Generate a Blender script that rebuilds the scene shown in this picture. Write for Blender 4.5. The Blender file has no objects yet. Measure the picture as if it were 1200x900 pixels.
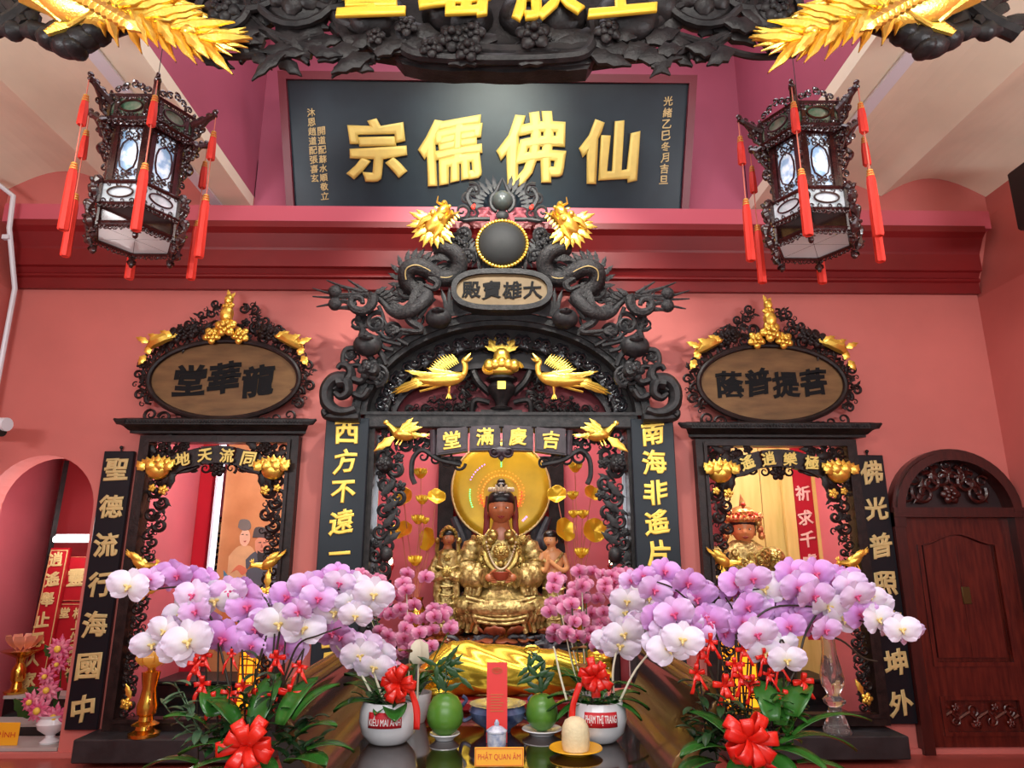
import bpy, math, random
from mathutils import Vector, Matrix, Euler, noise
from mathutils.geometry import tessellate_polygon
PI = math.pi
S = bpy.context.scene
COL = S.collection
R = math.radians

# ------------------------------------------------------------------ camera
F_PX, PITCH, YAW = 800.0, 14.0, 0.9
EYE = Vector((0, 0, 1.55))
cd = bpy.data.cameras.new('camera'); cam = bpy.data.objects.new('camera', cd); COL.objects.link(cam)
cd.sensor_width = 36; cd.lens = 36 * F_PX / 1200; cd.clip_start = .05
cam.location = EYE; cam.rotation_euler = (R(90 + PITCH), 0, R(-YAW))
S.camera = cam
CR = Euler((R(90 + PITCH), 0, R(-YAW))).to_matrix()
def P(px, py, Y):
    d = CR @ Vector(((px - 600) / F_PX, -(py - 450) / F_PX, -1))
    return EYE + d * (Y / d.y)
def PZ(px, py, z):
    d = CR @ Vector(((px - 600) / F_PX, -(py - 450) / F_PX, -1))
    return EYE + d * ((z - EYE.z) / d.z)
# ------------------------------------------------------------------ world, lights, exposure
w = bpy.data.worlds.new('world'); S.world = w; w.use_nodes = True
bg = w.node_tree.nodes['Background']; bg.inputs[0].default_value = (1, .97, .93, 1); bg.inputs[1].default_value = .52
S.view_settings.view_transform = 'Standard'; S.view_settings.look = 'None'
S.view_settings.gamma = 1; S.view_settings.use_curve_mapping = False
S.view_settings.exposure = 0.12
def area(name, loc, target, sx, sy, power, col=(1, .96, .9)):
    l = bpy.data.lights.new(name, 'AREA'); l.shape = 'RECTANGLE'; l.size = sx; l.size_y = sy; l.energy = power; l.color = col
    o = bpy.data.objects.new(name, l); COL.objects.link(o); o.location = loc
    o.rotation_euler = (Vector(target) - Vector(loc)).to_track_quat('-Z', 'Y').to_euler(); return o
def spot(name, loc, target, power, angle, col=(1, .95, .85), r=.06, blend=.6):
    l = bpy.data.lights.new(name, 'SPOT'); l.energy = power; l.spot_size = R(angle); l.spot_blend = blend; l.color = col; l.shadow_soft_size = r
    o = bpy.data.objects.new(name, l); COL.objects.link(o); o.location = loc
    o.rotation_euler = (Vector(target) - Vector(loc)).to_track_quat('-Z', 'Y').to_euler(); return o
def point(name, loc, power, col=(1, .9, .75), r=.05):
    l = bpy.data.lights.new(name, 'POINT'); l.energy = power; l.color = col; l.shadow_soft_size = r
    o = bpy.data.objects.new(name, l); COL.objects.link(o); o.location = loc; return o
area('bay_fill', (0, 3.4, 6.9), (0, 3.6, 0), 3.6, 3.0, 110, (.9, .93, 1))  # added overhead fill for the bay, under a closed ceiling
area('hall_lamp', (0, .3, 4.5), (0, 5.5, 1.6), 3.4, .5, 95)
spot('altar_spot_left', (-.6, 3.3, 5.6), (-.2, 5.9, 3.2), 320, 64, (1, .97, .88), .05)
spot('altar_spot_right', (.6, 3.3, 5.6), (.2, 5.9, 3.2), 320, 64, (1, .97, .88), .05)
spot('board_spot', (0, 1.6, 4.7), (-.1, 5.6, 5.1), 620, 30, (.93, 1, .86), .08, 1)
for sx_ in (-1, 1): area('vault_fill', (sx_ * 3.6, .8, 2.7), (sx_ * 3.6, 3.2, 5.3), 1.2, .25, 90, (.92, .97, 1))  # added unseen fills that brighten the side vaults from below
area('front_fill', (0, -.9, 2.3), (0, 2.4, 1.1), 3.2, 1.2, 55, (.97, .98, 1))  # added fill behind the camera, brightens the table and orchids
area('niche_fill', (0, 6.35, 3.3), (0, 6.9, 1.4), 1.6, .3, 45, (1, .86, .8))  # added fill without a fixture, brightens the niche interior
area('left_cabinet_fill', (-2.4, 6.4, 2.75), (-2.4, 7.2, 1.0), .9, .3, 26)  # added fill inside the left cabinet, no fixture
area('right_cabinet_fill', (2.4, 6.4, 2.75), (2.4, 7.0, 1.0), .9, .3, 26)  # matching added fill for the right cabinet

# ------------------------------------------------------------------ colours and materials
def lin(c):
    return tuple((v / 255 / 12.92) if v / 255 <= .04045 else ((v / 255 + .055) / 1.055) ** 2.4 for v in c) + (1,)
MATS = {}
def mat(name, rgb, rough=.5, metal=0, var=.0, vscale=6, bump=0, bscale=40, emit=None, estr=0, trans=0, coat=0, rgb2=None, bdist=.01, sheen=0, sub=0, stretch=None, spec=None, alpha=1):
    m = bpy.data.materials.new(name); m.use_nodes = True; nt = m.node_tree; b = nt.nodes['Principled BSDF']; MATS[name] = m
    b.inputs['Base Color'].default_value = lin(rgb); b.inputs['Roughness'].default_value = rough; b.inputs['Metallic'].default_value = metal
    if spec is not None: b.inputs['Specular IOR Level'].default_value = spec
    if coat: b.inputs['Coat Weight'].default_value = coat; b.inputs['Coat Roughness'].default_value = .08
    if trans: b.inputs['Transmission Weight'].default_value = trans
    if alpha < 1: b.inputs['Alpha'].default_value = alpha
    if sub: b.inputs['Subsurface Weight'].default_value = sub; b.inputs['Subsurface Radius'].default_value = (.02, .012, .012)
    if emit: b.inputs['Emission Color'].default_value = lin(emit); b.inputs['Emission Strength'].default_value = estr
    if var or rgb2 or bump:
        tc = nt.nodes.new('ShaderNodeTexCoord'); src = tc.outputs['Object']
        if stretch:
            mp = nt.nodes.new('ShaderNodeMapping'); mp.inputs['Scale'].default_value = stretch
            nt.links.new(src, mp.inputs[0]); src = mp.outputs[0]
    if var or rgb2:
        n = nt.nodes.new('ShaderNodeTexNoise'); n.inputs['Scale'].default_value = vscale; n.inputs['Detail'].default_value = 5
        nt.links.new(src, n.inputs['Vector'])
        r = nt.nodes.new('ShaderNodeValToRGB'); nt.links.new(n.outputs['Fac'], r.inputs[0])
        if rgb2: c0, c1 = lin(rgb), lin(rgb2)
        else:
            c0 = tuple(v * (1 - var) for v in lin(rgb)[:3]) + (1,); c1 = tuple(min(1, v * (1 + var)) for v in lin(rgb)[:3]) + (1,)
        r.color_ramp.elements[0].position = .35; r.color_ramp.elements[1].position = .65
        r.color_ramp.elements[0].color = c0; r.color_ramp.elements[1].color = c1
        nt.links.new(r.outputs[0], b.inputs['Base Color'])
    if bump:
        n2 = nt.nodes.new('ShaderNodeTexNoise'); n2.inputs['Scale'].default_value = bscale; n2.inputs['Detail'].default_value = 4
        nt.links.new(src, n2.inputs['Vector'])
        bp = nt.nodes.new('ShaderNodeBump'); bp.inputs['Strength'].default_value = bump; bp.inputs['Distance'].default_value = bdist
        nt.links.new(n2.outputs['Fac'], bp.inputs['Height']); nt.links.new(bp.outputs[0], b.inputs['Normal'])
    return m
coral = mat('coral_wall_paint', (198, 108, 100), .55, var=.07, vscale=1.3, bump=.06, bscale=25)
upper_pink = mat('rose_wall_paint', (176, 90, 112), .5, var=.05, vscale=1.5)
cornice_red = mat('dark_red_cornice_paint', (118, 20, 22), .45, var=.08, vscale=3)
tan_ceil = mat('tan_ceiling_paint', (236, 226, 200), .7, var=.05, vscale=2)
white_paint = mat('white_paint', (220, 222, 228), .4)
floor_m = mat('red_floor_tile', (150, 66, 56), .3, var=.12, vscale=4)
inner_pink = mat('inner_pink_paint', (216, 112, 122), .55, var=.06, vscale=2)
black_wood = mat('black_carved_wood', (22, 20, 21), .42, spec=.25, rgb2=(40, 36, 36), vscale=14, bump=.25, bscale=60)
brown_wood = mat('brown_black_carved_wood', (25, 16, 16), .38, spec=.25, rgb2=(44, 30, 28), vscale=14, bump=.25, bscale=60)
grey_wood = mat('weathered_carved_wood', (27, 28, 30), .45, spec=.3, rgb2=(52, 51, 52), vscale=18, bump=.3, bscale=70)
lantern_wood = mat('rosewood', (46, 20, 20), .25, rgb2=(64, 30, 28), vscale=20, coat=.4)
door_wood = mat('mahogany_door_wood', (66, 16, 12), .25, rgb2=(92, 30, 20), vscale=5, stretch=(6, 6, .8), coat=.35)
door_dark = mat('dark_mahogany', (48, 14, 12), .28, rgb2=(66, 22, 18), vscale=6, stretch=(6, 6, .8), coat=.3)
red_back = mat('deep_red_back_board', (104, 20, 34), .6)
gold = mat('gilding', (252, 210, 94), .3, .85, var=.06, vscale=30, bump=.2, bscale=90)
gold_flat = mat('gold_leaf_lettering', (230, 206, 110), .45, .1, var=.05, vscale=12)
gold_pale = mat('bright_gold_lettering', (240, 208, 92), .4, .4)
gold_dull = mat('aged_gold_lettering', (200, 176, 118), .45, .1, var=.1, vscale=12)
gold_antique = mat('antique_silver_gold', (214, 190, 122), .3, .6, rgb2=(132, 106, 58), vscale=22, bump=1, bscale=38, bdist=.012)
brass = mat('polished_brass', (212, 160, 66), .18, .95)
board_blue = mat('blue_black_lacquer', (13, 28, 40), .38, spec=.35, rgb2=(22, 39, 50), vscale=3, bump=.05, bscale=9)
board_black = mat('black_lacquer', (20, 21, 27), .35, var=.12, vscale=4, spec=.25)
board_slate = mat('slate_lacquer', (30, 37, 44), .34, var=.12, vscale=4, spec=.3)
frame_red = mat('dark_red_frame', (112, 30, 44), .4)
oval_brown = mat('brown_stained_oval_board', (96, 68, 38), .5, spec=.3, rgb2=(120, 88, 52), vscale=4, stretch=(1, 4, 4))
oval_grey = mat('greyed_oval_board', (112, 92, 60), .55, rgb2=(134, 112, 76), vscale=5)
ink = mat('black_ink', (16, 16, 18), .6, spec=.15)
tassel_red = mat('red_silk_tassel', (226, 50, 34), .6, bump=.6, bscale=300, bdist=.003)
tassel_gold = mat('gold_thread', (214, 160, 76), .45, .3)
cord_pink = mat('pale_red_cord', (216, 120, 100), .7)

# ------------------------------------------------------------------ mesh building
class MB:
    def __init__(s): s.v = []; s.f = []
    def add(s, vs, fs, M=None):
        o = len(s.v)
        s.v += [(M @ Vector(v)) if M else Vector(v) for v in vs]
        s.f += [tuple(i + o for i in f) for f in fs]; return s
    def merge(s, b, M=None): return s.add(b.v, b.f, M)
    def box(s, lo, hi, M=None, bev=0):
        x0, y0, z0 = lo; x1, y1, z1 = hi
        if bev:
            b = bev; vs = []
            for (ex, ey, ez) in ((b, b, 0), (b, 0, b), (0, b, b)):
                for x in (x0 + ex, x1 - ex):
                    for y in (y0 + ey, y1 - ey):
                        for z in (z0 + ez, z1 - ez): vs.append((x, y, z))
            import bmesh
            bm = bmesh.new()
            for v in vs: bm.verts.new(v)
            bmesh.ops.convex_hull(bm, input=bm.verts[:]); bm.verts.index_update()
            s.add([v.co.copy() for v in bm.verts], [[v.index for v in f.verts] for f in bm.faces], M); bm.free(); return s
        vs = [(x, y, z) for x in (x0, x1) for y in (y0, y1) for z in (z0, z1)]
        return s.add(vs, [(0, 1, 3, 2), (4, 6, 7, 5), (0, 4, 5, 1), (2, 3, 7, 6), (0, 2, 6, 4), (1, 5, 7, 3)], M)
    def tube(s, pts, rad, n=6, flat=1.0, cap=True, M=None, up=None):
        pts = [Vector(p) for p in pts]; k = len(pts)
        if not hasattr(rad, '__len__'): rad = [rad] * k
        vs = []; prev = None
        for i, p in enumerate(pts):
            t = (pts[min(i + 1, k - 1)] - pts[max(i - 1, 0)])
            t = t.normalized() if t.length > 1e-9 else Vector((0, 0, 1))
            if up is not None:
                a = Vector(up); a = a - t * a.dot(t)
                if a.length < 1e-4: a = t.orthogonal()
            elif prev is None: a = Vector((0, 1, 0)); a = a - t * a.dot(t); a = a if a.length > .05 else t.orthogonal()
            else:
                a = prev - t * prev.dot(t); a = a if a.length > 1e-5 else t.orthogonal()
            a.normalize(); prev = a; b = t.cross(a)
            for j in range(n):
                an = 2 * PI * j / n
                vs.append(p + a * math.cos(an) * rad[i] * flat + b * math.sin(an) * rad[i])
        fs = [(i * n + j, i * n + (j + 1) % n, (i + 1) * n + (j + 1) % n, (i + 1) * n + j) for i in range(k - 1) for j in range(n)]
        if cap: fs += [tuple(range(n - 1, -1, -1)), tuple(range((k - 1) * n, k * n))]
        return s.add(vs, fs, M)
    def lathe(s, prof, n=24, c=(0, 0, 0), M=None, sx=1, sy=1, mod=None):
        vs = []; c = Vector(c); k = len(prof)
        for i, (r, z) in enumerate(prof):
            for j in range(n):
                a = 2 * PI * j / n; q = r * (mod(a, i / (k - 1)) if mod else 1)
                vs.append(c + Vector((q * sx * math.cos(a), q * sy * math.sin(a), z)))
        fs = [(i * n + j, i * n + (j + 1) % n, (i + 1) * n + (j + 1) % n, (i + 1) * n + j) for i in range(k - 1) for j in range(n)]
        fs += [tuple(range(n - 1, -1, -1)), tuple(range((k - 1) * n, k * n))]
        return s.add(vs, fs, M)
    def ell(s, c, r, n=12, k=8, M=None):
        prof = [(max(1e-4, math.sin(PI * i / k)), -math.cos(PI * i / k)) for i in range(k + 1)]
        if not hasattr(r, '__len__'): r = (r, r, r)
        T = Matrix.Translation(Vector(c)) @ (M if M else Matrix()) @ Matrix.Diagonal((r[0], r[1], r[2], 1))
        return s.lathe(prof, n, M=T)
    def prism(s, outer, holes=(), y0=0, y1=.1, M=None, bev=0):
        """outline in XZ (list of (x,z)), with holes, thickness along Y; y0 is the front"""
        loops = [[Vector((x, z, 0)) for x, z in outer]] + [[Vector((x, z, 0)) for x, z in h] for h in holes]
        tris = tessellate_polygon(loops); flat = [p for l in loops for p in l]; n = len(flat)
        vs = [Vector((p.x, y0, p.y)) for p in flat] + [Vector((p.x, y1, p.y)) for p in flat]
        fs = [tuple(t) for t in tris] + [tuple(i + n for i in reversed(t)) for t in tris]
        o = 0
        for l in loops:
            m = len(l)
            fs += [(o + i, o + (i + 1) % m, o + (i + 1) % m + n, o + i + n) for i in range(m)]; o += m
        return s.add(vs, fs, M)
    def sheet(s, rows, M=None, close=False):
        a, b = len(rows), len(rows[0]); vs = [p for r in rows for p in r]
        fs = [(i * b + j, i * b + (j + 1) % b, (i + 1) * b + (j + 1) % b, (i + 1) * b + j) for i in range(a - 1) for j in range(b if close else b - 1)]
        return s.add(vs, fs, M)
    def build(s, name, m, parent=None, smooth=True, solid=0, sub=0, angle=40):
        me = bpy.data.meshes.new(name)
        off = Vector((0, 0, 0)); p = parent
        while p is not None: off += p.location; p = p.parent
        me.from_pydata([tuple(v - off) for v in s.v], [], s.f); me.validate(); 
        import bmesh
        bm = bmesh.new(); bm.from_mesh(me); bmesh.ops.recalc_face_normals(bm, faces=bm.faces[:])
        if smooth:
            lim = R(angle)
            for f in bm.faces: f.smooth = True
            for e in bm.edges:
                if len(e.link_faces) == 2 and e.calc_face_angle(0) > lim: e.smooth = False
        bm.to_mesh(me); bm.free()
        me.materials.append(m); o = bpy.data.objects.new(name, me); COL.objects.link(o)
        if parent: o.parent = parent
        if solid: md = o.modifiers.new('solid', 'SOLIDIFY'); md.thickness = solid; md.offset = 0
        if sub: md = o.modifiers.new('sub', 'SUBSURF'); md.levels = sub; md.render_levels = sub
        return o
def build_sides(mb, name, m, parent, cx=0):
    for sd in (-1, 1):
        b = MB(); ix = {}
        for f in mb.f:
            if (sum(mb.v[i].x for i in f) / len(f) >= cx) == (sd > 0):
                for i in f:
                    if i not in ix: ix[i] = len(b.v); b.v.append(mb.v[i])
                b.f.append(tuple(ix[i] for i in f))
        b.build(name, m, parent)
def tag(o, label, cat, group=None, kind=None):
    o['label'] = label; o['category'] = cat
    if group: o['group'] = group
    if kind: o['kind'] = kind
    return o
def thing(name, label, cat, loc, group=None):
    o = bpy.data.objects.new(name, None); COL.objects.link(o); o.location = loc; o.empty_display_size = .05
    return tag(o, label, cat, group)
def struct(mb, name, m, label=None, smooth=False):
    o = mb.build(name, m, None, smooth); o['kind'] = 'structure'
    return o
def copy_tree(o, parent=None):
    c = o.copy(); COL.objects.link(c)
    if parent: c.parent = parent
    for ch in list(o.children): copy_tree(ch, c)
    return c
def arc(cx, cz, rx, rz, a0, a1, n=24):
    return [(cx + rx * math.cos(R(a0 + (a1 - a0) * i / n)), cz + rz * math.sin(R(a0 + (a1 - a0) * i / n))) for i in range(n + 1)]
def rect(x0, z0, x1, z1): return [(x0, z0), (x1, z0), (x1, z1), (x0, z1)]
def smooth_path(pts, n=6):
    pts = [Vector(p) for p in pts]; out = []
    for i in range(len(pts) - 1):
        p0 = pts[max(i - 1, 0)]; p1 = pts[i]; p2 = pts[i + 1]; p3 = pts[min(i + 2, len(pts) - 1)]
        for k in range(n):
            t = k / n
            out.append(.5 * ((2 * p1) + (p2 - p0) * t + (2 * p0 - 5 * p1 + 4 * p2 - p3) * t * t + (3 * p1 - p0 - 3 * p2 + p3) * t ** 3))
    return out + [pts[-1]]
# ------------------------------------------------------------------ lettering
_gl = {}
def glyph(ch, bev=.03, latin=False):
    k = (ch, bev)
    if k in _gl: return _gl[k]
    c = bpy.data.curves.new('lettering', 'FONT'); c.body = ch; c.size = 1; c.resolution_u = 2
    c.extrude = .02; c.bevel_depth = bev; c.bevel_resolution = 1
    o = bpy.data.objects.new('lettering', c); COL.objects.link(o)
    bpy.context.view_layer.update()
    me = o.evaluated_get(bpy.context.evaluated_depsgraph_get()).to_mesh()
    vs = [v.co.copy() for v in me.vertices]; fs = [tuple(p.vertices) for p in me.polygons]
    o.evaluated_get(bpy.context.evaluated_depsgraph_get()).to_mesh_clear()
    bpy.data.objects.remove(o); bpy.data.curves.remove(c)
    if vs:
        x0 = min(v.x for v in vs); x1 = max(v.x for v in vs); y0 = min(v.y for v in vs); y1 = max(v.y for v in vs)
        cx, cy = (x0 + x1) / 2, (y0 + y1) / 2
        vs = [Vector((v.x - cx, -v.z, v.y - cy)) for v in vs]
        _gl[k] = (vs, fs, x1 - x0, y1 - y0)
    else: _gl[k] = ([], [], 1, 1)
    return _gl[k]
def put_char(mb, ch, c, size, M=None, bev=.035, thick=1.0, brush=True, wd=1.0, roll=0):
    """a character whose larger side measures `size`, centred at c, facing -Y"""
    vs, fs, gw, gh = glyph(ch, bev)
    sc = size / max(gw, gh, .55)
    out = []
    for v in vs:
        x, y, z = v
        if brush: z = z + .09 * x + .03 * math.sin(x * 5 + ord(ch) % 7); x = x + .02 * math.sin(z * 7 + ord(ch) % 5)
        out.append((x * sc * wd, y * sc * thick, z * sc))
    T = Matrix.Translation(Vector(c)) @ (M if M else Matrix()) @ Matrix.Rotation(roll, 4, 'Y')
    mb.add(out, fs, T)
# ------------------------------------------------------------------ carving vocabulary (XZ plane, facing -Y)
def spiral(mb, cx, cz, r, y, a0=0, turns=1.4, hand=1, th=.2, depth=1.2, taper=.35, n=6, tail=None):
    pts = []; rad = []; k = int(12 * turns) + 3
    for i in range(k + 1):
        t = i / k; a = a0 + hand * 2 * PI * turns * t; q = r * (1 - .86 * t)
        pts.append((cx + q * math.cos(a), y - .25 * r * t, cz + q * math.sin(a))); rad.append(r * th * (1 - (1 - taper) * t))
    if tail: pts.insert(0, (tail[0], y, tail[1])); rad.insert(0, rad[0] * .9)
    mb.tube(pts, rad, n, flat=depth)
def leaf(mb, x, z, y, L, W, ang, bulge=.25, curl=.0):
    """leaf blade pointing at ang, with a midrib; carved solid"""
    ca, sa = math.cos(ang), math.sin(ang); vs = []; k = 7
    for i in range(k):
        t = i / (k - 1); wd = W * math.sin(PI * min(1, t * .92 + .06)) ** .8 * (1.12 - .55 * t) * (1 + .18 * math.cos(i * PI))
        off = curl * L * t * t
        for j in (-1, 0, 1):
            u = t * L; v = j * wd * .5 + off
            h = -bulge * W * (.9 if j == 0 else .35) * math.sin(PI * (t * .9 + .05))
            vs.append((x + u * ca - v * sa, y + h, z + u * sa + v * ca))
    n = len(vs); bk = [(a, y + .12 * W, c) for a, b, c in vs]
    fs = [(i * 3 + j, i * 3 + j + 1, i * 3 + j + 4, i * 3 + j + 3) for i in range(k - 1) for j in (0, 1)]
    fs += [(n + i * 3, n + i * 3 + 3, n + i * 3 + 5, n + i * 3 + 2) for i in range(k - 1)]
    fs += [(i * 3, i * 3 + 3, n + i * 3 + 3, n + i * 3) for i in range(k - 1)] + [(i * 3 + 2, n + i * 3 + 2, n + i * 3 + 5, i * 3 + 5) for i in range(k - 1)]
    mb.add(vs + bk, fs)
def rosette(mb, x, z, y, r, petals=6, a0=0, layers=2):
    for l in range(layers):
        q = r * (1 - .4 * l); yy = y - .28 * r * l
        for i in range(petals):
            a = a0 + 2 * PI * (i + .5 * l) / petals
            c = (x + q * .56 * math.cos(a), yy, z + q * .56 * math.sin(a))
            mb.ell(c, (q * .46, q * .26, q * .4), 8, 5, M=Matrix.Rotation(-a, 4, 'Y'))
    mb.ell((x, y - .3 * r * layers, z), (r * .26, r * .22, r * .26), 8, 5)
def cloud(mb, x, z, y, r, rng):
    for i in range(3):
        a = rng.random() * 2 * PI + i * 2.1
        spiral(mb, x + .6 * r * math.cos(a), z + .45 * r * math.sin(a), r * .62, y - .1 * r * i, a, 1.3, rng.choice((-1, 1)), .26)
def vine(mb, pts, wd, y, rng, step=.62, flowers=.25, leaves=1, th=.19, stem=True):
    """openwork scroll along a polyline of (x,z): stem, spirals left and right, leaves, flowers"""
    P2 = [Vector((a, b)) for a, b in pts]; L = [0]
    for i in range(1, len(P2)): L.append(L[-1] + (P2[i] - P2[i - 1]).length)
    n = max(2, int(L[-1] / (wd * step)))
    def at(s):
        for i in range(1, len(P2)):
            if s <= L[i] or i == len(P2) - 1:
                d = P2[i] - P2[i - 1]; q = (s - L[i - 1]) / max(d.length, 1e-6); return P2[i - 1] + d * q, d.normalized()
    if stem:
        sp = []
        for i in range(n * 3 + 1):
            p, t = at(L[-1] * i / (n * 3)); nn = Vector((-t.y, t.x)); o = nn * wd * .16 * math.sin(i * PI / 1.5); sp.append((p.x + o.x, y, p.y + o.y))
        mb.tube(sp, wd * .075, 6, flat=1.3)
    for i in range(n):
        p, t = at(L[-1] * (i + .5) / n); nn = Vector((-t.y, t.x)); sd = 1 if i % 2 else -1
        c = p + nn * sd * wd * .2; r = wd * (.25 + .05 * rng.random()); a = math.atan2(t.y, t.x)
        spiral(mb, c.x, c.y, r, y, a + (-PI / 2) * sd + rng.uniform(-.4, .4), 1.25 + .3 * rng.random(), sd, th)
        c2 = p - nn * sd * wd * .3 + t * wd * .22 * rng.uniform(-1, 1)
        if rng.random() < flowers: rosette(mb, c2.x, c2.y, y - wd * .06, wd * .2, 5, rng.random() * 6)
        else:
            spiral(mb, c2.x, c2.y, wd * .16, y, rng.random() * 6, 1.1, -sd, .24)
        for q in range(leaves):
            c3 = p + nn * rng.uniform(-.3, .3) * wd + t * rng.uniform(-.3, .3) * wd
            leaf(mb, c3.x, c3.y, y - wd * .05, wd * rng.uniform(.3, .5), wd * .17, rng.random() * 2 * PI)
# ================================================================== the setting
WY = 6.0                       # front face of the altar wall
fl = MB().box((-5, -1, -.1), (5, 9.2, 0)); struct(fl, 'floor', floor_m)
arch_hole = [(-4.44, .03), (-3.5, .03)] + arc(-3.97, 1.92, .47, .47, 0, 180, 20)
cab_l = rect(-3.14, .24, -1.8, 2.52); cab_r = rect(1.76, .24, 3.08, 2.5)
mid_hole = [(-1.12, .45), (1.12, .45)] + arc(0, 2.68, 1.12, .8, 0, 180, 20)
door_hole = [(3.42, 0.0), (4.46, 0.0)] + arc(3.94, 1.9, .52, .5, 0, 180, 20)
wb = MB().prism([(-4.5, 0), (4.5, 0), (4.5, 4.0), (-4.5, 4.0)], [arch_hole, cab_l, cab_r, mid_hole, [(x, max(z, .004)) for x, z in door_hole]], WY, WY + .22)
struct(wb, 'wall_back', coral)
up = MB().box((-4.75, WY, 4.0), (4.75, WY + .22, 4.78)); up.box((-4.75, WY, 4.78), (-2.4, WY + .22, 5.3)); up.box((2.4, WY, 4.78), (4.75, WY + .22, 5.3))
struct(up, 'wall_upper', coral)
ub = MB().box((-2.45, WY + .02, 4.72), (2.45, WY + .22, 7.1)); struct(ub, 'wall_bay_back', upper_pink)
for sd, nm in ((-1, 'left'), (1, 'right')):
    m = MB()
    m.box((2.4, -1, 4.9), (2.62, WY + .02, 7.1)) if sd > 0 else m.box((-2.62, -1, 4.9), (-2.4, WY + .02, 7.1))
    struct(m, 'wall_bay_' + nm, upper_pink)
    m = MB(); a, b = sorted((sd * 2.4, sd * 2.66)); m.box((a, -1, 4.78), (b, WY, 4.9)); struct(m, 'trim_beam_' + nm, tan_ceil)
    a, b = sorted((sd * 2.66, sd * 2.76)); m = MB().box((a, -1, 4.76), (b, WY, 4.86)); struct(m, 'trim_rail_' + nm, white_paint)
    # jack-arch vaults running towards the altar wall
    xs = [2.72, 3.72, 4.76]; prof = []
    for k in range(2):
        x0, x1 = xs[k], xs[k + 1]
        for i in range(13):
            t = i / 12; prof.append((sd * (x0 + (x1 - x0) * t), 4.9 + (.06 if k else 0) + .2 * math.sin(PI * t) + (.06 * t if k == 0 else 0)))
    poly = prof + [(sd * 4.76, 5.4), (sd * 2.62, 5.4)]
    m = MB().prism(poly, (), -1, WY); struct(m, 'ceiling_' + nm, tan_ceil)
    m = MB().prism([(sd * 4.5, 0), (sd * 5.0, 0), (sd * 5.0, 5.4), (sd * 4.77, 5.4), (sd * 4.75, 4.75), (sd * 4.5, 3.9)], (), -1, WY + .2)
    struct(m, 'wall_' + nm, coral)
m = MB().box((-2.7, -1, 7.1), (2.7, WY + .3, 7.2)); struct(m, 'ceiling', upper_pink)
# cornice (profile swept along the wall)
pr = [(0, 3.93), (-.05, 3.93), (-.05, 4.03), (-.075, 4.045), (-.075, 4.06), (-.06, 4.08), (-.09, 4.12), (-.12, 4.13), (-.12, 4.29), (-.13, 4.31), (-.2, 4.42), (-.25, 4.46), (-.25, 4.52), (0, 4.52)]
m = MB(); m.sheet([[Vector((x, WY + a, b)) for a, b in pr] for x in (-4.5, 4.5)]); n = len(pr)
m.f += [tuple(range(n)), tuple(range(2 * n - 1, n - 1, -1))]
o = struct(m, 'trim_cornice', cornice_red)
m = MB().box((-4.6, WY - .2, 4.52), (4.6, WY, 4.7)); struct(m, 'trim_ledge', mat('ledge_paint', (198, 90, 104), .5))
# rear hall behind the altar wall
m = MB().box((-5, 8.0, 0), (5, 8.2, 3.7)); struct(m, 'wall_rear', inner_pink)
m = MB().box((-4.95, WY + .2, 3.6), (4.95, 8.2, 3.7)); struct(m, 'ceiling_rear', inner_pink)
for sd, nm in ((-1, 'left'), (1, 'right')):
    a, b = sorted((sd * 1.5, sd * 1.56)); m = MB().box((a, WY + .22, 0), (b, 7.4, 3.6)); struct(m, 'wall_niche_' + nm, inner_pink)
    a, b = sorted((sd * 3.3, sd * 3.36)); m = MB().box((a, WY + .22, 0), (b, 8.0, 3.6)); struct(m, 'wall_partition_' + nm, inner_pink)
m = MB().box((-4.95, WY + .22, 0), (-4.85, 8.0, 3.6)); struct(m, 'wall_alcove_left', inner_pink)
# niche back wall with a dark framed doorway
m = MB().prism(rect(-1.5, 0, 1.5, 3.6), [rect(-.66, .3, .66, 2.42)], 7.3, 7.4); struct(m, 'wall_niche_back', inner_pink)
m = MB().prism(rect(-.66, .3, .66, 2.56), [rect(-.5, .31, .5, 2.3)], 7.22, 7.3); struct(m, 'trim_niche_doorway', black_wood)
# red floor-level plinth edge under wall
m = MB().box((-4.5, WY - .05, 0), (4.5, WY, .035)); struct(m, 'baseboard_back', coral)
m = MB(); m.tube([(-4.7, 5.7, 4.9), (-4.46, 5.7, 4.72), (-4.44, 5.7, 4.4), (-4.44, 5.9, 3.9), (-4.44, 5.9, 0)], .022, 8); m.box((-4.495, 5.7, 4.3), (-4.43, 5.74, 4.34)); m.box((-4.495, 5.88, 2.1), (-4.43, 5.93, 2.16)); 
o = m.build('wire_conduit', white_paint); tag(o, 'white wiring conduit running down the left corner of the wall', 'conduit')

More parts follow.
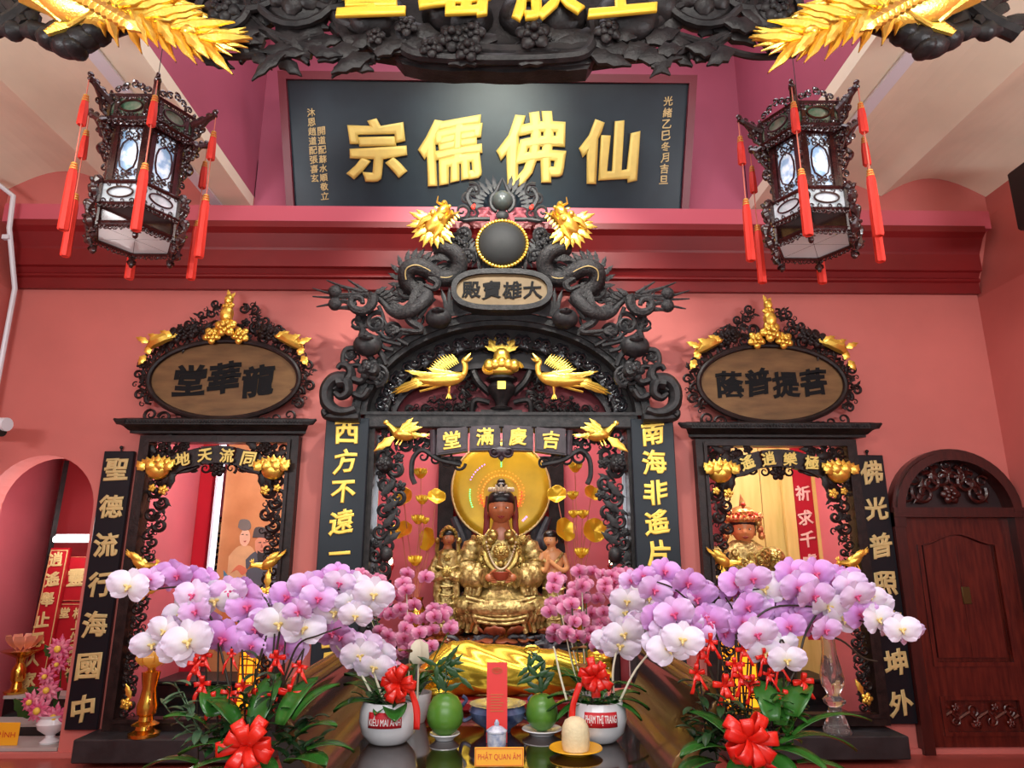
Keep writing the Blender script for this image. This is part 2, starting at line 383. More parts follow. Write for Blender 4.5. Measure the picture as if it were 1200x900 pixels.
# ------------------------------------------------------------------ door
d = thing('door_1', 'dark red mahogany panelled door under a carved arch fanlight at right', 'door', (3.94, WY, 0)); d['kind'] = 'structure'
m = MB(); m.prism([(3.37, .0), (3.46, 0), (3.46, 1.9)] + arc(3.94, 1.9, .48, .46, 180, 0, 24) + [(4.42, 0), (4.51, 0), (4.51, 1.9)] + arc(3.94, 1.9, .57, .55, 0, 180, 24), (), WY - .09, WY + .1)
m.prism([(3.40, 1.9)] + arc(3.94, 1.9, .54, .52, 180, 0, 24) + arc(3.94, 1.9, .47, .45, 0, 180, 24), (), WY - .115, WY - .08)
m.box((3.37, WY - .11, 1.86), (4.51, WY + .1, 1.94)); m.box((3.37, WY - .1, 1.78), (3.47, WY + .1, 1.86)); m.build('door_frame', door_dark, d, angle=25)
m = MB(); rg = random.Random(8)
for k in range(6):
    a = R(25 + 26 * k); r0 = .26
    m_x, m_z = 3.94 + r0 * math.cos(a), 1.97 + r0 * .95 * math.sin(a)
    spiral(m, m_x, m_z, .1, WY + .0, a, 1.4, 1 if k % 2 else -1, .2); leaf(m, m_x, m_z, WY - .01, .13, .06, a + 1.2); leaf(m, m_x, m_z, WY - .01, .13, .06, a - 1.2)
    spiral(m, 3.94 + .38 * math.cos(a + .2), 1.96 + .36 * math.sin(a + .2), .055, WY, a, 1.3, 1, .22)
rosette(m, 3.94, 2.06, WY - .02, .09); 
m.build('fanlight_carving', door_dark, d)
MB().prism([(3.46, 1.94)] + arc(3.94, 1.92, .48, .44, 178, 2, 20), (), WY + .04, WY + .06).build('fanlight_board', mat('fanlight_dark', (44, 22, 24), .5), d)
def ogee(x0, x1, z0, z1, up_=.09):
    pts = [(x0, z0), (x1, z0), (x1, z1 - up_)]
    c = (x0 + x1) / 2
    for i in range(13):
        t = i / 12; x = x1 + (x0 - x1) * t; pts.append((x, z1 - up_ * (.5 + .5 * math.cos(2 * PI * t))))
    return pts + [(x0, z1 - up_)]
panelp = ogee(3.6, 4.28, .66, 1.72); low = rect(3.6, .12, 4.28, .42)
MB().prism(rect(3.46, .01, 4.42, 1.86), [panelp, low], WY, WY + .06).build('door_leaf', door_wood, d, angle=20)
def inset(poly, k):
    cx = sum(p[0] for p in poly) / len(poly); cz = sum(p[1] for p in poly) / len(poly)
    return [(cx + (x - cx) * (1 - k / abs(3.94 - 3.6)), cz + (z - cz) * (1 - k * 1.2)) for x, z in poly]
q = MB(); q.prism(panelp, (), WY + .035, WY + .06); q.prism(inset(panelp, .05), (), WY + .012, WY + .05)
q.prism(inset(panelp, -.012), [inset(panelp, .02)], WY - .014, WY + .03); q.box((3.935, WY + .006, .72), (3.945, WY + .04, 1.62))
q.build('door_panel', door_wood, d, angle=20)
q = MB(); q.prism(low, (), WY + .03, WY + .06); q.prism(low, [rect(3.63, .15, 4.25, .39)], WY - .012, WY + .03); vine(q, [(3.64, .27), (4.24, .27)], .2, WY + .02, rg, flowers=.2)
q.build('carved_panel', door_wood, d)
q = MB().box((3.925, WY + .001, 1.14), (3.995, WY + .014, 1.28), bev=.004); q.build('latch_plate', mat('old_brass', (92, 74, 40), .4, .7), d)
# ================================================================== big lettered board, leaning out from the bay wall
rgb_ = random.Random(4)
BW, BH, TILT = 1.86, 1.16, R(27)
bt = thing('name_board', 'large blue-black lacquered board with four big gold characters, leaning out above the cornice', 'sign board', (-.13, 5.93, 4.74))
TM = Matrix.Translation((-.13, 5.93, 4.74)) @ Matrix.Rotation(TILT, 4, 'X')
MB().box((-BW, 0, 0), (BW, .05, BH), TM).build('board', board_blue, bt)
m = MB()
m.prism(rect(-BW - .05, -.04, BW + .05, BH + .05), [rect(-BW + .02, .025, BW - .02, BH - .02)], -.045, .06, TM); m.build('frame', frame_red, bt, smooth=False)
for ch, x, sz in (('宗', -1.04, .57), ('儒', -.35, .6), ('佛', .4, .66), ('仙', 1.12, .58)):
    m = MB(); put_char(m, ch, (0, 0, 0), sz, TM @ Matrix.Translation((x, -.035, .54)), .042, .8); m.build('character', gold_flat, bt, angle=60)
def column(chars, x, z0, dz, sz, M, nm, mt, par, y=-.012, bev=.02, thick=.5):
    m = MB()
    for i, ch in enumerate(chars): put_char(m, ch, (0, 0, 0), sz, M @ Matrix.Translation((x, y, z0 - dz * i)), bev, thick)
    return m.build(nm, mt, par, angle=60)
column('沐恩趙道配張喜玄', -1.635, .86, .083, .074, TM, 'inscription', gold_dull, bt)
column('開道配蘇水順敬立', -1.55, .7, .083, .074, TM, 'inscription', gold_dull, bt)
column('光緒乙巳冬月吉旦', 1.66, .99, .1, .085, TM, 'inscription', gold_dull, bt)

# ================================================================== couplets (tall lettered boards)
def couplet(label, x0, x1, z0, z1, y, chars, size, bmat, cmat, dx=0, tilt=0, hook=True, depth=.04, bow=0, group='tall couplet boards with gold characters', zs=None):
    o = thing('couplet_board', label, 'lettered board', ((x0 + x1) / 2, y, z0), group)
    M = Matrix.Translation(((x0 + x1) / 2, y, z0)) @ Matrix.Rotation(tilt, 4, 'X')
    wd, h = x1 - x0, z1 - z0
    MB().box((-wd / 2, -depth, 0), (wd / 2, 0, h), M, bev=.006).build('board', bmat, o, angle=30)
    n = len(chars)
    for i, ch in enumerate(chars):
        z = (zs[i] if zs else h - h * (i + .5) / n)
        m = MB(); put_char(m, ch, (0, 0, 0), size * (.95 if ch not in '一' else .8), M @ Matrix.Translation((dx, -depth - .006, z)), .034, .5); m.build('character', cmat, o, angle=60)
    if hook:
        m = MB().tube([(0, -.01, h - .005), (0, -.01, h + .03)], .007, 6, M=M); m.ell((0, -.014, h + .035), .016, 8, 6, M=M); m.build('hook', black_wood, o)
    return o
couplet('black board with seven gold characters beside the left arch', -3.45, -3.19, .2, 2.42, WY - .01, '聖德流行海國中', .215, board_black, gold_dull)
couplet('black board with seven gold characters beside the mahogany door', 3.12, 3.37, .22, 2.40, WY - .01, '佛光普照乾坤外', .215, board_black, gold_dull)
couplet('slate board with gold characters left of the central niche', -1.47, -1.11, .45, 2.66, 5.72, '西方不遠一堂念古初', .215, board_slate, gold_pale, hook=False, depth=.07)
couplet('slate board with gold characters right of the central niche', 1.09, 1.45, .45, 2.66, 5.72, '南海非遙片念此心憶', .215, board_slate, gold_pale, hook=False, depth=.07)

# ================================================================== side cabinets: frame, cornice and oval board
def bird(mb, x, z, y, s, hand=1, pitch=0, wing=1):
    """small gilded bird in relief, head towards hand"""
    T = Matrix.Translation((x, y, z)) @ Matrix.Rotation(-pitch * hand, 4, 'Y') @ Matrix.Diagonal((hand, 1, 1, 1))
    mb.ell((0, 0, 0), (s * .3, s * .14, s * .15), 10, 6, M=None) if False else mb.merge(MB().ell((0, 0, 0), (s * .3, s * .16, s * .16), 10, 6), T)
    b = MB(); b.tube([(s * .2, -.02 * s, s * .04), (s * .34, -.04 * s, s * .16), (s * .42, -.05 * s, s * .2)], [s * .1, s * .065, s * .06], 7)
    b.ell((s * .44, -.05 * s, s * .22), (s * .085, s * .07, s * .07), 8, 5)
    b.tube([(s * .5, -.05 * s, s * .22), (s * .62, -.05 * s, s * .19)], [s * .035, s * .006], 5)
    for k in range(4): leaf(b, -s * .12, (k - 1.5) * s * .04, -.03 * s * k, s * (.5 - .04 * k), s * .11, PI - .25 + .17 * k)
    for k in range(3): leaf(b, s * .08 - .05 * s * k, s * .06, -s * (.12 + .01 * k), s * .42, s * .15, PI - (.9 - .3 * k) * wing)
    for k in range(3): leaf(b, s * .4, s * .26, -.04 * s, s * .14, s * .05, 1.2 + .5 * k)
    b.tube([(0, 0, -s * .1), (s * .06, -.02, -s * .28)], s * .02, 5); b.tube([(s * .08, 0, -s * .1), (s * .14, -.02, -s * .27)], s * .02, 5)
    mb.merge(b, T)
def blossoms(mb, x, z, y, s, rng):
    rosette(mb, x, z - .25 * s, y - .03, s * .24, 5, rng.random()); rosette(mb, x - .3 * s, z - .42 * s, y, s * .2, 5, 1); rosette(mb, x + .3 * s, z - .42 * s, y, s * .2, 5, 2)
    mb.ell((x, y - .03, z + .02 * s), (s * .15, s * .12, s * .2), 8, 6); rosette(mb, x, z + .2 * s, y - .02, s * .14, 5, .4)
    mb.ell((x, y - .02, z + .36 * s), (s * .1, s * .08, s * .12), 8, 6); leaf(mb, x, z + .4 * s, y, s * .22, s * .1, PI / 2 + .3); leaf(mb, x, z + .4 * s, y, s * .18, s * .1, PI / 2 - .6)
def side_cabinet(sgn, x0, x1, zb, zt, chars, board_chars, lab, seed):
    rng = random.Random(seed); cx = (x0 + x1) / 2; wd = x1 - x0; y = WY - .1
    # --- frame with fretwork
    f = thing('niche_screen', 'dark carved openwork frame with gilded flowers around the niche nearest ' + lab, 'carved frame', (cx, y, zb), 'carved frames of the side niches')
    j = .085
    m = MB()
    m.prism(rect(x0, zb, x1, zt), [rect(x0 + j, zb + .08, x1 - j, zt - .05)], y, y + .14)
    m.prism(rect(x0 + j - .02, zb + .06, x1 - j + .02, zt - .03), [rect(x0 + j + .008, zb + .09, x1 - j - .008, zt - .06)], y - .02, y + .05)
    m.build('frame', brown_wood, f, smooth=False)
    m = MB(); yy = y + .045; ix0, ix1 = x0 + j + .01, x1 - j - .01; iz = zt - .06
    vine(m, [(ix0, iz - .08), (cx - .3, iz - .1)], .17, yy, rng, step=.42, th=.37, flowers=.35, leaves=2); vine(m, [(ix1, iz - .08), (cx + .3, iz - .1)], .17, yy, rng, step=.42, th=.37, flowers=.35, leaves=2)
    for k in range(7): spiral(m, cx - .33 + .11 * k, iz - .235 + .015 * abs(k - 3), .05, yy, rng.random() * 6, 1.3, -1 if k < 3 else 1, .24)
    rosette(m, cx, iz - .23, yy - .02, .07, 6)
    for sd in (-1, 1):
        xa = ix0 if sd < 0 else ix1
        vine(m, [(xa - sd * .1, iz - .18), (xa - sd * .11, iz - .75)], .2, yy, rng, step=.42, th=.37, flowers=.3, leaves=2)
        vine(m, [(xa - sd * .08, iz - .75), (xa - sd * .06, zb + .35)], .14, yy, rng, step=.42, th=.37, flowers=.2)
        vine(m, [(xa - sd * .055, zb + .38), (xa - sd * .07, zb + .1)], .13, yy, rng, step=.42, th=.37, flowers=.3)
        for k in range(3): leaf(m, xa - sd * .2, iz - .2, yy - .02, .2, .09, -PI / 2 + sd * (.4 * k))
    for sd in (-1, 1):
        xa = ix0 if sd < 0 else ix1
        for k in range(16):
            u, v = rng.random(), rng.random()
            if u + v > 1: u, v = 1 - u, 1 - v
            xx, zz = xa - sd * (.02 + .36 * u), iz - .02 - .34 * v
            (rosette(m, xx, zz, yy - .03, .045, 5, k) if k % 3 == 0 else leaf(m, xx, zz, yy - .02, .15, .07, rng.random() * 6.28) if k % 3 == 1 else spiral(m, xx, zz, .05, yy, k, 1.3, 1, .36))
        m.tube(smooth_path([(xa, yy, iz - .42), (xa - sd * .14, yy, iz - .38), (xa - sd * .22, yy - .01, iz - .27), (xa - sd * .34, yy, iz - .24), (xa - sd * .42, yy, iz - .2)]), .016, 7)
    build_sides(m, 'fretwork', brown_wood, f, cx)
    # scroll-shaped banner of four fan panels
    m = MB(); 
    for k in range(3):
        a0, a1 = 90 + 27 - 18 * k, 90 + 27 - 18 * (k + 1); c0 = (cx, iz - 1.08); r0, r1 = .9, 1.05
        aa0, aa1 = a0 - .6, a1 + .6
        m.prism([(c0[0] + q * math.cos(R(a)) * .92, c0[1] + q * math.sin(R(a))) for q, a in ((r0, aa0), (r0, (aa0 + aa1) / 2), (r0, aa1), (r1, aa1), (r1, (aa0 + aa1) / 2), (r1, aa0))], (), yy - .05 - .02 * (k == 1), yy + .02)
    bn = m.build('banner', brown_wood, f, angle=30)
    for k, ch in enumerate(chars):
        t = (k - 1.5) / 1.5; m = MB(); put_char(m, ch, (cx + .28 * t, yy - .085, iz - .115 - .035 * t * t), .125, None, .03, .6, roll=R(12) * t); m.build('character', gold_flat, f, angle=60)
    # gilded ornaments
    for sd in (-1, 1):
        xa = (ix0 + .1) if sd < 0 else (ix1 - .1)
        m = MB(); z0 = iz - .24; m.ell((xa, yy - .06, z0), (.1, .07, .085), 12, 8)
        for k in range(7): leaf(m, xa + (k - 3) * .03, z0 + .02, yy - .07 - .01 * (k % 2), .11 - .008 * abs(k - 3), .075, PI / 2 - (k - 3) * .2)
        for k in range(4): leaf(m, xa + (k - 1.5) * .06, z0 - .01, yy - .12, .1, .08, PI / 2 - (k - 1.5) * .45)
        rosette(m, xa - sd * .06, z0 - .17, yy - .05, .045, 5); rosette(m, xa + sd * .04, z0 - .15, yy - .04, .035, 5)
        m.build('gilded_peony', gold, f)
        m = MB(); bird(m, xa + sd * .04, zb + 1.28, yy - .07, .28, 1 if sd < 0 else -1, -.6, .25); m.build('gilded_bird', gold, f)
        m = MB(); z0 = zb + 1.04; rosette(m, xa + sd * .02, z0, yy - .04, .06, 5); leaf(m, xa, z0, yy - .05, .2, .07, .4 if sd < 0 else PI - .4); leaf(m, xa + sd * .03, z0 + .04, yy - .05, .16, .06, PI / 2); m.build('gilded_flower', gold, f)
        m = MB(); rosette(m, xa + sd * .03, zb + .2, yy - .04, .05, 5); leaf(m, xa, zb + .24, yy - .04, .12, .05, 2); m.build('gilded_flower', gold, f)
    # --- cornice
    c = thing('cabinet_cornice', 'black moulded shelf cornice above the niche nearest ' + lab, 'cornice', (cx, WY, zt + .01), 'cornices over the side niches')
    prf = [(0, .0), (-.14, .0), (-.14, .02), (-.16, .025), (-.2, .05), (-.24, .06), (-.24, .105), (-.21, .12), (0, .12)]
    m = MB()
    for k, (a, ex) in enumerate(((0, 0),)):
        rows = []
        for xx, e in ((x0 + .0, -1), (x1 - .0, 1)):
            rows.append([Vector((xx + e * (-b) * .5, WY - .005 + b, zt + .012 + q)) for b, q in prf])
        m.sheet(rows); n = len(prf); m.f += [tuple(range(n)), tuple(range(2 * n - 1, n - 1, -1))]
    for sd in (-1, 1):
        xe = (x0 - .115) if sd < 0 else (x1 + .115)
        m.tube([(xe - sd * .05, WY - .225, zt + .095), (xe + sd * .03, WY - .225, zt + .1), (xe + sd * .06, WY - .225, zt + .12)], [.034, .026, .01], 8)
    m.build('moulding', black_wood, c, angle=30)
    m = MB()
    for k in range(60): m.ell((x0 - .1 + (wd + .2) * k / 59, WY - .25, zt + .095), (.011, .006, .014), 6, 4)
    m.build('beading', black_wood, c)
    # --- oval board
    zc = zt + .135; ov = thing('oval_board', 'brown oval board reading ' + board_chars[1] + ', in a carved frame with gilded flowers', 'sign board', (cx, WY - .12, zc), 'oval boards over the side niches')
    rx, rz = .65, .345; oz = zc + .015 + rz; yo = WY - .13
    MB().prism(arc(cx, oz, rx, rz, 0, 360, 48)[:-1], (), yo, yo + .05).build('board', oval_brown, ov)
    m = MB(); m.tube([(x, yo - .01, z) for x, z in arc(cx, oz, rx + .01, rz + .01, 0, 360, 60)], .026, 8); m.build('rim', brown_wood, ov)
    nch = len(board_chars[0])
    for k, ch in enumerate(board_chars[0]):
        sp = .3 if nch == 3 else .25
        m = MB(); put_char(m, ch, (cx + (k - (nch - 1) / 2) * sp, yo - .006, oz + (.015 if k % 2 else -.01)), .29 if nch == 3 else .25, None, .038, .04); m.build('character', ink, ov, angle=60)
    m = MB()
    top = arc(cx, oz, rx + .085, rz + .085, 205, 160, 8) + arc(cx, oz, rx + .1, rz + .11, 155, 105, 10)
    for seg in (arc(cx, oz, rx + .075, rz + .075, 212, 150, 12), arc(cx, oz, rx + .075, rz + .075, -32, 30, 12)): vine(m, seg, .17, yo, rng, step=.42, flowers=.15, th=.34)
    for sd in (-1, 1):
        a0, a1 = (150, 96) if sd < 0 else (30, 84)
        vine(m, arc(cx, oz, rx + .09, rz + .12, a0, a1, 12), .22, yo, rng, step=.45, flowers=.2, leaves=2, th=.32)
        pts = [(cx + sd * .1, oz + rz + .36), (cx + sd * .2, oz + rz + .28), (cx + sd * .3, oz + rz + .17), (cx + sd * .42, oz + rz + .1), (cx + sd * .56, oz + rz - .02)]
        vine(m, pts, .15, yo, rng, step=.45, flowers=.15, leaves=1, th=.34)
        for k in range(3): rosette(m, cx + sd * (.34 + .06 * k), oz + rz + .09 - .02 * k, yo - .04, .08, 6, k)
        for k in range(5): spiral(m, cx + sd * (.12 + .12 * k), oz - rz - .04 + .004 * k * k, .06, yo, k, 1.3, sd, .24)
        m.tube([(cx, yo, oz - rz - .05), (cx + sd * .3, yo - .01, oz - rz - .03), (cx + sd * .5, yo, oz - rz - .045), (cx + sd * .62, yo, oz - rz - .085)], [.03, .035, .028, .02], 8)
    m.prism([(cx - .22, oz + rz + .0), (cx + .22, oz + rz + .0), (cx + .05, oz + rz + .12), (cx - .05, oz + rz + .12)], (), yo - .02, yo + .03)
    m.build('carved_surround', brown_wood, ov)
    m = MB(); blossoms(m, cx, oz + rz + .22, yo - .06, .42, rng); m.build('gilded_blossom', gold, ov)
    for sd in (-1, 1):
        m = MB(); ca = math.cos(R(42)); xx, zz = cx + sd * (rx + .1) * ca, oz + (rz + .1) * math.sin(R(50))
        m.tube([(xx + sd * .12, yo - .04, zz - .07), (xx + sd * .06, yo - .07, zz - .02), (xx - sd * .04, yo - .07, zz + .03), (xx - sd * .13, yo - .05, zz + .05)], [.02, .055, .05, .02], 8)
        for k in range(3): leaf(m, xx + sd * (.1 - .1 * k), zz - .03 + .03 * k, yo - .1, .12, .06, PI / 2 - sd * 1.2)
        leaf(m, xx + sd * .13, zz - .14, yo - .06, .1, .07, -PI / 2 + sd * .5); leaf(m, xx + sd * .1, zz - .13, yo - .06, .09, .07, PI / 2 - sd * .3)
        m.build('gilded_fish' if False else 'gilded_fruit', gold, ov)
side_cabinet(-1, -3.13, -1.76, .2, 2.55, '地天流同', ('堂華龍', 'three black characters'), 'the arched alcove', 11)
side_cabinet(1, 1.70, 3.12, .22, 2.53, '遙逍樂極', ('蔭普提菩', 'four black characters'), 'the mahogany door', 12)
# ================================================================== central carved arch and its fretwork
rg = random.Random(21)
YA = 5.68
al = thing('altar_arch', 'black carved wooden arch and lintel framing the central niche', 'carved arch', (0, YA, .5))
m = MB()
def sect(rx, rz, n=40): return arc(0, 2.69, rx, rz, 0, 180, n)
m.prism(sect(1.27, .92) + sect(1.14, .8)[::-1], (), YA - .03, YA + .12)
m.prism(sect(1.24, .9) + sect(1.19, .84)[::-1], (), YA - .055, YA - .03)
m.build('arch_rim', grey_wood, al, angle=30)
m = MB().prism(sect(1.15, .81) + sect(.98, .64)[::-1], (), YA + .1, YA + .62); m.build('arch_vault', black_wood, al, angle=30)
m = MB()
for k in range(34):       # drapery-like carving under the vault
    a = R(8 + 164 * k / 33)
    for q in range(2):
        yy = YA + .1 + .12 * q
        leaf(m, 1.1 * math.cos(a), 2.69 + .76 * math.sin(a), yy, .17, .1, a + PI + (.7 if k % 2 else -.7)); 
        spiral(m, (1.04 - .04 * q) * math.cos(a), 2.69 + (.7 - .03 * q) * math.sin(a), .05, yy - .03, a * 3, 1.2, 1 if k % 2 else -1, .24)
m.build('vault_carving', mat('gloss_black_carving', (30, 30, 34), .18, var=.2), al)
m = MB().prism([(1.12 * math.cos(R(a)), 2.7 + .78 * math.sin(R(a))) for a in range(0, 181, 5)], (), YA + .3, YA + .34); m.build('back_board', red_back, al)
m = MB().prism(arc(0, 2.7, 1.13, .7, 0, 180, 40) + arc(0, 2.7, .98, .5, 180, 0, 40), (), YA + .22, YA + .3); m.prism(arc(0, 2.7, 1.0, .52, 0, 180, 40) + arc(0, 2.7, .93, .47, 180, 0, 40), (), YA + .19, YA + .24); m.build('inner_band', mat('plum_black_wood', (30, 26, 32), .35, var=.2, vscale=10), al, angle=30)
m = MB().box((-1.16, YA - .02, 2.58), (1.16, YA + .25, 2.72), bev=.012)
m.box((-1.16, YA - .035, 2.69), (1.16, YA + .1, 2.715)); m.build('lintel', grey_wood, al, angle=20)
for sd in (-1, 1):
    m = MB().box((sd * 1.1 - .035, YA + .02, .45), (sd * 1.1 + .035, YA + .25, 2.58)); m.build('post', black_wood, al, smooth=False)
    # mirror strip behind the fretwork, as bright chips between post and carving
    m = MB().box((sd * 1.05 - .02, YA + .16, .6), (sd * 1.05 + .012, YA + .17, 2.55)); m.build('mirror_strip', mat('mirror_glass', (225, 228, 235), .06, 1), al, smooth=False)
# tympanum: carved vase and foliage
m = MB(); yt = YA + .26
prof = [(.09, 0), (.1, .02), (.05, .04), (.06, .08), (.12, .16), (.13, .2), (.1, .25), (.14, .27), (.14, .29), (.05, .29)]
m.lathe(prof, 16, (0, yt - .08, 2.77)); m.box((-.18, yt - .12, 2.72), (.18, yt, 2.77))
for sd in (-1, 1):
    m.tube(smooth_path([(sd * .1, yt - .05, 2.93), (sd * .2, yt - .08, 3.02), (sd * .26, yt - .05, 3.14)]), [.035] * 12 + [.02], 7)
    m.tube(smooth_path([(sd * .11, yt - .05, 2.85), (sd * .24, yt - .08, 2.86), (sd * .26, yt - .05, 2.74)]), .025, 7)
    vine(m, [(sd * .3, 2.77), (sd * .3, 3.22)], .2, yt - .02, rg, step=.45, th=.3, flowers=.4); vine(m, [(sd * .34, 2.78), (sd * .85, 2.77)], .16, yt - .01, rg, step=.45, th=.3, flowers=.4, leaves=2)
    vine(m, [(sd * .4, 2.9), (sd * .66, 2.86)], .12, yt, rg, flowers=.2, leaves=1)
m.build('tympanum_carving', black_wood, al)
m = MB(); yv = yt - .16
for k in range(5): m.ell((( k - 2) * .055, yv - .03, 3.17 - .01 * abs(k - 2)), (.05, .05, .06), 9, 6)
m.ell((0, yv, 3.12), (.13, .06, .06), 12, 6); m.ell((0, yv, 3.24), (.075, .05, .08), 10, 6)
for k in range(7): leaf(m, (k - 3) * .02, 3.29, yv, .15, .06, PI / 2 - (k - 3) * .3)
for sd in (-1, 1): spiral(m, sd * .12, 3.13, .06, yv - .02, 0, 1.3, sd, .3)
m.build('gilded_bouquet', gold, al)
m = MB(); m.box((-.035, yt - .23, 2.93), (.035, yt - .2, 3.0)); m.build('gilded_seal', gold, al)
def phoenix(mb, ox, oz, y, s, hand):
    """gilded phoenix in high relief; unit design with the head towards +x"""
    def X(x, z, d=0): return (ox + hand * x * s, y - d * s, oz + z * s)
    mb.tube(smooth_path([X(-.55, -.02, .05), X(-.2, -.03, .12), (X(.15, -.05, .16)), X(.5, -.02, .15), X(.72, .05, .12), X(.83, .14, .1), X(.86, .34, .1), X(.82, .46, .12), X(.86, .53, .12)], 5), [s * (.05 + .13 * math.sin(PI * min(1, i / 24)) + .025 * (i > 12)) for i in range(41)], 10, flat=.7)
    mb.tube([X(.84, .5, .12), X(.93, .6, .12), X(1.0, .7, .12)], [.07 * s, .05 * s, .008 * s], 7); mb.tube([X(.86, .46, .12), X(.97, .5, .12), X(1.04, .56, .12)], [.05 * s, .03 * s, .006 * s], 6)
    mb.ell(X(.86, .5, .12), (.1 * s, .08 * s, .09 * s), 9, 6)
    for k in range(11):   # crest of spikes
        t = k / 10; b = X(.18 + .5 * t, .12 + .3 * t, .1)
        L = s * (.34 + .1 * math.sin(PI * t)); a = (PI / 2 + .95 - .3 * t); a = a if hand > 0 else PI - a
        leaf(mb, b[0], b[2], b[1], L, s * .055, a)
    for k in range(7):   # wing feathers
        b = X(.55 - .1 * k, .06 - .005 * k, .24); a = PI + .06 - .05 * k; a = a if hand > 0 else PI - a
        leaf(mb, b[0], b[2], b[1] + .004 * k, s * (.52 + .03 * k), s * .15, a)
    for k in range(4):
        b = X(.6 - .09 * k, .1, .22); a = PI - .12 - .06 * k; a = a if hand > 0 else PI - a
        leaf(mb, b[0], b[2], b[1], s * .5, s * .13, a)
    for k in range(3):   # long tail
        b = X(-.15, -.02 + .04 * (k - 1), .12); a = PI + .4 - .03 * (k - 1); a = a if hand > 0 else PI - a
        leaf(mb, b[0], b[2], b[1], s * (1.0 - .12 * abs(k - 1)), s * .17, a, bulge=.4)
    mb.tube([X(.3, -.16, .12), X(0, -.28, .14), X(-.32, -.36, .12)], [.05 * s, .035 * s, .03 * s], 6); mb.tube([X(.3, -.16, .12), X(-.1, -.2, .14), X(-.42, -.22, .12)], [.05 * s, .035 * s, .025 * s], 6)
    mb.tube([X(.45, -.2, .12), X(.44, -.4, .12), X(.5, -.56, .12)], [.04 * s, .025 * s, .03 * s], 6)
    for k in range(3): mb.tube([X(.44, -.4, .12), X(.38 + .06 * k, -.55, .14)], .018 * s, 5)
for hd in (1, -1):
    m = MB(); c = (-.6 if hd > 0 else .6); phoenix(m, c, 3.03, YA + .1, .33, hd); m.build('gilded_phoenix', gold, al)
# lower fretwork and banner
m = MB(); yf = YA + .09
vine(m, [(-1.04, 2.5), (-.5, 2.47)], .2, yf, rg, step=.42, th=.36, flowers=.35, leaves=2); vine(m, [(1.04, 2.5), (.5, 2.47)], .2, yf, rg, step=.42, th=.36, flowers=.35, leaves=2)
for sd in (-1, 1):
    m.tube(smooth_path([(sd * .34, yf - .03, 2.28), (sd * .52, yf - .05, 2.32), (sd * .66, yf - .05, 2.4), (sd * .74, yf - .04, 2.33), (sd * .75, yf - .03, 2.2), (sd * .72, yf - .03, 2.12)]), .022, 7)
    for k in range(4): spiral(m, sd * (.36 + .1 * k), 2.29 + .02 * k, .06, yf - .02, k, 1.3, sd, .24)
    vine(m, [(sd * .95, 2.42), (sd * .9, 1.95)], .25, yf, rg, step=.42, th=.36, flowers=.4, leaves=3)
    vine(m, [(sd * .92, 1.95), (sd * 1.0, 1.4)], .22, yf, rg, step=.42, th=.36, flowers=.3, leaves=3)
    vine(m, [(sd * 1.0, 1.4), (sd * 1.04, .8)], .14, yf, rg, step=.42, th=.36, flowers=.2, leaves=2)
    for k in range(4): leaf(m, sd * (.99 - .01 * k), 2.02 - .13 * k, yf - .04, .17, .07, PI / 2 + sd * (.7 + .25 * (k % 2)))
    m.ell((sd * .98, yf - .05, 2.28), (.07, .06, .07), 10, 7); rosette(m, sd * .98, 2.28, yf - .1, .06, 6)
    m.ell((sd * .93, yf - .05, 1.55), (.055, .05, .06), 10, 7)
build_sides(m, 'fretwork', grey_wood, al)
m = MB()
for k in range(4):
    t0, t1 = -1 + .5 * k, -1 + .5 * (k + 1)
    def zz(t): return -.05 * t * t
    t0 += .015; t1 -= .015; tm = (t0 + t1) / 2; W_ = .55
    m.prism([(t0 * W_, 2.400 + zz(t0)), (tm * W_, 2.395 + zz(tm)), (t1 * W_, 2.400 + zz(t1)), (t1 * W_, 2.620 + zz(t1)), (tm * W_, 2.635 + zz(tm)), (t0 * W_, 2.620 + zz(t0))], (), yf - .1, yf)
    m.prism([(t0 * W_ + .012, 2.415 + zz(t0)), (t1 * W_ - .012, 2.415 + zz(t1)), (t1 * W_ - .012, 2.605 + zz(t1)), (t0 * W_ + .012, 2.605 + zz(t0))], (), yf - .112, yf - .1)
for sd in (-1, 1): 
    m.tube([(sd * .57, yf - .05, 2.36), (sd * .58, yf - .05, 2.57)], .03, 8)
m.ell((0, yf - .09, 2.385), (.11, .04, .05), 12, 6); spiral(m, -.06, 2.375, .05, yf - .12, 0, 1.3, -1, .26); spiral(m, .06, 2.375, .05, yf - .12, PI, 1.3, 1, .26); leaf(m, 0, 2.385, yf - .1, .09, .07, -PI / 2)
m.build('banner', mat('plum_wood', (42, 32, 38), .38, rgb2=(64, 52, 60), vscale=16), al, angle=30)
for k, ch in enumerate('堂滿慶吉'):
    t = (k - 1.5) / 1.5; m = MB(); put_char(m, ch, (.415 * t, yf - .122, 2.505 - .03 * t * t), .15, None, .032, .5, roll=R(6) * t); m.build('character', gold_pale, al, angle=60)
for hd in (1, -1):
    m = MB(); bird(m, -hd * .82, 2.53, yf - .08, .36, -hd, .1); leaf(m, -hd * .9, 2.5, yf - .1, .2, .08, PI / 2 + hd * 2.2); m.build('gilded_bird', gold, al)

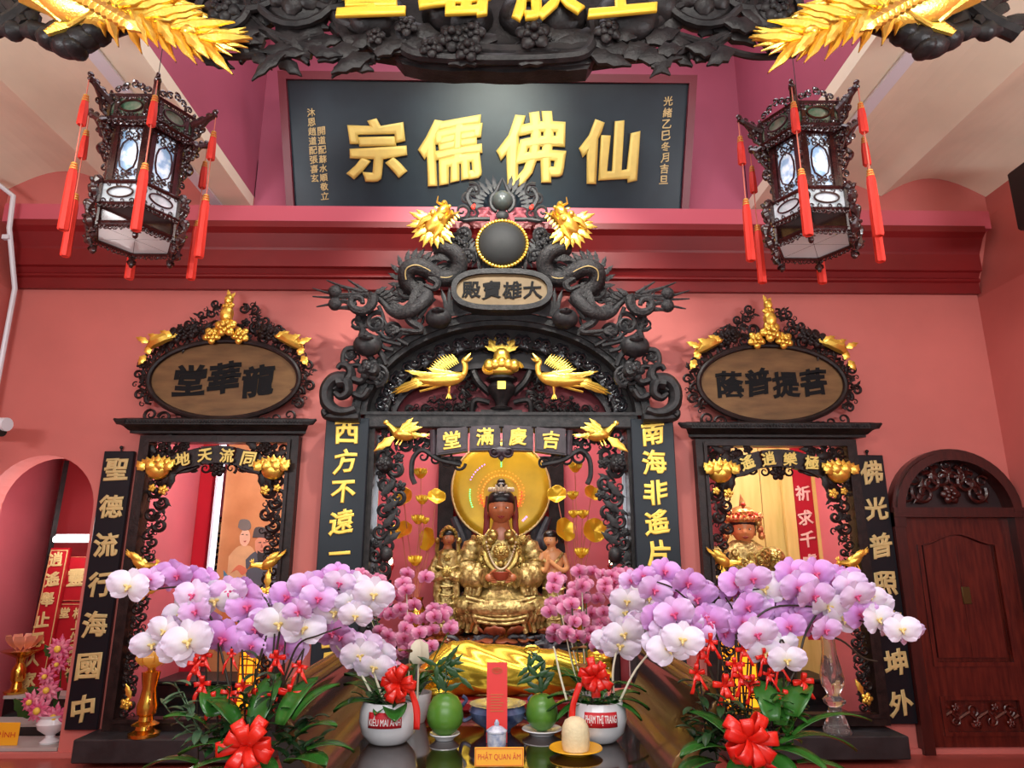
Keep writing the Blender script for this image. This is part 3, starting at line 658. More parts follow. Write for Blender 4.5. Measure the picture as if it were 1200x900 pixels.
# ================================================================== dragon pediment on top of the arch
YC = 5.6
dp = thing('dragon_pediment', 'dark carved pediment with two gold-headed dragons around a round mirror above the arch', 'carved pediment', (0, YC, 3.5))
def C(cx, cy, Y=YC):
    p = P(340 + cx / 4.615, 220 + cy / 4.615, Y); return p
def mir(p, hd): return Vector((p[0] if hd > 0 else -p[0], p[1], p[2]))
def dragon(hd):
    body = [(790, 345), (850, 352), (905, 385), (918, 430), (880, 482), (810, 490), (750, 462), (690, 450), (640, 470), (640, 520), (690, 560), (740, 590), (715, 645), (665, 690), (600, 700), (545, 672), (510, 630), (470, 600), (440, 590)]
    pts = smooth_path([mir(C(*p) + Vector((0, -.05 - .05 * math.sin(i * 1.1), 0)), hd) for i, p in enumerate(body)], 6)
    k = len(pts); rad = [.05 + .03 * math.sin(PI * min(1, .12 + i / k)) - .035 * (i / k) ** 3 for i in range(k)]
    m = MB().tube(pts, rad, 12)
    for i in range(4, k - 3, 2):                    # dorsal fin
        t = (pts[i + 1] - pts[i - 1]).normalized(); nn = Vector((-t.z, 0, t.x)) * (-1 if hd > 0 else 1)
        b = pts[i] + nn * rad[i] * .8; ang = math.atan2((nn - t * .8).z, (nn - t * .8).x)
        leaf(m, b.x, b.z, b.y, .13, .05, ang)
    scales = mat('dragon_scales', (34, 35, 37), .45, spec=.3, rgb2=(62, 61, 61), vscale=45, bump=.9, bscale=85) if 'dragon_scales' not in MATS else MATS['dragon_scales']
    o = m.build('dragon_body', scales, dp)
    m = MB()                                        # belly line in gold thread
    line = [p + Vector((0, -rad[i] * .98, -.02)) for i, p in enumerate(pts[16:54])]; m.tube(line, .006, 5); m.build('belly_line', gold_dull, o)
    h = mir(C(795, 235), hd) + Vector((0, -.12, 0)); m = MB()
    s = .2
    T = Matrix.Translation(h) @ Matrix.Diagonal((hd, 1, 1, 1)) @ Matrix.Rotation(-R(52), 4, 'Y')      # snout along local +x, up to the right
    b = MB(); b.ell((0, 0, 0), (s * .72, s * .5, s * .42), 14, 10); b.ell((s * .62, -.02, .02), (s * .42, s * .36, s * .26), 12, 8); b.ell((s * .92, -.04, .05), (s * .16, s * .3, s * .15), 10, 6)
    b.ell((s * .6, 0, -s * .26), (s * .4, s * .28, s * .1), 10, 6)
    for q in (-1, 1):
        b.ell((s * .22, -s * .42, s * .2 * q + .02), (s * .15, s * .13, s * .14), 9, 6); b.tube([(s * .02, -s * .3, s * .3 * q), (-s * .3, -s * .4, s * .42 * q), (-s * .7, -s * .35, s * .44 * q)], [.03, .026, .008], 6)
        b.ell((s * .95, -s * .3, s * .12 * q + .02), (s * .09, s * .09, s * .08), 8, 5)
        b.tube([(s * .85, -s * .2, s * .2 * q), (s * .7, -s * .5, s * .46 * q), (s * .95, -s * .5, s * .6 * q)], [.016, .01, .004], 5)
    for k2 in range(13):                              # mane of flame locks
        a = PI + (k2 - 6) * .24; r0 = s * .36
        leaf(b, r0 * 1.1 * math.cos(a), r0 * math.sin(a), -.03 - .02 * (k2 % 2), s * (.72 + .16 * (k2 % 2)), s * .3, a + (k2 - 6) * .03)
    for k2 in range(7): leaf(b, -s * .1 + s * .17 * k2, -s * .38, -.03, s * .3, s * .13, -PI / 2 - .3)
    for k2 in range(4): leaf(b, s * .05 + s * .2 * k2, s * .36, -.03, s * .24, s * .12, PI / 2 + .4)
    m.merge(b, T); m.build('dragon_head', gold, o)
    m = MB()                                        # tail curl with streaming hair, legs, claws
    m.tube(smooth_path([mir(C(*p) + Vector((0, -.06, 0)), hd) for p in ((455, 600), (448, 645), (410, 678), (360, 672), (335, 640), (350, 610), (390, 612), (400, 640))], 5), [.05 - .03 * i / 35 for i in range(36)], 8)
    for p in ([(440, 600), (380, 590), (290, 590), (210, 580), (130, 555)], [(430, 590), (330, 600), (240, 605), (130, 600)], [(360, 650), (300, 625), (230, 640), (150, 655)], [(420, 580), (380, 550), (320, 510)], [(400, 580), (330, 560), (270, 540), (205, 512)], [(350, 660), (290, 660), (230, 668)]):
        pp = smooth_path([mir(C(*q) + Vector((0, -.05, 0)), hd) for q in p], 5); n = len(pp); m.tube(pp, [.028 * (1 - .8 * i / (n - 1)) for i in range(n)], 6)
    for c0 in ((250, 575), (250, 640)): p = mir(C(*c0), hd); m.ell((p.x, p.y - .05, p.z), (.06, .05, .06), 9, 6)
    for q in range(4): leaf(m, *(lambda p: (p.x, p.z, p.y - .06))(mir(C(400 - 18 * q, 620 + 10 * q), hd)), .16, .035, (PI / 2 + .3) if hd > 0 else PI / 2 - .3)
    for p in ([(760, 500), (800, 530), (780, 560), (730, 540)], [(640, 700), (660, 740), (710, 770), (700, 790), (600, 780)], [(700, 600), (740, 640), (700, 720)]):
        pp = smooth_path([mir(C(*q) + Vector((0, -.06, 0)), hd) for q in p], 5); m.tube(pp, [.045 - .03 * i / len(pp) for i in range(len(pp))], 7)
        for q in range(3):
            e = pp[-1]; a = (2.6 + .5 * q); a = a if hd > 0 else PI - a; leaf(m, e.x, e.z, e.y, .1, .03, a)
    m.build('dragon_tail', MATS['dragon_scales'], o)
for hd in (1, -1): dragon(hd)
for hd in (1, -1):
    m = MB()
    def S_(cx, cy, r, a0=0, hand=1, turns=1.5, th=.24):
        p = mir(C(cx, cy), hd); spiral(m, p.x, p.z, r, p.y, a0 if hd > 0 else PI - a0, turns, hand * hd, th)
    def rope(ps, r0, r1=None, d=0):
        pp = smooth_path([mir(C(*q), hd) + Vector((0, -d, 0)) for q in ps], 5); n = len(pp); r1 = r0 if r1 is None else r1
        m.tube(pp, [r0 + (r1 - r0) * i / (n - 1) for i in range(n)], 7)
    # clouds and fruit following the arch down to the big end scroll
    for (x_, y_, r_) in ((640, 555, .1), (470, 730, .1), (550, 770, .1), (520, 580, .07), (580, 580, .07), (690, 520, .07), (380, 720, .08), (330, 905, .07), (470, 1010, .1)):
        S_(x_, y_, r_, y_, 1); S_(x_ + 25, y_ + 18, r_ * .7, x_, -1); S_(x_ - 22, y_ + 14, r_ * .6, x_ + y_, 1)
        p = mir(C(x_, y_), hd); m.ell((p.x, p.y + .01, p.z), (r_ * .7, .03, r_ * .6), 9, 5)
    rope([(480, 640), (500, 690), (520, 740), (600, 790), (720, 780)], .02, .014); rope([(370, 680), (390, 760), (430, 800), (520, 830), (600, 850)], .026, .02); rope([(400, 770), (380, 850), (420, 900), (460, 960), (440, 1020), (480, 1060)], .035, .02)
    rope([(620, 690), (700, 740), (720, 700), (690, 690)], .014); rope([(480, 800), (500, 860), (560, 880)], .02); rope([(540, 790), (600, 830), (640, 850)], .02)
    rope([(780, 600), (740, 640), (700, 660)], .02)
    for (x_, y_, r_) in ((805, 715, .115), (425, 860, .125)):
        p = mir(C(x_, y_), hd); m.ell((p.x, p.y - .05, p.z), (r_, .09, r_ * .8), 14, 9); m.ell((p.x, p.y - .12, p.z + .04), (r_ * .5, .05, r_ * .25), 10, 6); m.ell((p.x, p.y - .15, p.z + .05), (r_ * .2, .03, r_ * .1), 8, 5)
    for q in range(7):   # radiating leaves beside the oval board
        a = (.2 + .28 * q); p = mir(C(830, 690), hd); leaf(m, p.x + hd * .05, p.z, p.y, .28, .05, a if hd > 0 else PI - a)
    rope([(360, 870), (300, 880), (290, 950), (350, 960), (370, 930)], .03, .016); rope([(470, 870), (500, 910), (520, 960)], .03, .02)
    # end scroll sitting on the couplet board (pixel frame of the lower close-up)
    def D(cx, cy): return mir(P(370 + cx / 5.4545, 370 + cy / 5.4545, YC), hd)
    def rp(ps, rr, d=0):
        pp = smooth_path([D(*q) + Vector((0, -d, 0)) for q in ps], 6); n = len(pp); m.tube(pp, [rr[0] + (rr[1] - rr[0]) * i / (n - 1) for i in range(n)], 9, flat=1.4)
    rp([(140, 340), (165, 315), (210, 330), (225, 380), (190, 430), (120, 470)], (.02, .06)); rp([(200, 420), (130, 420), (80, 480), (80, 560), (130, 610), (200, 620), (260, 600)], (.075, .035), .03)
    rp([(150, 440), (205, 440), (215, 500), (170, 530), (130, 500)], (.055, .02), .06); rp([(60, 470), (55, 560), (100, 620)], (.04, .03)); rp([(60, 610), (70, 640), (160, 650), (280, 650)], (.03, .045)); rp([(75, 640), (60, 615), (100, 605), (160, 625)], (.03, .02), .03)
    rp([(225, 400), (290, 420), (320, 360), (280, 320), (210, 325)], (.035, .02)); rp([(330, 350), (380, 370), (390, 330), (350, 310)], (.05, .02), .03); rp([(240, 500), (300, 520), (340, 470)], (.03, .03))
    rosette(m, *(lambda p: (p.x, p.z, p.y - .03))(D(345, 350)), .1, 6)
    m.build('cloud_carving', grey_wood, dp); m = MB()
    # rays and foliage between dragon and mirror, scrolls beside the pearl
    for q in range(9):
        a = R(195 + 11 * q); p = Vector((-.30 if hd > 0 else .30, YC + .02, 4.35)); leaf(m, p.x + (.02 * q * hd), p.z - .03 * q, p.y, .2, .06, a if hd > 0 else PI - a)
    for (x_, y_) in ((935, 250), (930, 310), (955, 370), (900, 290)): S_(x_, y_, .075, y_, 1); p = mir(C(x_, y_), hd); rosette(m, p.x, p.z, p.y, .07, 5)
    rope([(985, 110), (960, 60), (975, 20), (1000, 0), (1010, 20)], .03, .018); S_(985, 15, .075, 2, -1); S_(960, 60, .06, 1, 1); S_(930, 130, .09, 3, 1); S_(985, 140, .06, 2, -1); rope([(900, 150), (940, 175), (1000, 170), (1080, 170)], .02)
    for q in range(7):
        a = R(100 + 14 * q); p0 = P(585 - 1, 240, YC); r_ = .17; leaf(m, (p0.x + r_ * .8 * math.cos(a) * 1) * (1 if hd > 0 else 1) if hd > 0 else -(p0.x + r_ * .8 * math.cos(a)), p0.z + r_ * math.sin(a) * .8, YC, .17, .05, a if hd > 0 else PI - a)
    m.build('pearl_scroll', grey_wood, dp)
pm = P(586, 289, YC); px_ = 0.0
m = MB(); prof = [(.225, -.03), (.235, 0), (.2, .02), (0.001, .05)]
T = Matrix.Translation((0, YC - .03, pm.z)) @ Matrix.Rotation(R(90), 4, 'X')
m.lathe([(.21, -.04), (.21, .03), (.19, .055), (.14, .085), (.07, .105), (.001, .11)], 36, M=T); m.build('mirror_disc', mat('dark_bronze_mirror', (44, 46, 46), .6, 0, spec=.3, var=.12, vscale=5), dp)
m = MB()
for k in range(48): a = 2 * PI * k / 48; m.ell((.222 * math.cos(a), YC - .06, pm.z + .222 * math.sin(a)), .017, 7, 5)
m.build('beaded_rim', gold, dp)
pe = P(585, 238, YC)
m = MB().ell((0, YC - .04, pe.z), .092, 16, 12); m.build('flaming_pearl', mat('dark_pearl', (64, 70, 68), .3), dp)
m = MB()
m.tube([(x, YC - .02, z) for x, z in arc(0, pe.z, .105, .11, -60, 55, 12)] + [(0.03, YC - .02, pe.z + .17), (0, YC - .02, pe.z + .24)], [.022] * 13 + [.016, .006], 7); m.tube([(-x, YC - .02, z) for x, z in arc(0, pe.z, .105, .11, -60, 55, 12)] + [(-.03, YC - .02, pe.z + .17), (0, YC - .02, pe.z + .24)], [.022] * 13 + [.016, .006], 7)
m.ell((0, YC - .02, pe.z - .13), (.06, .03, .05), 9, 6); m.build('pearl_flame', grey_wood, dp)
for hd in (1, -1):     # little red blossom knots wired on
    m = MB()
    for q in ((990, 105),): p = mir(C(*q, YC - .08), hd); m.ell(p, (.02, .015, .025), 8, 6); m.ell(p + Vector((.01, 0, .02)), .014, 7, 5)
    m.build('red_knot', tassel_red, dp)
# oval board of the pediment
zo = P(585, 345, YC).z; yo = YC - .1
m = MB(); rx, rz = .4, .155
def sup(rx, rz, n=56, e=.62): return [(rx * math.copysign(abs(math.cos(2 * PI * i / n)) ** e, math.cos(2 * PI * i / n)), zo + rz * math.copysign(abs(math.sin(2 * PI * i / n)) ** .85, math.sin(2 * PI * i / n))) for i in range(n)]
ob = MB().prism(sup(rx, rz), (), yo, yo + .1).build('oval_plaque', oval_grey, dp)
MB().prism(sup(rx + .035, rz + .035), [sup(rx - .01, rz - .01)], yo - .03, yo + .12).build('plaque_rim', grey_wood, ob, angle=50)
for k, ch in enumerate('殿寶雄大'):
    m = MB(); put_char(m, ch, ((k - 1.5) * .175, yo - .006, zo), .165, None, .026, .2); m.build('character', ink, ob, angle=60)
# ================================================================== carved valance across the front of the bay
rv = random.Random(5)
YV = 2.9
va = thing('carved_valance', 'dark openwork wooden valance across the top, with gold characters and two gilded long-tailed birds', 'carved valance', (0, YV, 3.9))
def V(px, py, d=0): return P(px, py, YV - d)
PXM = 3.42 / 800      # metres per photo pixel at the valance
m = MB()
lip = [(392, 40), (402, 52), (425, 60), (450, 64), (462, 66), (472, 78), (498, 84), (530, 87), (560, 86), (585, 88), (610, 88), (635, 85), (665, 86), (688, 84), (696, 72), (725, 68), (752, 60), (768, 50), (778, 38)]
edge = [(V(*q).x, V(*q).z) for q in lip]
m.prism(edge + [(V(800, -60).x, V(800, -60).z), (V(370, -60).x, V(370, -60).z)], (), YV - .02, YV + .07)
m.tube([(x, YV - .03, z + .1) for x, z in edge], .045, 9); m.tube([(x, YV + .0, z + .05) for x, z in edge], .04, 8)
m.tube(smooth_path([V(470, 10, .05), V(463, 40, .05), (V(480, 62, .06)), V(520, 68, .06), V(585, 70, .06), V(650, 68, .06), V(686, 62, .06), V(696, 40, .05), V(690, 10, .05)]), .03, 8)
for (x, y, r) in ((440, 20, .16), (548, 22, .13), (522, 18, .12), (617, 20, .14), (654, 22, .14), (735, 22, .17), (770, 8, .12)):
    m.ell(V(x, y, .03), (r, .1, r * .85), 16, 10)
for (x, y, r) in ((530, 44, .08), (553, 38, .07), (625, 40, .09), (712, 36, .07), (505, 55, .06), (548, 58, .07), (440, 42, .05), (476, 30, .06)): p = V(x, y, .1); rosette(m, p.x, p.z, p.y, r, 5, x)
for k in range(26):
    x = 420 + 13.5 * k; p = V(x, rv.uniform(38, 66), .06); leaf(m, p.x, p.z, p.y, rv.uniform(.12, .24), .1, rv.uniform(-.5, .5) + (0 if x > 585 else PI), curl=.1)
for k in range(14): p = V(rv.uniform(480, 690), rv.uniform(42, 62), .05); spiral(m, p.x, p.z, .06, p.y, k, 1.3, rv.choice((-1, 1)), .26)
m.build('centre_panel', black_wood, va)
for ch, x, y, sz in (('聖', 435, -13, .33), ('瑤', 534, -15, .35), ('朕', 641, -13, .35), ('上', 728, -14, .33)):
    m = MB(); put_char(m, ch, V(x, y, .16), sz, None, .04, .8); m.build('character', mat('yellow_gilt', (240, 196, 60), .4, .3) if 'yellow_gilt' not in MATS else MATS['yellow_gilt'], va, angle=60)
for sd in (-1, 1):
    def X(px, py, d=0): return V(px, py, d) if sd < 0 else V(1172 - px, py, d)
    m = MB()                             # peonies, fruit, branches and leaves
    for (x, y, r) in ((352, 2, .2), (300, -10, .17), (268, 22, .12), (395, -5, .14)):
        p = X(x, y); m.ell((p.x, p.y - .02, p.z), (r, .08, r), 14, 8); rosette(m, p.x, p.z, p.y - .08, r * .75, 7, x, 3)
        m.tube([(p.x + r * math.cos(a * .3), p.y - .07, p.z + r * math.sin(a * .3)) for a in range(22)], .022, 6)
    for (ps, r) in (([(205, 40), (250, 36), (300, 34), (350, 52), (400, 66), (440, 70)], .022), ([(240, 64), (290, 66), (340, 52), (380, 40)], .018), ([(275, 0), (330, 52), (365, 66)], .018), ([(300, 40), (290, 20), (310, 0)], .014)):
        m.tube(smooth_path([X(*q, .03) for q in ps]), r, 7)
    for k in range(24):
        t = k / 23; x = 215 + 225 * t; y = rv.uniform(18, 66) if x < 330 else rv.uniform(40, 70)
        if x > 385: y = rv.uniform(56, 72)
        p = X(x, y, rv.uniform(0, .08)); leaf(m, p.x, p.z, p.y, rv.uniform(.12, .21), rv.uniform(.06, .1), rv.uniform(-.9, .9) + (PI if rv.random() < .5 else 0), curl=rv.uniform(-.15, .15))
    for k in range(10): p = X(rv.uniform(230, 380), rv.uniform(-20, 30), .02); leaf(m, p.x, p.z, p.y, .3, .16, rv.random() * 6.28)
    m.build('peony_carving', black_wood, va)
    m = MB()                             # gnarled branch the bird stands on
    m.tube(smooth_path([X(-60, 12), X(0, 34), X(40, 36), X(90, 34), X(140, 32), X(220, 30), X(260, 34)]), [.042 + .012 * math.sin(i * 1.7) for i in range(37)], 9)
    m.tube(smooth_path([X(-20, 40), X(20, 20), X(50, -10), X(60, -40)]), .045, 8); m.tube(smooth_path([X(30, 30), X(10, 5), X(-30, -20)]), .035, 8)
    for (x, y, r) in ((62, 46, .07), (80, 54, .075), (96, 46, .08), (112, 40, .065), (72, 40, .06), (88, 58, .05)): m.ell(X(x, y, .04), (r * 1.1, .07, r * .8), 10, 7)
    for k in range(8): p = X(-10 + 8 * k, -5 + rv.uniform(-12, 12), 0); leaf(m, p.x, p.z, p.y, .22, .12, rv.random() * 6)
    m.build('branch', black_wood, va)
    m = MB(); hand = 1 if sd < 0 else -1  # gilded bird: body, leg, foot and layered tail
    m.tube(smooth_path([X(20, -70, .06), X(50, -45, .1), X(80, -20, .1), X(110, -4, .09), X(150, 8, .08), X(200, 28, .06), X(245, 46, .04)]), [.1 + .12 * math.sin(PI * min(1, i / 30)) * (1 - i / 60) if i < 24 else .06 * (1 - (i - 24) / 16) + .02 for i in range(37)], 12, flat=.6)
    m.tube([X(40, -10, .1), X(62, 12, .1), X(74, 26, .08)], [.09, .035, .018], 8)
    m.tube([X(131, 2, .16), X(108, 14, .14), X(78, 32, .1)], [.016, .013, .014], 7)
    for k in range(4): m.tube([X(80, 31, .1), X(66 - 4 * k, 30 + 3 * k, .12), X(54 + 5 * k, 35 + 1.5 * k, .1)], [.018, .018, .006], 6)
    for k in range(24):
        t = k / 23; p = X(112 + 120 * t, -4 + 47 * t, .1 + .02 * (k % 3)); s2 = 1 if k % 2 else -1
        a = R(-23 + s2 * (48 - 26 * t)); L = .24 + .06 * math.sin(5 * t + k)
        a = a if hand > 0 else PI - a; leaf(m, p.x, p.z, p.y, L, .055, a, bulge=.5)
    for k in range(9):
        p = X(222 + 2 * k, 42 + (k - 4) * 1.5, .1); a = R(-14 + (k - 4) * 9); a = a if hand > 0 else PI - a; leaf(m, p.x, p.z, p.y, .26 - .012 * abs(k - 4), .04, a, bulge=.5)
    for k in range(8):
        p = X(150 + 9 * k, -8 + 2.4 * k, .08); a = R(8 - 5 * k); a = a if hand > 0 else PI - a; leaf(m, p.x, p.z, p.y, .22, .045, a, bulge=.5)
    for k in range(10):
        p = X(75 + 7 * k, -16 + 4 * k, .22); a = R(-35); a = a if hand > 0 else PI - a; leaf(m, p.x, p.z, p.y, .14, .07, a, bulge=.5)
    p = X(222, 36, .13); m.ell(p, (.04, .03, .03), 10, 6)
    m.build('gilded_bird', gold, va)

# ================================================================== hexagonal lanterns
lg = mat('lit_painted_glass', (196, 206, 220), .2, emit=(196, 210, 232), estr=.6)
nt = lg.node_tree; bs = nt.nodes['Principled BSDF']
tc = nt.nodes.new('ShaderNodeTexCoord'); nz = nt.nodes.new('ShaderNodeTexNoise'); nz.inputs['Scale'].default_value = 14; nz.inputs['Detail'].default_value = 5
rp_ = nt.nodes.new('ShaderNodeValToRGB'); rp_.color_ramp.elements[0].position = .42; rp_.color_ramp.elements[0].color = lin((140, 168, 198)); rp_.color_ramp.elements[1].position = .56; rp_.color_ramp.elements[1].color = lin((216, 226, 238))
nt.links.new(tc.outputs['Object'], nz.inputs['Vector']); nt.links.new(nz.outputs['Fac'], rp_.inputs[0]); nt.links.new(rp_.outputs[0], bs.inputs['Base Color']); nt.links.new(rp_.outputs[0], bs.inputs['Emission Color'])
pg = mat('green_painted_glass', (150, 150, 130), .25, rgb2=(70, 110, 84), vscale=16)
pg2 = mat('pale_painted_glass', (206, 206, 212), .2, rgb2=(150, 160, 160), vscale=18, emit=(210, 212, 222), estr=.28)
clear = mat('frosted_glass_base', (196, 190, 190), .3, emit=(200, 196, 196), estr=.18)
def hexp(r, z, k): a = R(60 * k - 60); return Vector((r * math.cos(a), r * math.sin(a), z))   # corner k; the side between corner 0 and -1 faces -Y
def make_lantern(label):
    t = thing('hexagonal_lantern', label, 'lantern', (0, 0, 0), 'hexagonal lanterns with red tassels')
    def hexframe(m, r, z0, z1, bar):
        for k in range(6):
            for z in (z0, z1):
                a, b = hexp(r, z, k), hexp(r, z, k + 1); m.tube([a, b], bar, 4, up=(0, 0, 1))
            m.tube([hexp(r, z0, k), hexp(r, z1, k)], bar * 1.1, 6)
    m = MB(); hexframe(m, .27, .30, .455, .014); hexframe(m, .255, .275, .30, .012); m.build('roof_band', lantern_wood, t, angle=30)
    m = MB(); hexframe(m, .215, -.11, .275, .016); m.build('body_frame', lantern_wood, t, angle=30)
    m = MB(); hexframe(m, .245, -.26, -.12, .013); m.build('lower_band', lantern_wood, t, angle=30)
    m = MB(); hexframe(m, .235, -.40, -.38, .013)
    for k in range(6):
        m.tube([hexp(.235, -.26, k), hexp(.235, -.4, k)], .012, 6)
        m.tube([hexp(.23, -.385, k), (0, 0, -.385)], .008, 5)
    m.build('base_frame', lantern_wood, t, angle=30)
    for k in range(6):                       # carved crests, fretwork, glass, one side at a time
        a, b = hexp(1, 0, k), hexp(1, 0, k + 1); mid = (a + b) / 2; nrm = mid.normalized(); tx = Vector((-nrm.y, nrm.x, 0))
        if k % 6 == 5: pass
        M = lambda r: Matrix(((tx.x, -nrm.x, 0, nrm.x * r), (tx.y, -nrm.y, 0, nrm.y * r), (0, 0, 1, 0), (0, 0, 0, 1)))
        c30 = math.cos(R(30)); m = MB()
        b1 = MB(); w1 = .118
        for q in range(5): spiral(b1, (q - 2) * .045, .49 + .02 * (2 - abs(q - 2)), .026, 0, q, 1.3, 1 if q < 2 else -1, .34)
        for q in (-1, 1): spiral(b1, q * .085, .42, .02, .0, q, 1.2, q, .3); spiral(b1, q * .085, .335, .02, .0, q, 1.2, -q, .3); b1.box((q * .09 - .012, -.004, .3), (q * .09 + .012, .01, .455))
        for q in range(8): spiral(b1, (q - 3.5) * .028, .438, .014, 0, q, 1.1, 1, .34); spiral(b1, (q - 3.5) * .028, .318, .014, 0, q, 1.1, -1, .34)
        b1.tube([(x, -.006, z) for x, z in arc(0, .378, .07, .04, 0, 360, 24)], .007, 5)
        for q in range(7): spiral(b1, (q - 3) * .036, .262, .02, -.01, q, 1.2, 1, .36)
        m.merge(b1, M(.27 * c30)); m.build('crest_fretwork', lantern_wood, t); m = MB()
        b1 = MB()
        b1.tube([(x, -.006, z) for x, z in ((-.04, .15), (0, .19), (.04, .15), (.052, .1), (.052, .04), (.04, -.01), (0, -.04), (-.04, -.01), (-.052, .04), (-.052, .1), (-.04, .15))], .006, 5)
        for q in range(22):
            xx = (q % 4 - 1.5) * .042; zz = (.255, .215, .19, -.04, -.06, -.085)[q // 4]
            spiral(b1, xx, zz, .021, 0, q * 1.3, 1.2, 1 if q % 2 else -1, .3)
        for q in (-1, 1): b1.box((q * .086 - .014, -.012, -.11), (q * .086 + .014, .008, .275)); b1.box((q * .066 - .004, -.004, -.1), (q * .066 + .004, .004, .265))
        b1.box((-.1, -.012, .255), (.1, .008, .275)); b1.box((-.1, -.012, -.11), (.1, .008, -.095))
        m.merge(b1, M(.215 * c30)); m.build('pane_fretwork', lantern_wood, t); m = MB()
        b1 = MB()
        for q in range(9): spiral(b1, (q - 4) * .027, -.275, .019, 0, q, 1.2, 1, .34); spiral(b1, (q - 4) * .027, -.415, .015, -.0, q, 1.2, 1, .34)
        b1.tube([(x, -.006, z) for x, z in arc(0, -.19, .075, .034, 0, 360, 20)], .006, 5)
        for q in range(8): spiral(b1, (q - 3.5) * .028, -.138 if q % 2 else -.243, .016, 0, q, 1.1, 1, .3)
        m.merge(b1, M(.245 * c30)); m.build('lower_fretwork', lantern_wood, t)
        m = MB().box((-.075, 0, -.1), (.075, .006, .26)); q = MB(); q.merge(m, M(.205 * c30)); q.build('glass_pane', lg, t, smooth=False)
        m = MB().box((-.12, 0, .315), (.12, .006, .44)); q = MB(); q.merge(m, M(.262 * c30)); q.build('painted_panel', pg, t, smooth=False)
        m = MB().box((-.11, 0, -.25), (.11, .006, -.13)); q = MB(); q.merge(m, M(.238 * c30)); q.build('painted_panel', pg2, t, smooth=False)
        # corner bracket with dragon arm
        d = hexp(1, 0, k); tn = Vector((-d.y, d.x, 0)); A = Matrix(((d.x, tn.x, 0, 0), (d.y, tn.y, 0, 0), (0, 0, 1, 0), (0, 0, 0, 1)))
        b2 = MB()
        b2.tube(smooth_path([(.26, 0, .40), (.31, 0, .425), (.345, 0, .45), (.38, 0, .475), (.41, 0, .49)]), [.03, .03, .028, .027, .026, .025, .024, .024, .023, .022, .022, .022, .021, .02, .02, .02, .019, .019, .02, .021, .022, .02, .018, .016, .012], 7)
        for q in range(4): b2.ell((.4 - .04 * q, 0, .51 - .025 * q), (.02, .014, .018), 7, 5)
        for q in range(5): spiral(b2, .275 + .028 * (q % 3), .32 + .03 * q, .03, 0, q, 1.2, 1, .34)
        b2.tube([(.26, 0, .3), (.31, 0, .33), (.33, 0, .4), (.36, 0, .45)], .012, 6)
        for q in range(5): spiral(b2, .235 + .02 * (q % 2), .25 - .05 * q, .026 + .006 * (q == 0), 0, q, 1.3, -1, .36)
        b2.tube(smooth_path([(.26, 0, .29), (.31, 0, .25), (.29, 0, .2), (.26, 0, .14)]), [.016] * 12 + [.006] * 7, 6)
        m = MB().merge(b2, A); arm = m.build('bracket', lantern_wood, t)
        b2 = MB()
        b2.tube(smooth_path([(.25, 0, -.1), (.29, 0, -.16), (.27, 0, -.24), (.3, 0, -.32), (.27, 0, -.41), (.25, 0, -.45)]), [.02 + .01 * math.sin(i * .9) for i in range(31)], 7)
        for q in range(6): spiral(b2, .275 + .018 * (q % 2), -.12 - .055 * q, .03, 0, q * 1.4, 1.3, 1 if q % 2 else -1, .36)
        b2.ell((.245, 0, -.46), (.022, .018, .03), 7, 5); m = MB().merge(b2, A); m.build('foot_bracket', lantern_wood, t)
        # two-stage tassel from the arm tip
        tip = d * .405; m = MB(); m.tube([(tip.x, tip.y, .49), (tip.x, tip.y, .36)], .0035, 5)
        m.tube([(tip.x, tip.y, .18), (tip.x, tip.y, -.08)], .004, 5); cord = m.build('cord', cord_pink, t)
        for z0, L_, r_ in ((.37, .2, .022), (-.08, .42, .025)):
            m = MB(); m.lathe([(.006, z0), (.012, z0 - .012), (r_ * .8, z0 - .05), (r_, z0 - .09), (r_ * 1.12, z0 - L_), (r_ * .9, z0 - L_ - .008), (.001, z0 - L_)], 14, (tip.x, tip.y, 0), mod=lambda a, i: 1 + .08 * math.cos(7 * a)); ts = m.build('tassel', tassel_red, t)
            m = MB()
            for q in range(3): m.lathe([(r_ * .5, z0 - .004 - .016 * q), (r_ * (.72 + .1 * q), z0 - .01 - .016 * q), (r_ * (.66 + .1 * q), z0 - .017 - .016 * q)], 12, (tip.x, tip.y, 0))
            m.build('gold_band', tassel_gold, ts)
    m = MB()
    q = [hexp(.228, -.392, k) for k in range(6)]; m.add(q + [v + Vector((0, 0, .006)) for v in q], [tuple(range(6)), tuple(range(11, 5, -1))] + [(i, (i + 1) % 6, (i + 1) % 6 + 6, i + 6) for i in range(6)]); m.build('glass_base', clear, t, smooth=False)
    m = MB(); q = [hexp(.24, -.275, k) for k in range(6)]; m.add(q + [v + Vector((0, 0, .008)) for v in q], [tuple(range(6)), tuple(range(11, 5, -1))] + [(i, (i + 1) % 6, (i + 1) % 6 + 6, i + 6) for i in range(6)]); m.build('light_blocker', lantern_wood, t, smooth=False)  # added plate, blocks the view up into the glowing panes
    m = MB().tube([(0, 0, .3), (0, 0, .5), (0, 0, .52), (0, 0, 3.6)], [.012, .012, .0025, .0025], 6); m.build('hanging_wire', black_wood, t)
    return t
la = make_lantern('hexagonal rosewood lantern with red tassels hanging above the oval board with three characters')
lb = copy_tree(la)
lb['label'] = 'hexagonal rosewood lantern with red tassels hanging on the mahogany door side of the hall'
for t, px in ((la, 171), (lb, 943)):
    p = P(px, 190, 3.62); t.location = (p.x, 3.62, 3.66); t.scale = (.93, .93, .93)
    point('lantern_bulb', (p.x, 3.62, 3.74), 5, (.9, .95, 1), .06)
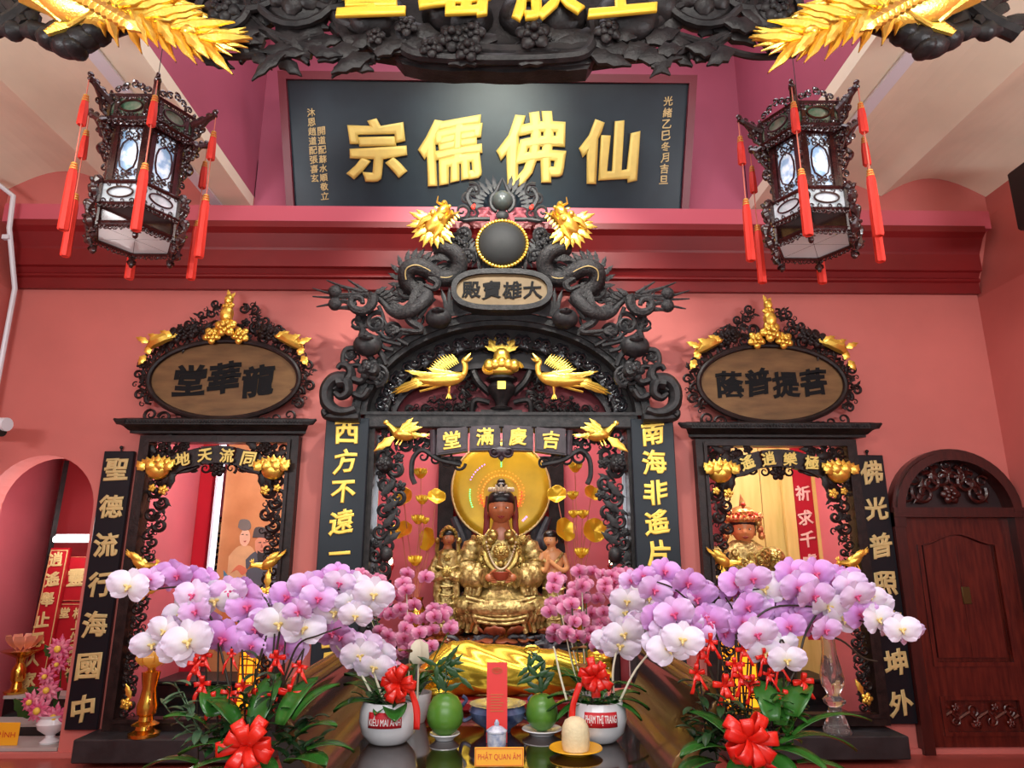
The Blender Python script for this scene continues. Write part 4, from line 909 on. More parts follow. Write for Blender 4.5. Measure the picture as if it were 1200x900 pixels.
# ================================================================== niche altar, statues, lotus bouquets
rs = random.Random(31)
skin = mat('painted_skin', (176, 104, 66), .35, var=.05, vscale=8)
skin_pale = mat('painted_fair_skin', (222, 158, 106), .35)
hair_m = mat('black_painted_hair', (22, 18, 20), .35)
lip_m = mat('red_painted_lips', (150, 48, 40), .4)
eye_m = mat('painted_eye_white', (236, 228, 214), .3)
terr = mat('terracotta_lotus', (160, 84, 56), .4, rgb2=(122, 66, 34), vscale=7)
terr_dark = mat('amber_brown_lacquer', (116, 62, 22), .3, rgb2=(146, 84, 30), vscale=6)
root_wood = mat('grey_root_wood', (30, 31, 36), .45, rgb2=(66, 68, 76), vscale=9, bump=.4, bscale=30)
pearl = mat('pearl_beads', (224, 206, 170), .3)
def loft(mb, secs, n=28, folds=0, amp=.0, ph=0, grow=True):
    """robe or body surface through sections (z, cx, cy, rx, ry); folds deepen towards the hem"""
    rows = []; k = len(secs)
    for i, (z, cx, cy, rx, ry) in enumerate(secs):
        q = amp * ((1 - i / (k - 1)) if grow else 1); row = []
        for j in range(n):
            a = 2 * PI * j / n; f = 1 + q * math.sin(folds * a + ph + i * .35) + q * .5 * math.sin(folds * 1.7 * a + i * .8)
            row.append(Vector((cx + rx * f * math.cos(a), cy + ry * f * math.sin(a), z)))
        rows.append(row)
    mb.sheet(rows, close=True); o = len(mb.v) - k * n
    mb.f += [tuple(range(o + n - 1, o - 1, -1)), tuple(range(o + (k - 1) * n, o + k * n))]
    return mb
def head(par, c, h, sk, hairm, yaw=0, tilt=0, bun=True, mono=False, name='head'):
    """a face of height h, centred at c, looking to -Y; features are sub-parts of the head"""
    M = Matrix.Translation(Vector(c)) @ Matrix.Rotation(yaw, 4, 'Z') @ Matrix.Rotation(tilt, 4, 'X')
    vs = []; n, k = 32, 22; rows = []
    for i in range(k + 1):
        v = PI * i / k; z = -math.cos(v); row = []
        for j in range(n):
            a = 2 * PI * j / n; x, y = math.sin(v) * math.cos(a), math.sin(v) * math.sin(a)
            wd = .42 * (1 - .17 * max(0, -z) ** 1.2 - .05 * max(0, z)); px, py, pz = x * wd, y * .43, z * .5
            fr = max(0, -y)
            g = lambda cx, cz, s: math.exp(-((px - cx) ** 2 + (pz - cz) ** 2) / s ** 2) * fr
            py -= .085 * g(0, -.1, .07) + .05 * g(0, -.02, .055) + .03 * g(0, -.27, .09) + .04 * g(0, -.42, .1) + .035 * (g(.2, -.15, .12) + g(-.2, -.15, .12))
            py += .05 * (g(.15, .03, .08) + g(-.15, .03, .08)) + .02 * g(0, -.35, .05)
            row.append(Vector((px * h, py * h, pz * h)))
        rows.append(row)
    m = MB(); m.sheet(rows, close=True)
    for sd in (-1, 1): m.ell((sd * .41 * h, .04 * h, -.06 * h), (.045 * h, .08 * h, .17 * h), 8, 6)
    m.tube([(0, .06 * h, -.3 * h), (0, .08 * h, -.68 * h)], [.23 * h, .32 * h], 14)
    q = MB().merge(m, M); hd = q.build(name, sk, par, angle=80)
    m = MB()
    for sd in (-1, 1): m.ell((sd * .15 * h, -.345 * h, .02 * h), (.085 * h, .026 * h, .026 * h), 10, 6)
    MB().merge(m, M).build('eye', eye_m, hd)
    m = MB()
    for sd in (-1, 1):
        m.ell((sd * .15 * h, -.368 * h, .02 * h), (.034 * h, .014 * h, .026 * h), 8, 6)
        m.tube([(sd * (.07 + .165 * t) * h, (-.372 + .07 * t * t) * h, (.115 + .035 * math.sin(PI * t * .9)) * h) for t in (0, .25, .5, .75, 1)], [.008 * h, .014 * h, .014 * h, .011 * h, .004 * h], 5)
        m.tube([(sd * (.075 + .15 * t) * h, (-.372 + .05 * t * t) * h, (.025 + .025 * math.sin(PI * t)) * h) for t in (0, .33, .66, 1)], .007 * h, 5)
    MB().merge(m, M).build('brow_and_pupil', hair_m, hd)
    m = MB()
    for sd in (-1, 1): m.ell((sd * .045 * h, -.425 * h, -.245 * h), (.068 * h, .03 * h, .026 * h), 8, 5)
    m.ell((0, -.42 * h, -.285 * h), (.07 * h, .03 * h, .024 * h), 8, 5); MB().merge(m, M).build('lips', lip_m, hd)
    m = MB()
    hr = []
    for i in range(11):
        v = i / 10; row = []
        for j in range(25):
            a = PI * (-.12 + 1.24 * j / 24); row2 = None
            el = R(-20 + 110 * v); x = math.cos(el) * math.cos(a); y = math.cos(el) * math.sin(a); z = math.sin(el)
            row.append(Vector((x * .445 * h, (y * .46 + .0) * h - (.10 * h if el > R(35) else 0) * (el - R(35)) / R(55), (z * .5 + .06) * h)))
        hr.append(row)
    m.sheet(hr); m.ell((0, .04 * h, .26 * h), (.44 * h, .45 * h, .32 * h), 20, 10)
    if bun: m.ell((0, .03 * h, .62 * h), (.2 * h, .2 * h, .22 * h), 14, 9); m.ell((0, .03 * h, .82 * h), (.13 * h, .13 * h, .1 * h), 12, 7)
    MB().merge(m, M).build('hair', hairm, hd)
    return hd, M
# ---- altar block and root-wood rock in the niche
ab = thing('niche_altar', 'dark wooden altar block standing inside the central niche', 'altar', (0, 6.5, 0))
MB().box((-1.04, 6.3, .005), (1.04, 7.05, .74), bev=.01).build('body', black_wood, ab, angle=20); MB().box((-1.08, 6.3, .74), (1.08, 7.08, .8), bev=.012).build('top', brown_wood, ab, angle=20)
rk = thing('root_carving', 'tangled dark grey root-wood carving under and behind the seated gilded statue', 'root carving', (0, 6.3, .45))
m = MB()
for k in range(46):
    a = rs.uniform(-1, 1); x0 = a * .5; z0 = rs.uniform(.52, .8)
    pts = [Vector((x0, 6.27 - rs.random() * .03, z0))]; d = Vector((rs.uniform(-1, 1), rs.uniform(-.3, .2), rs.uniform(-.4, .8)))
    for q in range(5):
        d = (d + Vector((rs.uniform(-.6, .6), rs.uniform(-.3, .3), rs.uniform(-.6, .6)))).normalized(); p = pts[-1] + d * .07
        p.x = max(-.72, min(.72, p.x)); p.z = max(.47, min(.86, p.z)); p.y = max(6.235, min(6.29, p.y)); pts.append(p)
    m.tube(smooth_path(pts, 4), [.03 - .02 * i / 20 for i in range(21)], 6)
m.box((-.75, 6.262, .47), (.75, 6.298, .735), bev=.01)
for sd in (-1, 1):
    for k in range(5): m.ell((sd * (.36 + .02 * k), 6.75, .95 + .17 * k), (.12 - .008 * k, .1, .14), 9, 7)
    m.tube(smooth_path([(sd * .34, 6.72, .8), (sd * .44, 6.74, 1.2), (sd * .36, 6.76, 1.6), (sd * .46, 6.76, 1.9)]), [.09 - .003 * i for i in range(19)], 8)
    m.tube(smooth_path([(sd * .3, 6.78, 1.6), (sd * .36, 6.8, 1.9), (sd * .42, 6.8, 2.0)]), .05, 8)
m.box((-.5, 6.68, .8), (.5, 6.8, 1.0)); m.build('roots', root_wood, rk)
# ---- lotus seat helper
def lotus(par, c, r, h, n, name, mm, mm2, flare=1.25):
    m = MB().lathe([(r * .8, 0), (r * .86, h * .15), (r * .72, h * .4), (r * .9, h)], 24, c); b = m.build(name, mm2, par)
    m = MB()
    for lay in range(2):
        for k in range(n):
            a = 2 * PI * (k + .5 * lay) / n; ca, sa = math.cos(a), math.sin(a); rows = []
            for i in range(6):
                t = i / 5; rr = r * (.7 + (flare - .7) * math.sin(t * PI / 2)) - lay * .02; z = h * (.12 + .2 * lay + .55 * t * (1 if lay else -.25) * (1 if i else 1)); w = r * PI / n * 1.05 * math.sin(PI * min(1, .25 + .72 * (1 - t)))
                if not lay: z = h * (.3 - .3 * t + .12 * t * t)
                rows.append([Vector((c[0] + rr * ca - j * w * sa, c[1] + rr * sa + j * w * ca, c[2] + z - abs(j) * .0 + .012 * (j == 0))) for j in (-1, -.5, 0, .5, 1)])
            m.sheet(rows)
    m.build('lotus_petal_ring', mm, b, solid=.012)
    return b
# ---- seated gilded goddess statue
GY = 6.52
gs = thing('seated_statue', 'large seated gilded robed statue with brown face holding a bowl before a round golden halo', 'statue', (0, GY, .8))
lotus(gs, (0, GY - .08, .8), .26, .17, 9, 'lotus_seat', terr, terr_dark)
m = MB()
for sd in (-1, 1):
    m.tube(smooth_path([(sd * .05, GY - .33, .97), (sd * .14, GY - .33, 1.03), (sd * .23, GY - .3, .98), (sd * .26, GY - .26, .9)]), .014, 6)
m.ell((0, GY - .1, .98), (.29, .24, .09), 20, 8); m.build('seat_drape', terr_dark, gs)
m = MB()      # robe: crossed knees, skirts over the seat, torso, shoulders
loft(m, [(1.0, 0, GY - .06, .3, .24), (1.02, 0, GY - .08, .37, .28), (1.08, 0, GY - .08, .40, .30), (1.14, 0, GY - .07, .39, .29), (1.2, 0, GY - .05, .35, .26), (1.27, 0, GY, .27, .2), (1.36, 0, GY, .235, .165), (1.48, 0, GY, .235, .16), (1.58, 0, GY, .25, .155), (1.66, 0, GY, .25, .14), (1.71, 0, GY, .2, .12), (1.75, 0, GY, .12, .09), (1.79, 0, GY + .01, .085, .08)], 44, 13, .07)
m.ell((0, GY - .33, 1.1), (.3, .07, .08), 20, 8)
for q in range(6):   # catenary folds across the lap
    m.tube([(x, GY - .34 - .025 * math.cos(x * 6) , 1.2 - .034 * q - .06 * math.cos(x / .3 * 1.4)) for x in [(-.3 + .02 * q) + (.6 - .04 * q) * i / 14 for i in range(15)]], .016, 7)
for sd in (-1, 1):   # knees, hanging skirts
    m.ell((sd * .3, GY - .15, 1.1), (.14, .16, .1), 14, 9)
    for q in range(6): m.tube(smooth_path([(sd * (.2 + .04 * q), GY - .3 + .03 * q, 1.12), (sd * (.225 + .038 * q), GY - .32 + .035 * q, 1.04), (sd * (.2 + .04 * q), GY - .3 + .035 * q, .96 + .008 * (q % 2)), (sd * (.22 + .036 * q), GY - .29 + .035 * q, .89 + .03 * (q % 2))]), [.03] * 10 + [.024] * 9, 7)
    for q in range(5): spiral(m, sd * (.2 + .045 * q), 1.07, .035, GY - .33 + .02 * q, q, 1.3, sd, .34)
rob = m.build('robe', gold_antique, gs, angle=70)
for sd in (-1, 1):   # sleeves
    m = MB(); m.tube(smooth_path([(sd * .2, GY, 1.68), (sd * .29, GY - .02, 1.56), (sd * .31, GY - .08, 1.42), (sd * .26, GY - .2, 1.35), (sd * .13, GY - .28, 1.35)]), [.07 + .04 * math.sin(PI * i / 26) + .012 * math.sin(i * 1.9) for i in range(25)], 14)
    for q in range(4): m.tube(smooth_path([(sd * (.3 - .03 * q), GY - .12 - .03 * q, 1.46), (sd * (.29 - .035 * q), GY - .2 - .02 * q, 1.32), (sd * (.3 - .03 * q), GY - .2 - .02 * q, 1.2)]), [.03] * 13, 7)
    m.build('sleeve', gold_antique, gs, angle=70)
    m = MB(); hx = sd * .07                # hand with five fingers round the bowl
    m.ell((hx + sd * .03, GY - .31, 1.35), (.04, .028, .035), 10, 7)
    for q in range(4): m.tube(smooth_path([(hx + sd * .01, GY - .33, 1.37 - .018 * q), (hx - sd * .02, GY - .355, 1.372 - .019 * q), (hx - sd * .05 + sd * .006 * q, GY - .352, 1.368 - .018 * q)], 4), [.0095] * 5 + [.0085] * 3 + [.006], 7)
    m.tube([(hx + sd * .02, GY - .32, 1.385), (hx - sd * .005, GY - .335, 1.41), (hx - sd * .03, GY - .335, 1.42)], [.011, .01, .007], 7); m.build('hand', skin, gs)
m = MB().lathe([(.02, 1.325), (.05, 1.33), (.075, 1.37), (.08, 1.4), (.07, 1.4), (.05, 1.38), (.001, 1.37)], 20, (0, GY - .34, 0)); m.build('bowl', mat('red_brown_bowl', (146, 66, 44), .35), gs)
m = MB()      # collar plates, breast jewel, lapels
for sd in (-1, 1):
    for q in range(6): m.ell((sd * (.07 + .026 * q), GY - .155 + .012 * q, 1.72 - .055 * q + .01 * (q % 2)), (.045, .03, .05), 9, 6)
    m.tube(smooth_path([(sd * .09, GY - .1, 1.76), (sd * .15, GY - .15, 1.66), (sd * .12, GY - .19, 1.5), (sd * .06, GY - .2, 1.42)]), .026, 7, flat=.6)
    rosette(m, sd * .19, 1.68, GY - .15, .05, 8)
    for q in range(5): spiral(m, sd * (.14 + .03 * (q % 2)), 1.62 - .05 * q, .03, GY - .18, q, 1.3, sd, .35)
rosette(m, 0, 1.57, GY - .2, .075, 10, 0, 2)
for q in range(5): m.ell(((q - 2) * .045, GY - .19, 1.47 - .01 * abs(q - 2)), (.026, .016, .035), 8, 6)
for q in range(16): m.ell(((q - 7.5) * .03, GY - .17 - .06 * math.cos((q - 7.5) * .12), 1.29 + .01 * (q % 2)), (.02, .016, .02), 7, 5)
m.build('jewelled_collar', mat('pale_gilded_relief', (206, 182, 104), .3, .8, rgb2=(150, 124, 66), vscale=20), gs)
m = MB()
for q in range(40):
    t = q / 39; x = -.14 + .28 * t; m.ell((x, GY - .2 - .02 * math.sin(PI * t), 1.72 - .3 * math.sin(PI * t) ** .6), .0095, 7, 5)
m.build('bead_necklace', pearl, gs)
m = MB().ell((0, GY - .1, 1.72), (.06, .05, .075), 12, 8); m.build('bare_chest', mat('pink_skin', (206, 150, 130), .4), gs)
hd, M = head(gs, (0, GY - .06, 1.965), .3, skin, hair_m, 0, .06)
m = MB()
b = MB()
for q in range(13): a = PI + PI * (q + .5) / 13; b.ell((.1 * math.cos(a), .03 + .115 * math.sin(a), .155), (.015, .011, .02), 8, 6)
for q in range(3): leaf(b, (q - 1) * .03, .155, -.09, .045, .03, PI / 2 - (q - 1) * .4)
MB().merge(b, M @ Matrix.Scale(1.11, 4)).build('tiara', pearl, hd)
b = MB()
for sd in (-1, 1): b.tube(smooth_path([(sd * .1, .03, .1), (sd * .115, .03, -.02), (sd * .12, .02, -.13), (sd * .13, .0, -.24), (sd * .16, -.02, -.32)]), [.03] * 10 + [.026] * 15, 8)
MB().merge(b, M @ Matrix.Scale(1.11, 4)).build('hair_lappet', mat('dark_red_hair_veil', (120, 28, 26), .4), hd)
# halo disc with radiating pleats and small coloured lights
ha = thing('halo_disc', 'round pleated golden halo with small coloured lights behind the seated statue', 'halo', (0, GY + .2, 2.12))
HC = P(585, 573, GY + .2); hz = HC.z; hr_ = .48
rows = []; n = 120
for i in range(7):
    r = .02 + (hr_ - .02) * i / 6; rows.append([Vector((r * math.cos(2 * PI * j / n), GY + .2 - (.003 if j % 2 else -.002) * min(1, i / 2), hz + r * math.sin(2 * PI * j / n))) for j in range(n)])
m = MB().sheet(rows, close=True); m.build('disc', mat('pleated_gold_foil', (206, 168, 38), .4, .2, var=.12, vscale=4), ha, angle=180, solid=.01)
MB().tube([(x, GY + .2, z) for x, z in arc(0, hz, hr_, hr_, 0, 360, 72)], .011, 7).build('rim', gold_dull, ha)
for nm, colr, pts in (('orange_light', (255, 120, 40), [(a, .15, .006) for a in range(-40, 221, 9)] + [(a, .185, .004) for a in range(-30, 211, 9)]), ('red_light', (255, 40, 30), [(a, .165, .008) for a in (-35, -25, -15, -5, 5, 185, 195, 205, 215)]), ('green_light', (70, 240, 140), [(a, .25, .006) for a in range(172, 206, 4)] + [(90, .22 + .012 * k, .006) for k in range(5)]),
                      ('violet_light', (170, 120, 250), [(a, .27, .006) for a in range(120, 160, 5)] + [(90, .3 + .014 * k, .006) for k in range(4)] + [(-42 - 4 * k, .27, .009) for k in range(3)])):
    m = MB()
    for a, r, q in pts: m.ell((1.22 * r * math.cos(R(a)), GY + .183, hz - .05 + 1.22 * r * math.sin(R(a))), q, 6, 4)
    m.build(nm, mat(nm, colr, .3, emit=colr, estr=3), ha)
MB().tube([(0, GY + .24, .8), (0, GY + .24, hz)], .02, 8).build('support_rod', black_wood, ha)
# ---- standing attendants
def attendant(px, sd):
    c = P(px, 740, 6.42); x, y = c.x, 6.42
    if sd < 0: t = thing('standing_statue', 'small standing gilded robed statue left of the seated statue', 'statue', (x, y, .8))
    else: t = thing('praying_statue', 'small bare-chested child statue praying right of the seated statue', 'statue', (x, y, .8))
    lotus(t, (x, y, .8), .14, .13, 7, 'lotus_base', terr, terr_dark)
    if sd < 0:
        m = MB(); loft(m, [(.91, x, y, .115, .1), (.97, x, y, .12, .1), (1.1, x, y, .105, .09), (1.24, x, y, .1, .085), (1.36, x, y, .095, .08), (1.48, x, y, .105, .08), (1.56, x, y, .1, .07), (1.6, x, y, .05, .05)], 30, 9, .07)
        for q in range(7): m.tube([(x - .1 + .2 * i / 8, y - .095 - .02 * math.sin(PI * i / 8), 1.0 + .075 * q - .03 * math.sin(PI * i / 8)) for i in range(9)], .011, 6)
        m.build('robe', gold_antique, t, angle=70)
        for s2 in (-1, 1):
            m = MB().tube(smooth_path([(x + s2 * .09, y, 1.53), (x + s2 * .135, y - .03, 1.42), (x + s2 * .1, y - .1, 1.35), (x + s2 * .03, y - .12, 1.37)]), [.035] * 6 + [.045] * 13, 9)
            m.tube([(x + s2 * .08, y - .1, 1.34), (x + s2 * .09, y - .09, 1.2), (x + s2 * .07, y - .09, 1.12)], [.035, .03, .02], 8); m.build('sleeve', gold_antique, t)
        m = MB(); rosette(m, x, 1.4, y - .12, .05, 8); rosette(m, x, 1.52, y - .1, .035, 6)
        for q in range(4): rosette(m, x + .07 * (-1) ** q, 1.3 - .06 * q, y - .1, .028, 6)
        m.build('breast_ornament', MATS['pale_gilded_relief'], t)
        hd, M = head(t, (x, y - .02, 1.69), .14, skin, hair_m, .25, 0, False)
        b = MB()
        for q in range(9): a = PI * q / 8; b.ell((.068 * math.cos(a), -.02, .02 + .07 * math.sin(a)), (.02, .03, .022), 8, 6)
        b.ell((0, .01, .09), (.04, .04, .03), 9, 6)
        for s2 in (-1, 1): b.ell((s2 * .1, .0, -.02), (.028, .03, .03), 8, 6); b.tube([(s2 * .09, .01, 0), (s2 * .1, .02, -.1), (s2 * .085, .02, -.18)], .02, 6)
        MB().merge(b, M).build('headdress', MATS['pale_gilded_relief'], hd)
    else:
        m = MB(); loft(m, [(.91, x, y, .1, .09), (1.0, x, y, .105, .09), (1.12, x, y, .1, .085), (1.25, x, y, .095, .08), (1.34, x, y, .1, .08), (1.38, x, y, .095, .075)], 28, 8, .07)
        for q in range(4): m.tube([(x - .1 + .2 * i / 8, y - .09 - .02 * math.sin(PI * i / 8), 1.02 + .08 * q - .03 * math.sin(PI * i / 8)) for i in range(9)], .011, 6)
        m.build('skirt', gold_antique, t, angle=70)
        m = MB(); loft(m, [(1.36, x, y, .09, .07), (1.42, x, y, .088, .068), (1.5, x, y, .1, .07), (1.56, x, y, .1, .06), (1.6, x, y, .05, .045)], 24)
        for s2 in (-1, 1): m.tube(smooth_path([(x + s2 * .09, y, 1.55), (x + s2 * .125, y - .03, 1.45), (x + s2 * .075, y - .11, 1.41), (x + s2 * .0 - .05, y - .16, 1.5)]), [.032, .031, .03, .03, .029, .029, .028, .028, .027, .027, .026, .025, .024, .022, .021, .02, .02, .019, .018], 9)
        for s2 in (-1, 1):    # pressed palms, four fingers and a thumb each
            for q in range(4): m.tube([(x - .05 + s2 * .006, y - .155 - .007 * q, 1.5), (x - .052 + s2 * .005, y - .16 - .008 * q, 1.545 - .004 * abs(q - 1))], [.0075, .005], 6)
            m.tube([(x - .05 + s2 * .01, y - .15, 1.5), (x - .05 + s2 * .012, y - .135, 1.53)], [.007, .005], 6)
        m.build('torso_and_arms', skin_pale, t, angle=80)
        MB().tube(smooth_path([(x - .09, y - .06, 1.5), (x, y - .085, 1.47), (x + .09, y - .04, 1.56)]), .014, 7).build('sash', gold_antique, t)
        hd, M = head(t, (x - .02, y - .03, 1.68), .15, skin_pale, hair_m, -.45, .12, False)
        b = MB(); b.ell((.08, .05, .05), (.03, .035, .045), 9, 7); b.ell((.1, .05, -.01), (.022, .025, .03), 8, 6); MB().merge(b, M).build('hair_knot', hair_m, hd)
attendant(523, -1); attendant(649, 1)
# ---- golden metal lotus bouquets in vases
stem_red = mat('copper_stem', (196, 110, 84), .4, .4)
thin_gold = mat('thin_gold_metal', (244, 196, 50), .3, .45)
def lotus_leafdisc(m, c, r, nx):
    """wavy round lotus leaf facing direction nx"""
    q = Vector(nx).to_track_quat('Z', 'Y').to_matrix().to_4x4(); T = Matrix.Translation(c) @ q; rows = []
    for i in range(6):
        t = max(i / 5, .02); rows.append([Vector((r * t * math.cos(2 * PI * j / 28), r * t * math.sin(2 * PI * j / 28), r * (.42 * t * t + .10 * t * t * math.sin(5 * 2 * PI * j / 28)))) for j in range(28)])
    b = MB().sheet(rows, close=True); m.merge(b, T)
def lotus_bud(m, c, r):
    m.lathe([(r * .3, -r), (r * .75, -r * .5), (r, .0), (r * .85, r * .45), (r * .7, r * .5), (r * .6, r * .3), (.001, r * .35)], 16, c, mod=lambda a, i: 1 + .06 * math.cos(8 * a))
    for k in range(5): leaf(m, c[0] + r * .25 * (k - 2), c[2] - r * .5, c[1] - r * .8, r * 1.1, r * .6, PI / 2 - .25 * (k - 2))
def bouquet(sd, base, items):
    y0 = 6.36; b0 = P(base, 735, y0)
    t = thing('lotus_bouquet', 'vase of thin golden lotus leaves and pods at the ' + ('left' if sd < 0 else 'right') + ' of the central niche', 'metal flowers', (b0.x, y0, .8), 'golden lotus bouquets')
    m = MB().lathe([(.05, .8), (.07, .82), (.05, .86), (.09, .98), (.08, 1.08), (.05, 1.14), (.065, 1.18), (.05, 1.18), (.045, 1.1), (.001, 1.1)], 20, (b0.x, y0, 0)); m.build('vase', brass, t)
    for kind, x, y, r, nx in items:
        c = P(x, y, y0 - .02); m = MB(); m.tube(smooth_path([(b0.x + .02 * ((x * 7) % 3 - 1), y0, 1.12), ((b0.x + c.x) / 2 + .02 * ((x * 5) % 3 - 1), y0, (1.1 + c.z) / 2), (c.x, c.y + .01, c.z - .01)]), .0045, 5)
        st = m.build('stem', stem_red, t); m = MB()
        if kind == 'leaf': lotus_leafdisc(m, c, r, nx); m.build('lotus_leaf', thin_gold, st, solid=.003, sub=1, angle=180)
        else: lotus_bud(m, c, r); m.build('lotus_pod', thin_gold, st)
bouquet(-1, 487, [('pod', 493, 553, .06, 0), ('leaf', 473, 585, .1, (-.3, -1, .6)), ('pod', 495, 584, .055, 0), ('leaf', 511, 584, .085, (.3, -1, .7)), ('pod', 490, 607, .055, 0), ('pod', 498, 609, .04, 0), ('leaf', 471, 625, .11, (-.2, -.8, .8)), ('leaf', 504, 632, .105, (-.9, -1, .1)), ('pod', 487, 655, .06, 0)])
bouquet(1, 680, [('pod', 674, 546, .06, 0), ('leaf', 653, 581, .09, (-.2, -1, .5)), ('pod', 671, 579, .05, 0), ('leaf', 693, 580, .085, (.4, -1, .7)), ('pod', 672, 601, .045, 0), ('pod', 683, 601, .05, 0), ('leaf', 660, 622, .11, (.6, -1, .3)), ('leaf', 696, 622, .11, (.1, -1, .1)), ('pod', 681, 646, .06, 0)])
# ---- electric candles on wall brackets
flame = mat('lit_flame_bulb', (255, 236, 200), .3, emit=(255, 226, 180), estr=9)
redglass = mat('red_bulb_holder', (176, 30, 36), .25)
for px, nm in ((458, 'left'), (716, 'right')):
    c = P(px, 657, 6.1); t = thing('electric_candle', 'lit electric candle on a dark bracket at the %s side of the niche' % nm, 'candle', (c.x, c.y, c.z - .12), 'electric candles of the niche')
    MB().lathe([(.004, 0), (.016, .015), (.017, .035), (.008, .065), (.001, .08)], 12, (c.x, c.y, c.z - .035)).build('flame_bulb', flame, t)
    MB().lathe([(.012, 0), (.02, .01), (.034, .045), (.03, .05), (.014, .052)], 14, (c.x, c.y, c.z - .085)).build('bulb_holder', redglass, t)
    s2 = -1 if px < 585 else 1; m = MB().tube(smooth_path([(c.x, c.y, c.z - .08), (c.x + s2 * .02, c.y, c.z - .15), (c.x + s2 * .09, c.y, c.z - .14), (s2 * 1.04, c.y - .05, c.z - .2)]), .014, 7)
    m.tube([(c.x, c.y, c.z - .16), (c.x, c.y, c.z - .36)], .014, 7); m.lathe([(.05, 0), (.04, .02), (.014, .03)], 14, (c.x, c.y, c.z - .38)); m.build('bracket', black_wood, t)
# ================================================================== offering table with scrolled ends and what stands on it
TZ = .9
table_m = mat('polished_dark_lacquer', (34, 16, 12), .06, rgb2=(46, 24, 16), vscale=4, coat=.6)
table_b = mat('polished_brown_scroll', (44, 25, 17), .24, rgb2=(56, 35, 23), vscale=3, coat=.25)
tb = thing('offering_table', 'dark polished offering table with upturned scroll ends', 'table', (0, 2.9, 0))
T0, T1 = 2.12, 3.42
prof = [(-.5, TZ)] + [(-.5 - .15 * math.sin(R(a)), TZ + .15 * (1 - math.cos(R(a)))) for a in range(10, 101, 10)] + [(-.635, TZ + .215), (-.645, TZ + .235), (-.68, TZ + .25), (-.70, TZ + .235), (-.685, TZ + .19), (-.69, TZ + .12), (-.655, TZ + .01), (-.58, TZ - .05), (-.5, TZ - .06)]
sm = smooth_path([(x, 0, z) for x, z in prof], 3)
for sd in (-1, 1):
    m = MB().prism([(sd * -p.x if sd > 0 else p.x, p.z) for p in sm], (), T0 + .18, T1); m.build('scroll_end', table_b, tb, angle=35)
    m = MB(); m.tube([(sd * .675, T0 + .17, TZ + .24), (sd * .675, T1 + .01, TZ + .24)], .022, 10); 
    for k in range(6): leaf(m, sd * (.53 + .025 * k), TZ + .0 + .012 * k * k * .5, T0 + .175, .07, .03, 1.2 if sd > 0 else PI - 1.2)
    m.build('scroll_lip', mat('brown_edge_highlight', (128, 92, 46), .25, .4) if 'brown_edge_highlight' not in MATS else MATS['brown_edge_highlight'], tb)  # golden-brown highlight along the polished scroll top, put into the colour
MB().box((-.52, T0, TZ - .06), (.52, T1, TZ), bev=.004).build('table_top', table_m, tb, angle=20)
m = MB()
for sx in (-.46, .46):
    for yy in (T0 + .1, T1 - .1): m.tube([(sx, yy, .003), (sx, yy, .1), (sx, yy, TZ - .06)], [.05, .035, .045], 4)
m.box((-.5, T0 + .04, TZ - .2), (.5, T0 + .08, TZ - .06)); m.build('leg_frame', door_dark, tb, smooth=False)
def onT(px, py): p = PZ(px, py, TZ); return p.x, p.y
white_glaze = mat('white_glazed_ceramic', (226, 226, 230), .12, coat=.3)
red_label = mat('red_paper_label', (196, 26, 40), .5); white_ink = mat('white_lettering', (246, 242, 240), .5)
def words(mb, txt, c, size_h, M=None, bev=.0, wmax=None, thick=.3, sx=1):
    vs, fs, gw, gh = glyph(txt, bev); s = size_h / gh
    sx = (wmax / (gw * s)) if wmax else sx
    mb.add([(v.x * s * sx, v.y * s * thick, v.z * s) for v in vs], fs, Matrix.Translation(Vector(c)) @ (M or Matrix()))
def flower_pot(label, px, py, r, h, txt):
    x, y = onT(px, py); y += .07
    t = thing('flower_pot', label, 'pot', (x, y, TZ), 'white name-labelled pots')
    m = MB().lathe([(r * .6, TZ + .002), (r * .68, TZ + .008), (r * .9, TZ + h * .25), (r, TZ + h * .55), (r * .97, TZ + h * .8), (r * .87, TZ + h), (r * .82, TZ + h), (r * .9, TZ + h * .8), (.001, TZ + h * .78)], 36, (x, y, 0)); m.build('bowl', white_glaze, t)
    rows = []; w_ = .56
    for z in (TZ + h * .48, TZ + h * .66, TZ + h * .84): rr = r * (1.003 if z < TZ + h * .8 else .975) + .002; rows.append([Vector((x + rr * math.sin(a), y - rr * math.cos(a), z)) for a in [(-w_ + 2 * w_ * i / 12) for i in range(13)]])
    lb_ = MB().sheet(rows).build('name_label', red_label, t, solid=.0015)
    m = MB(); vs, fs, gw, gh = glyph(txt, .012); wd = 2 * w_ * r * .92; s = wd / gw; sz = .034 / gh; out = []
    for v in vs: a = v.x * s / r; q = r + .004 - v.y * s * .1; out.append((x + q * math.sin(a), y - q * math.cos(a), TZ + h * .66 + v.z * sz))
    m.add(out, fs); m.build('lettering', white_ink, lb_)
    m = MB().lathe([(r * .86, TZ + h * .8), (.001, TZ + h * .86)], 20, (x, y, 0)); m.build('moss', mat('dark_moss', (38, 48, 22), .9, var=.4, vscale=40) if 'dark_moss' not in MATS else MATS['dark_moss'], t)
    return x, y
pot_l = flower_pot('white ceramic pot at left on the offering table with a red name label', 451, 876, .106, .14, 'KIỀU MAI ANH')
pot_r = flower_pot('white ceramic pot at right on the offering table with a red name label', 704, 874, .106, .135, 'PHẠM THỊ TRANG')
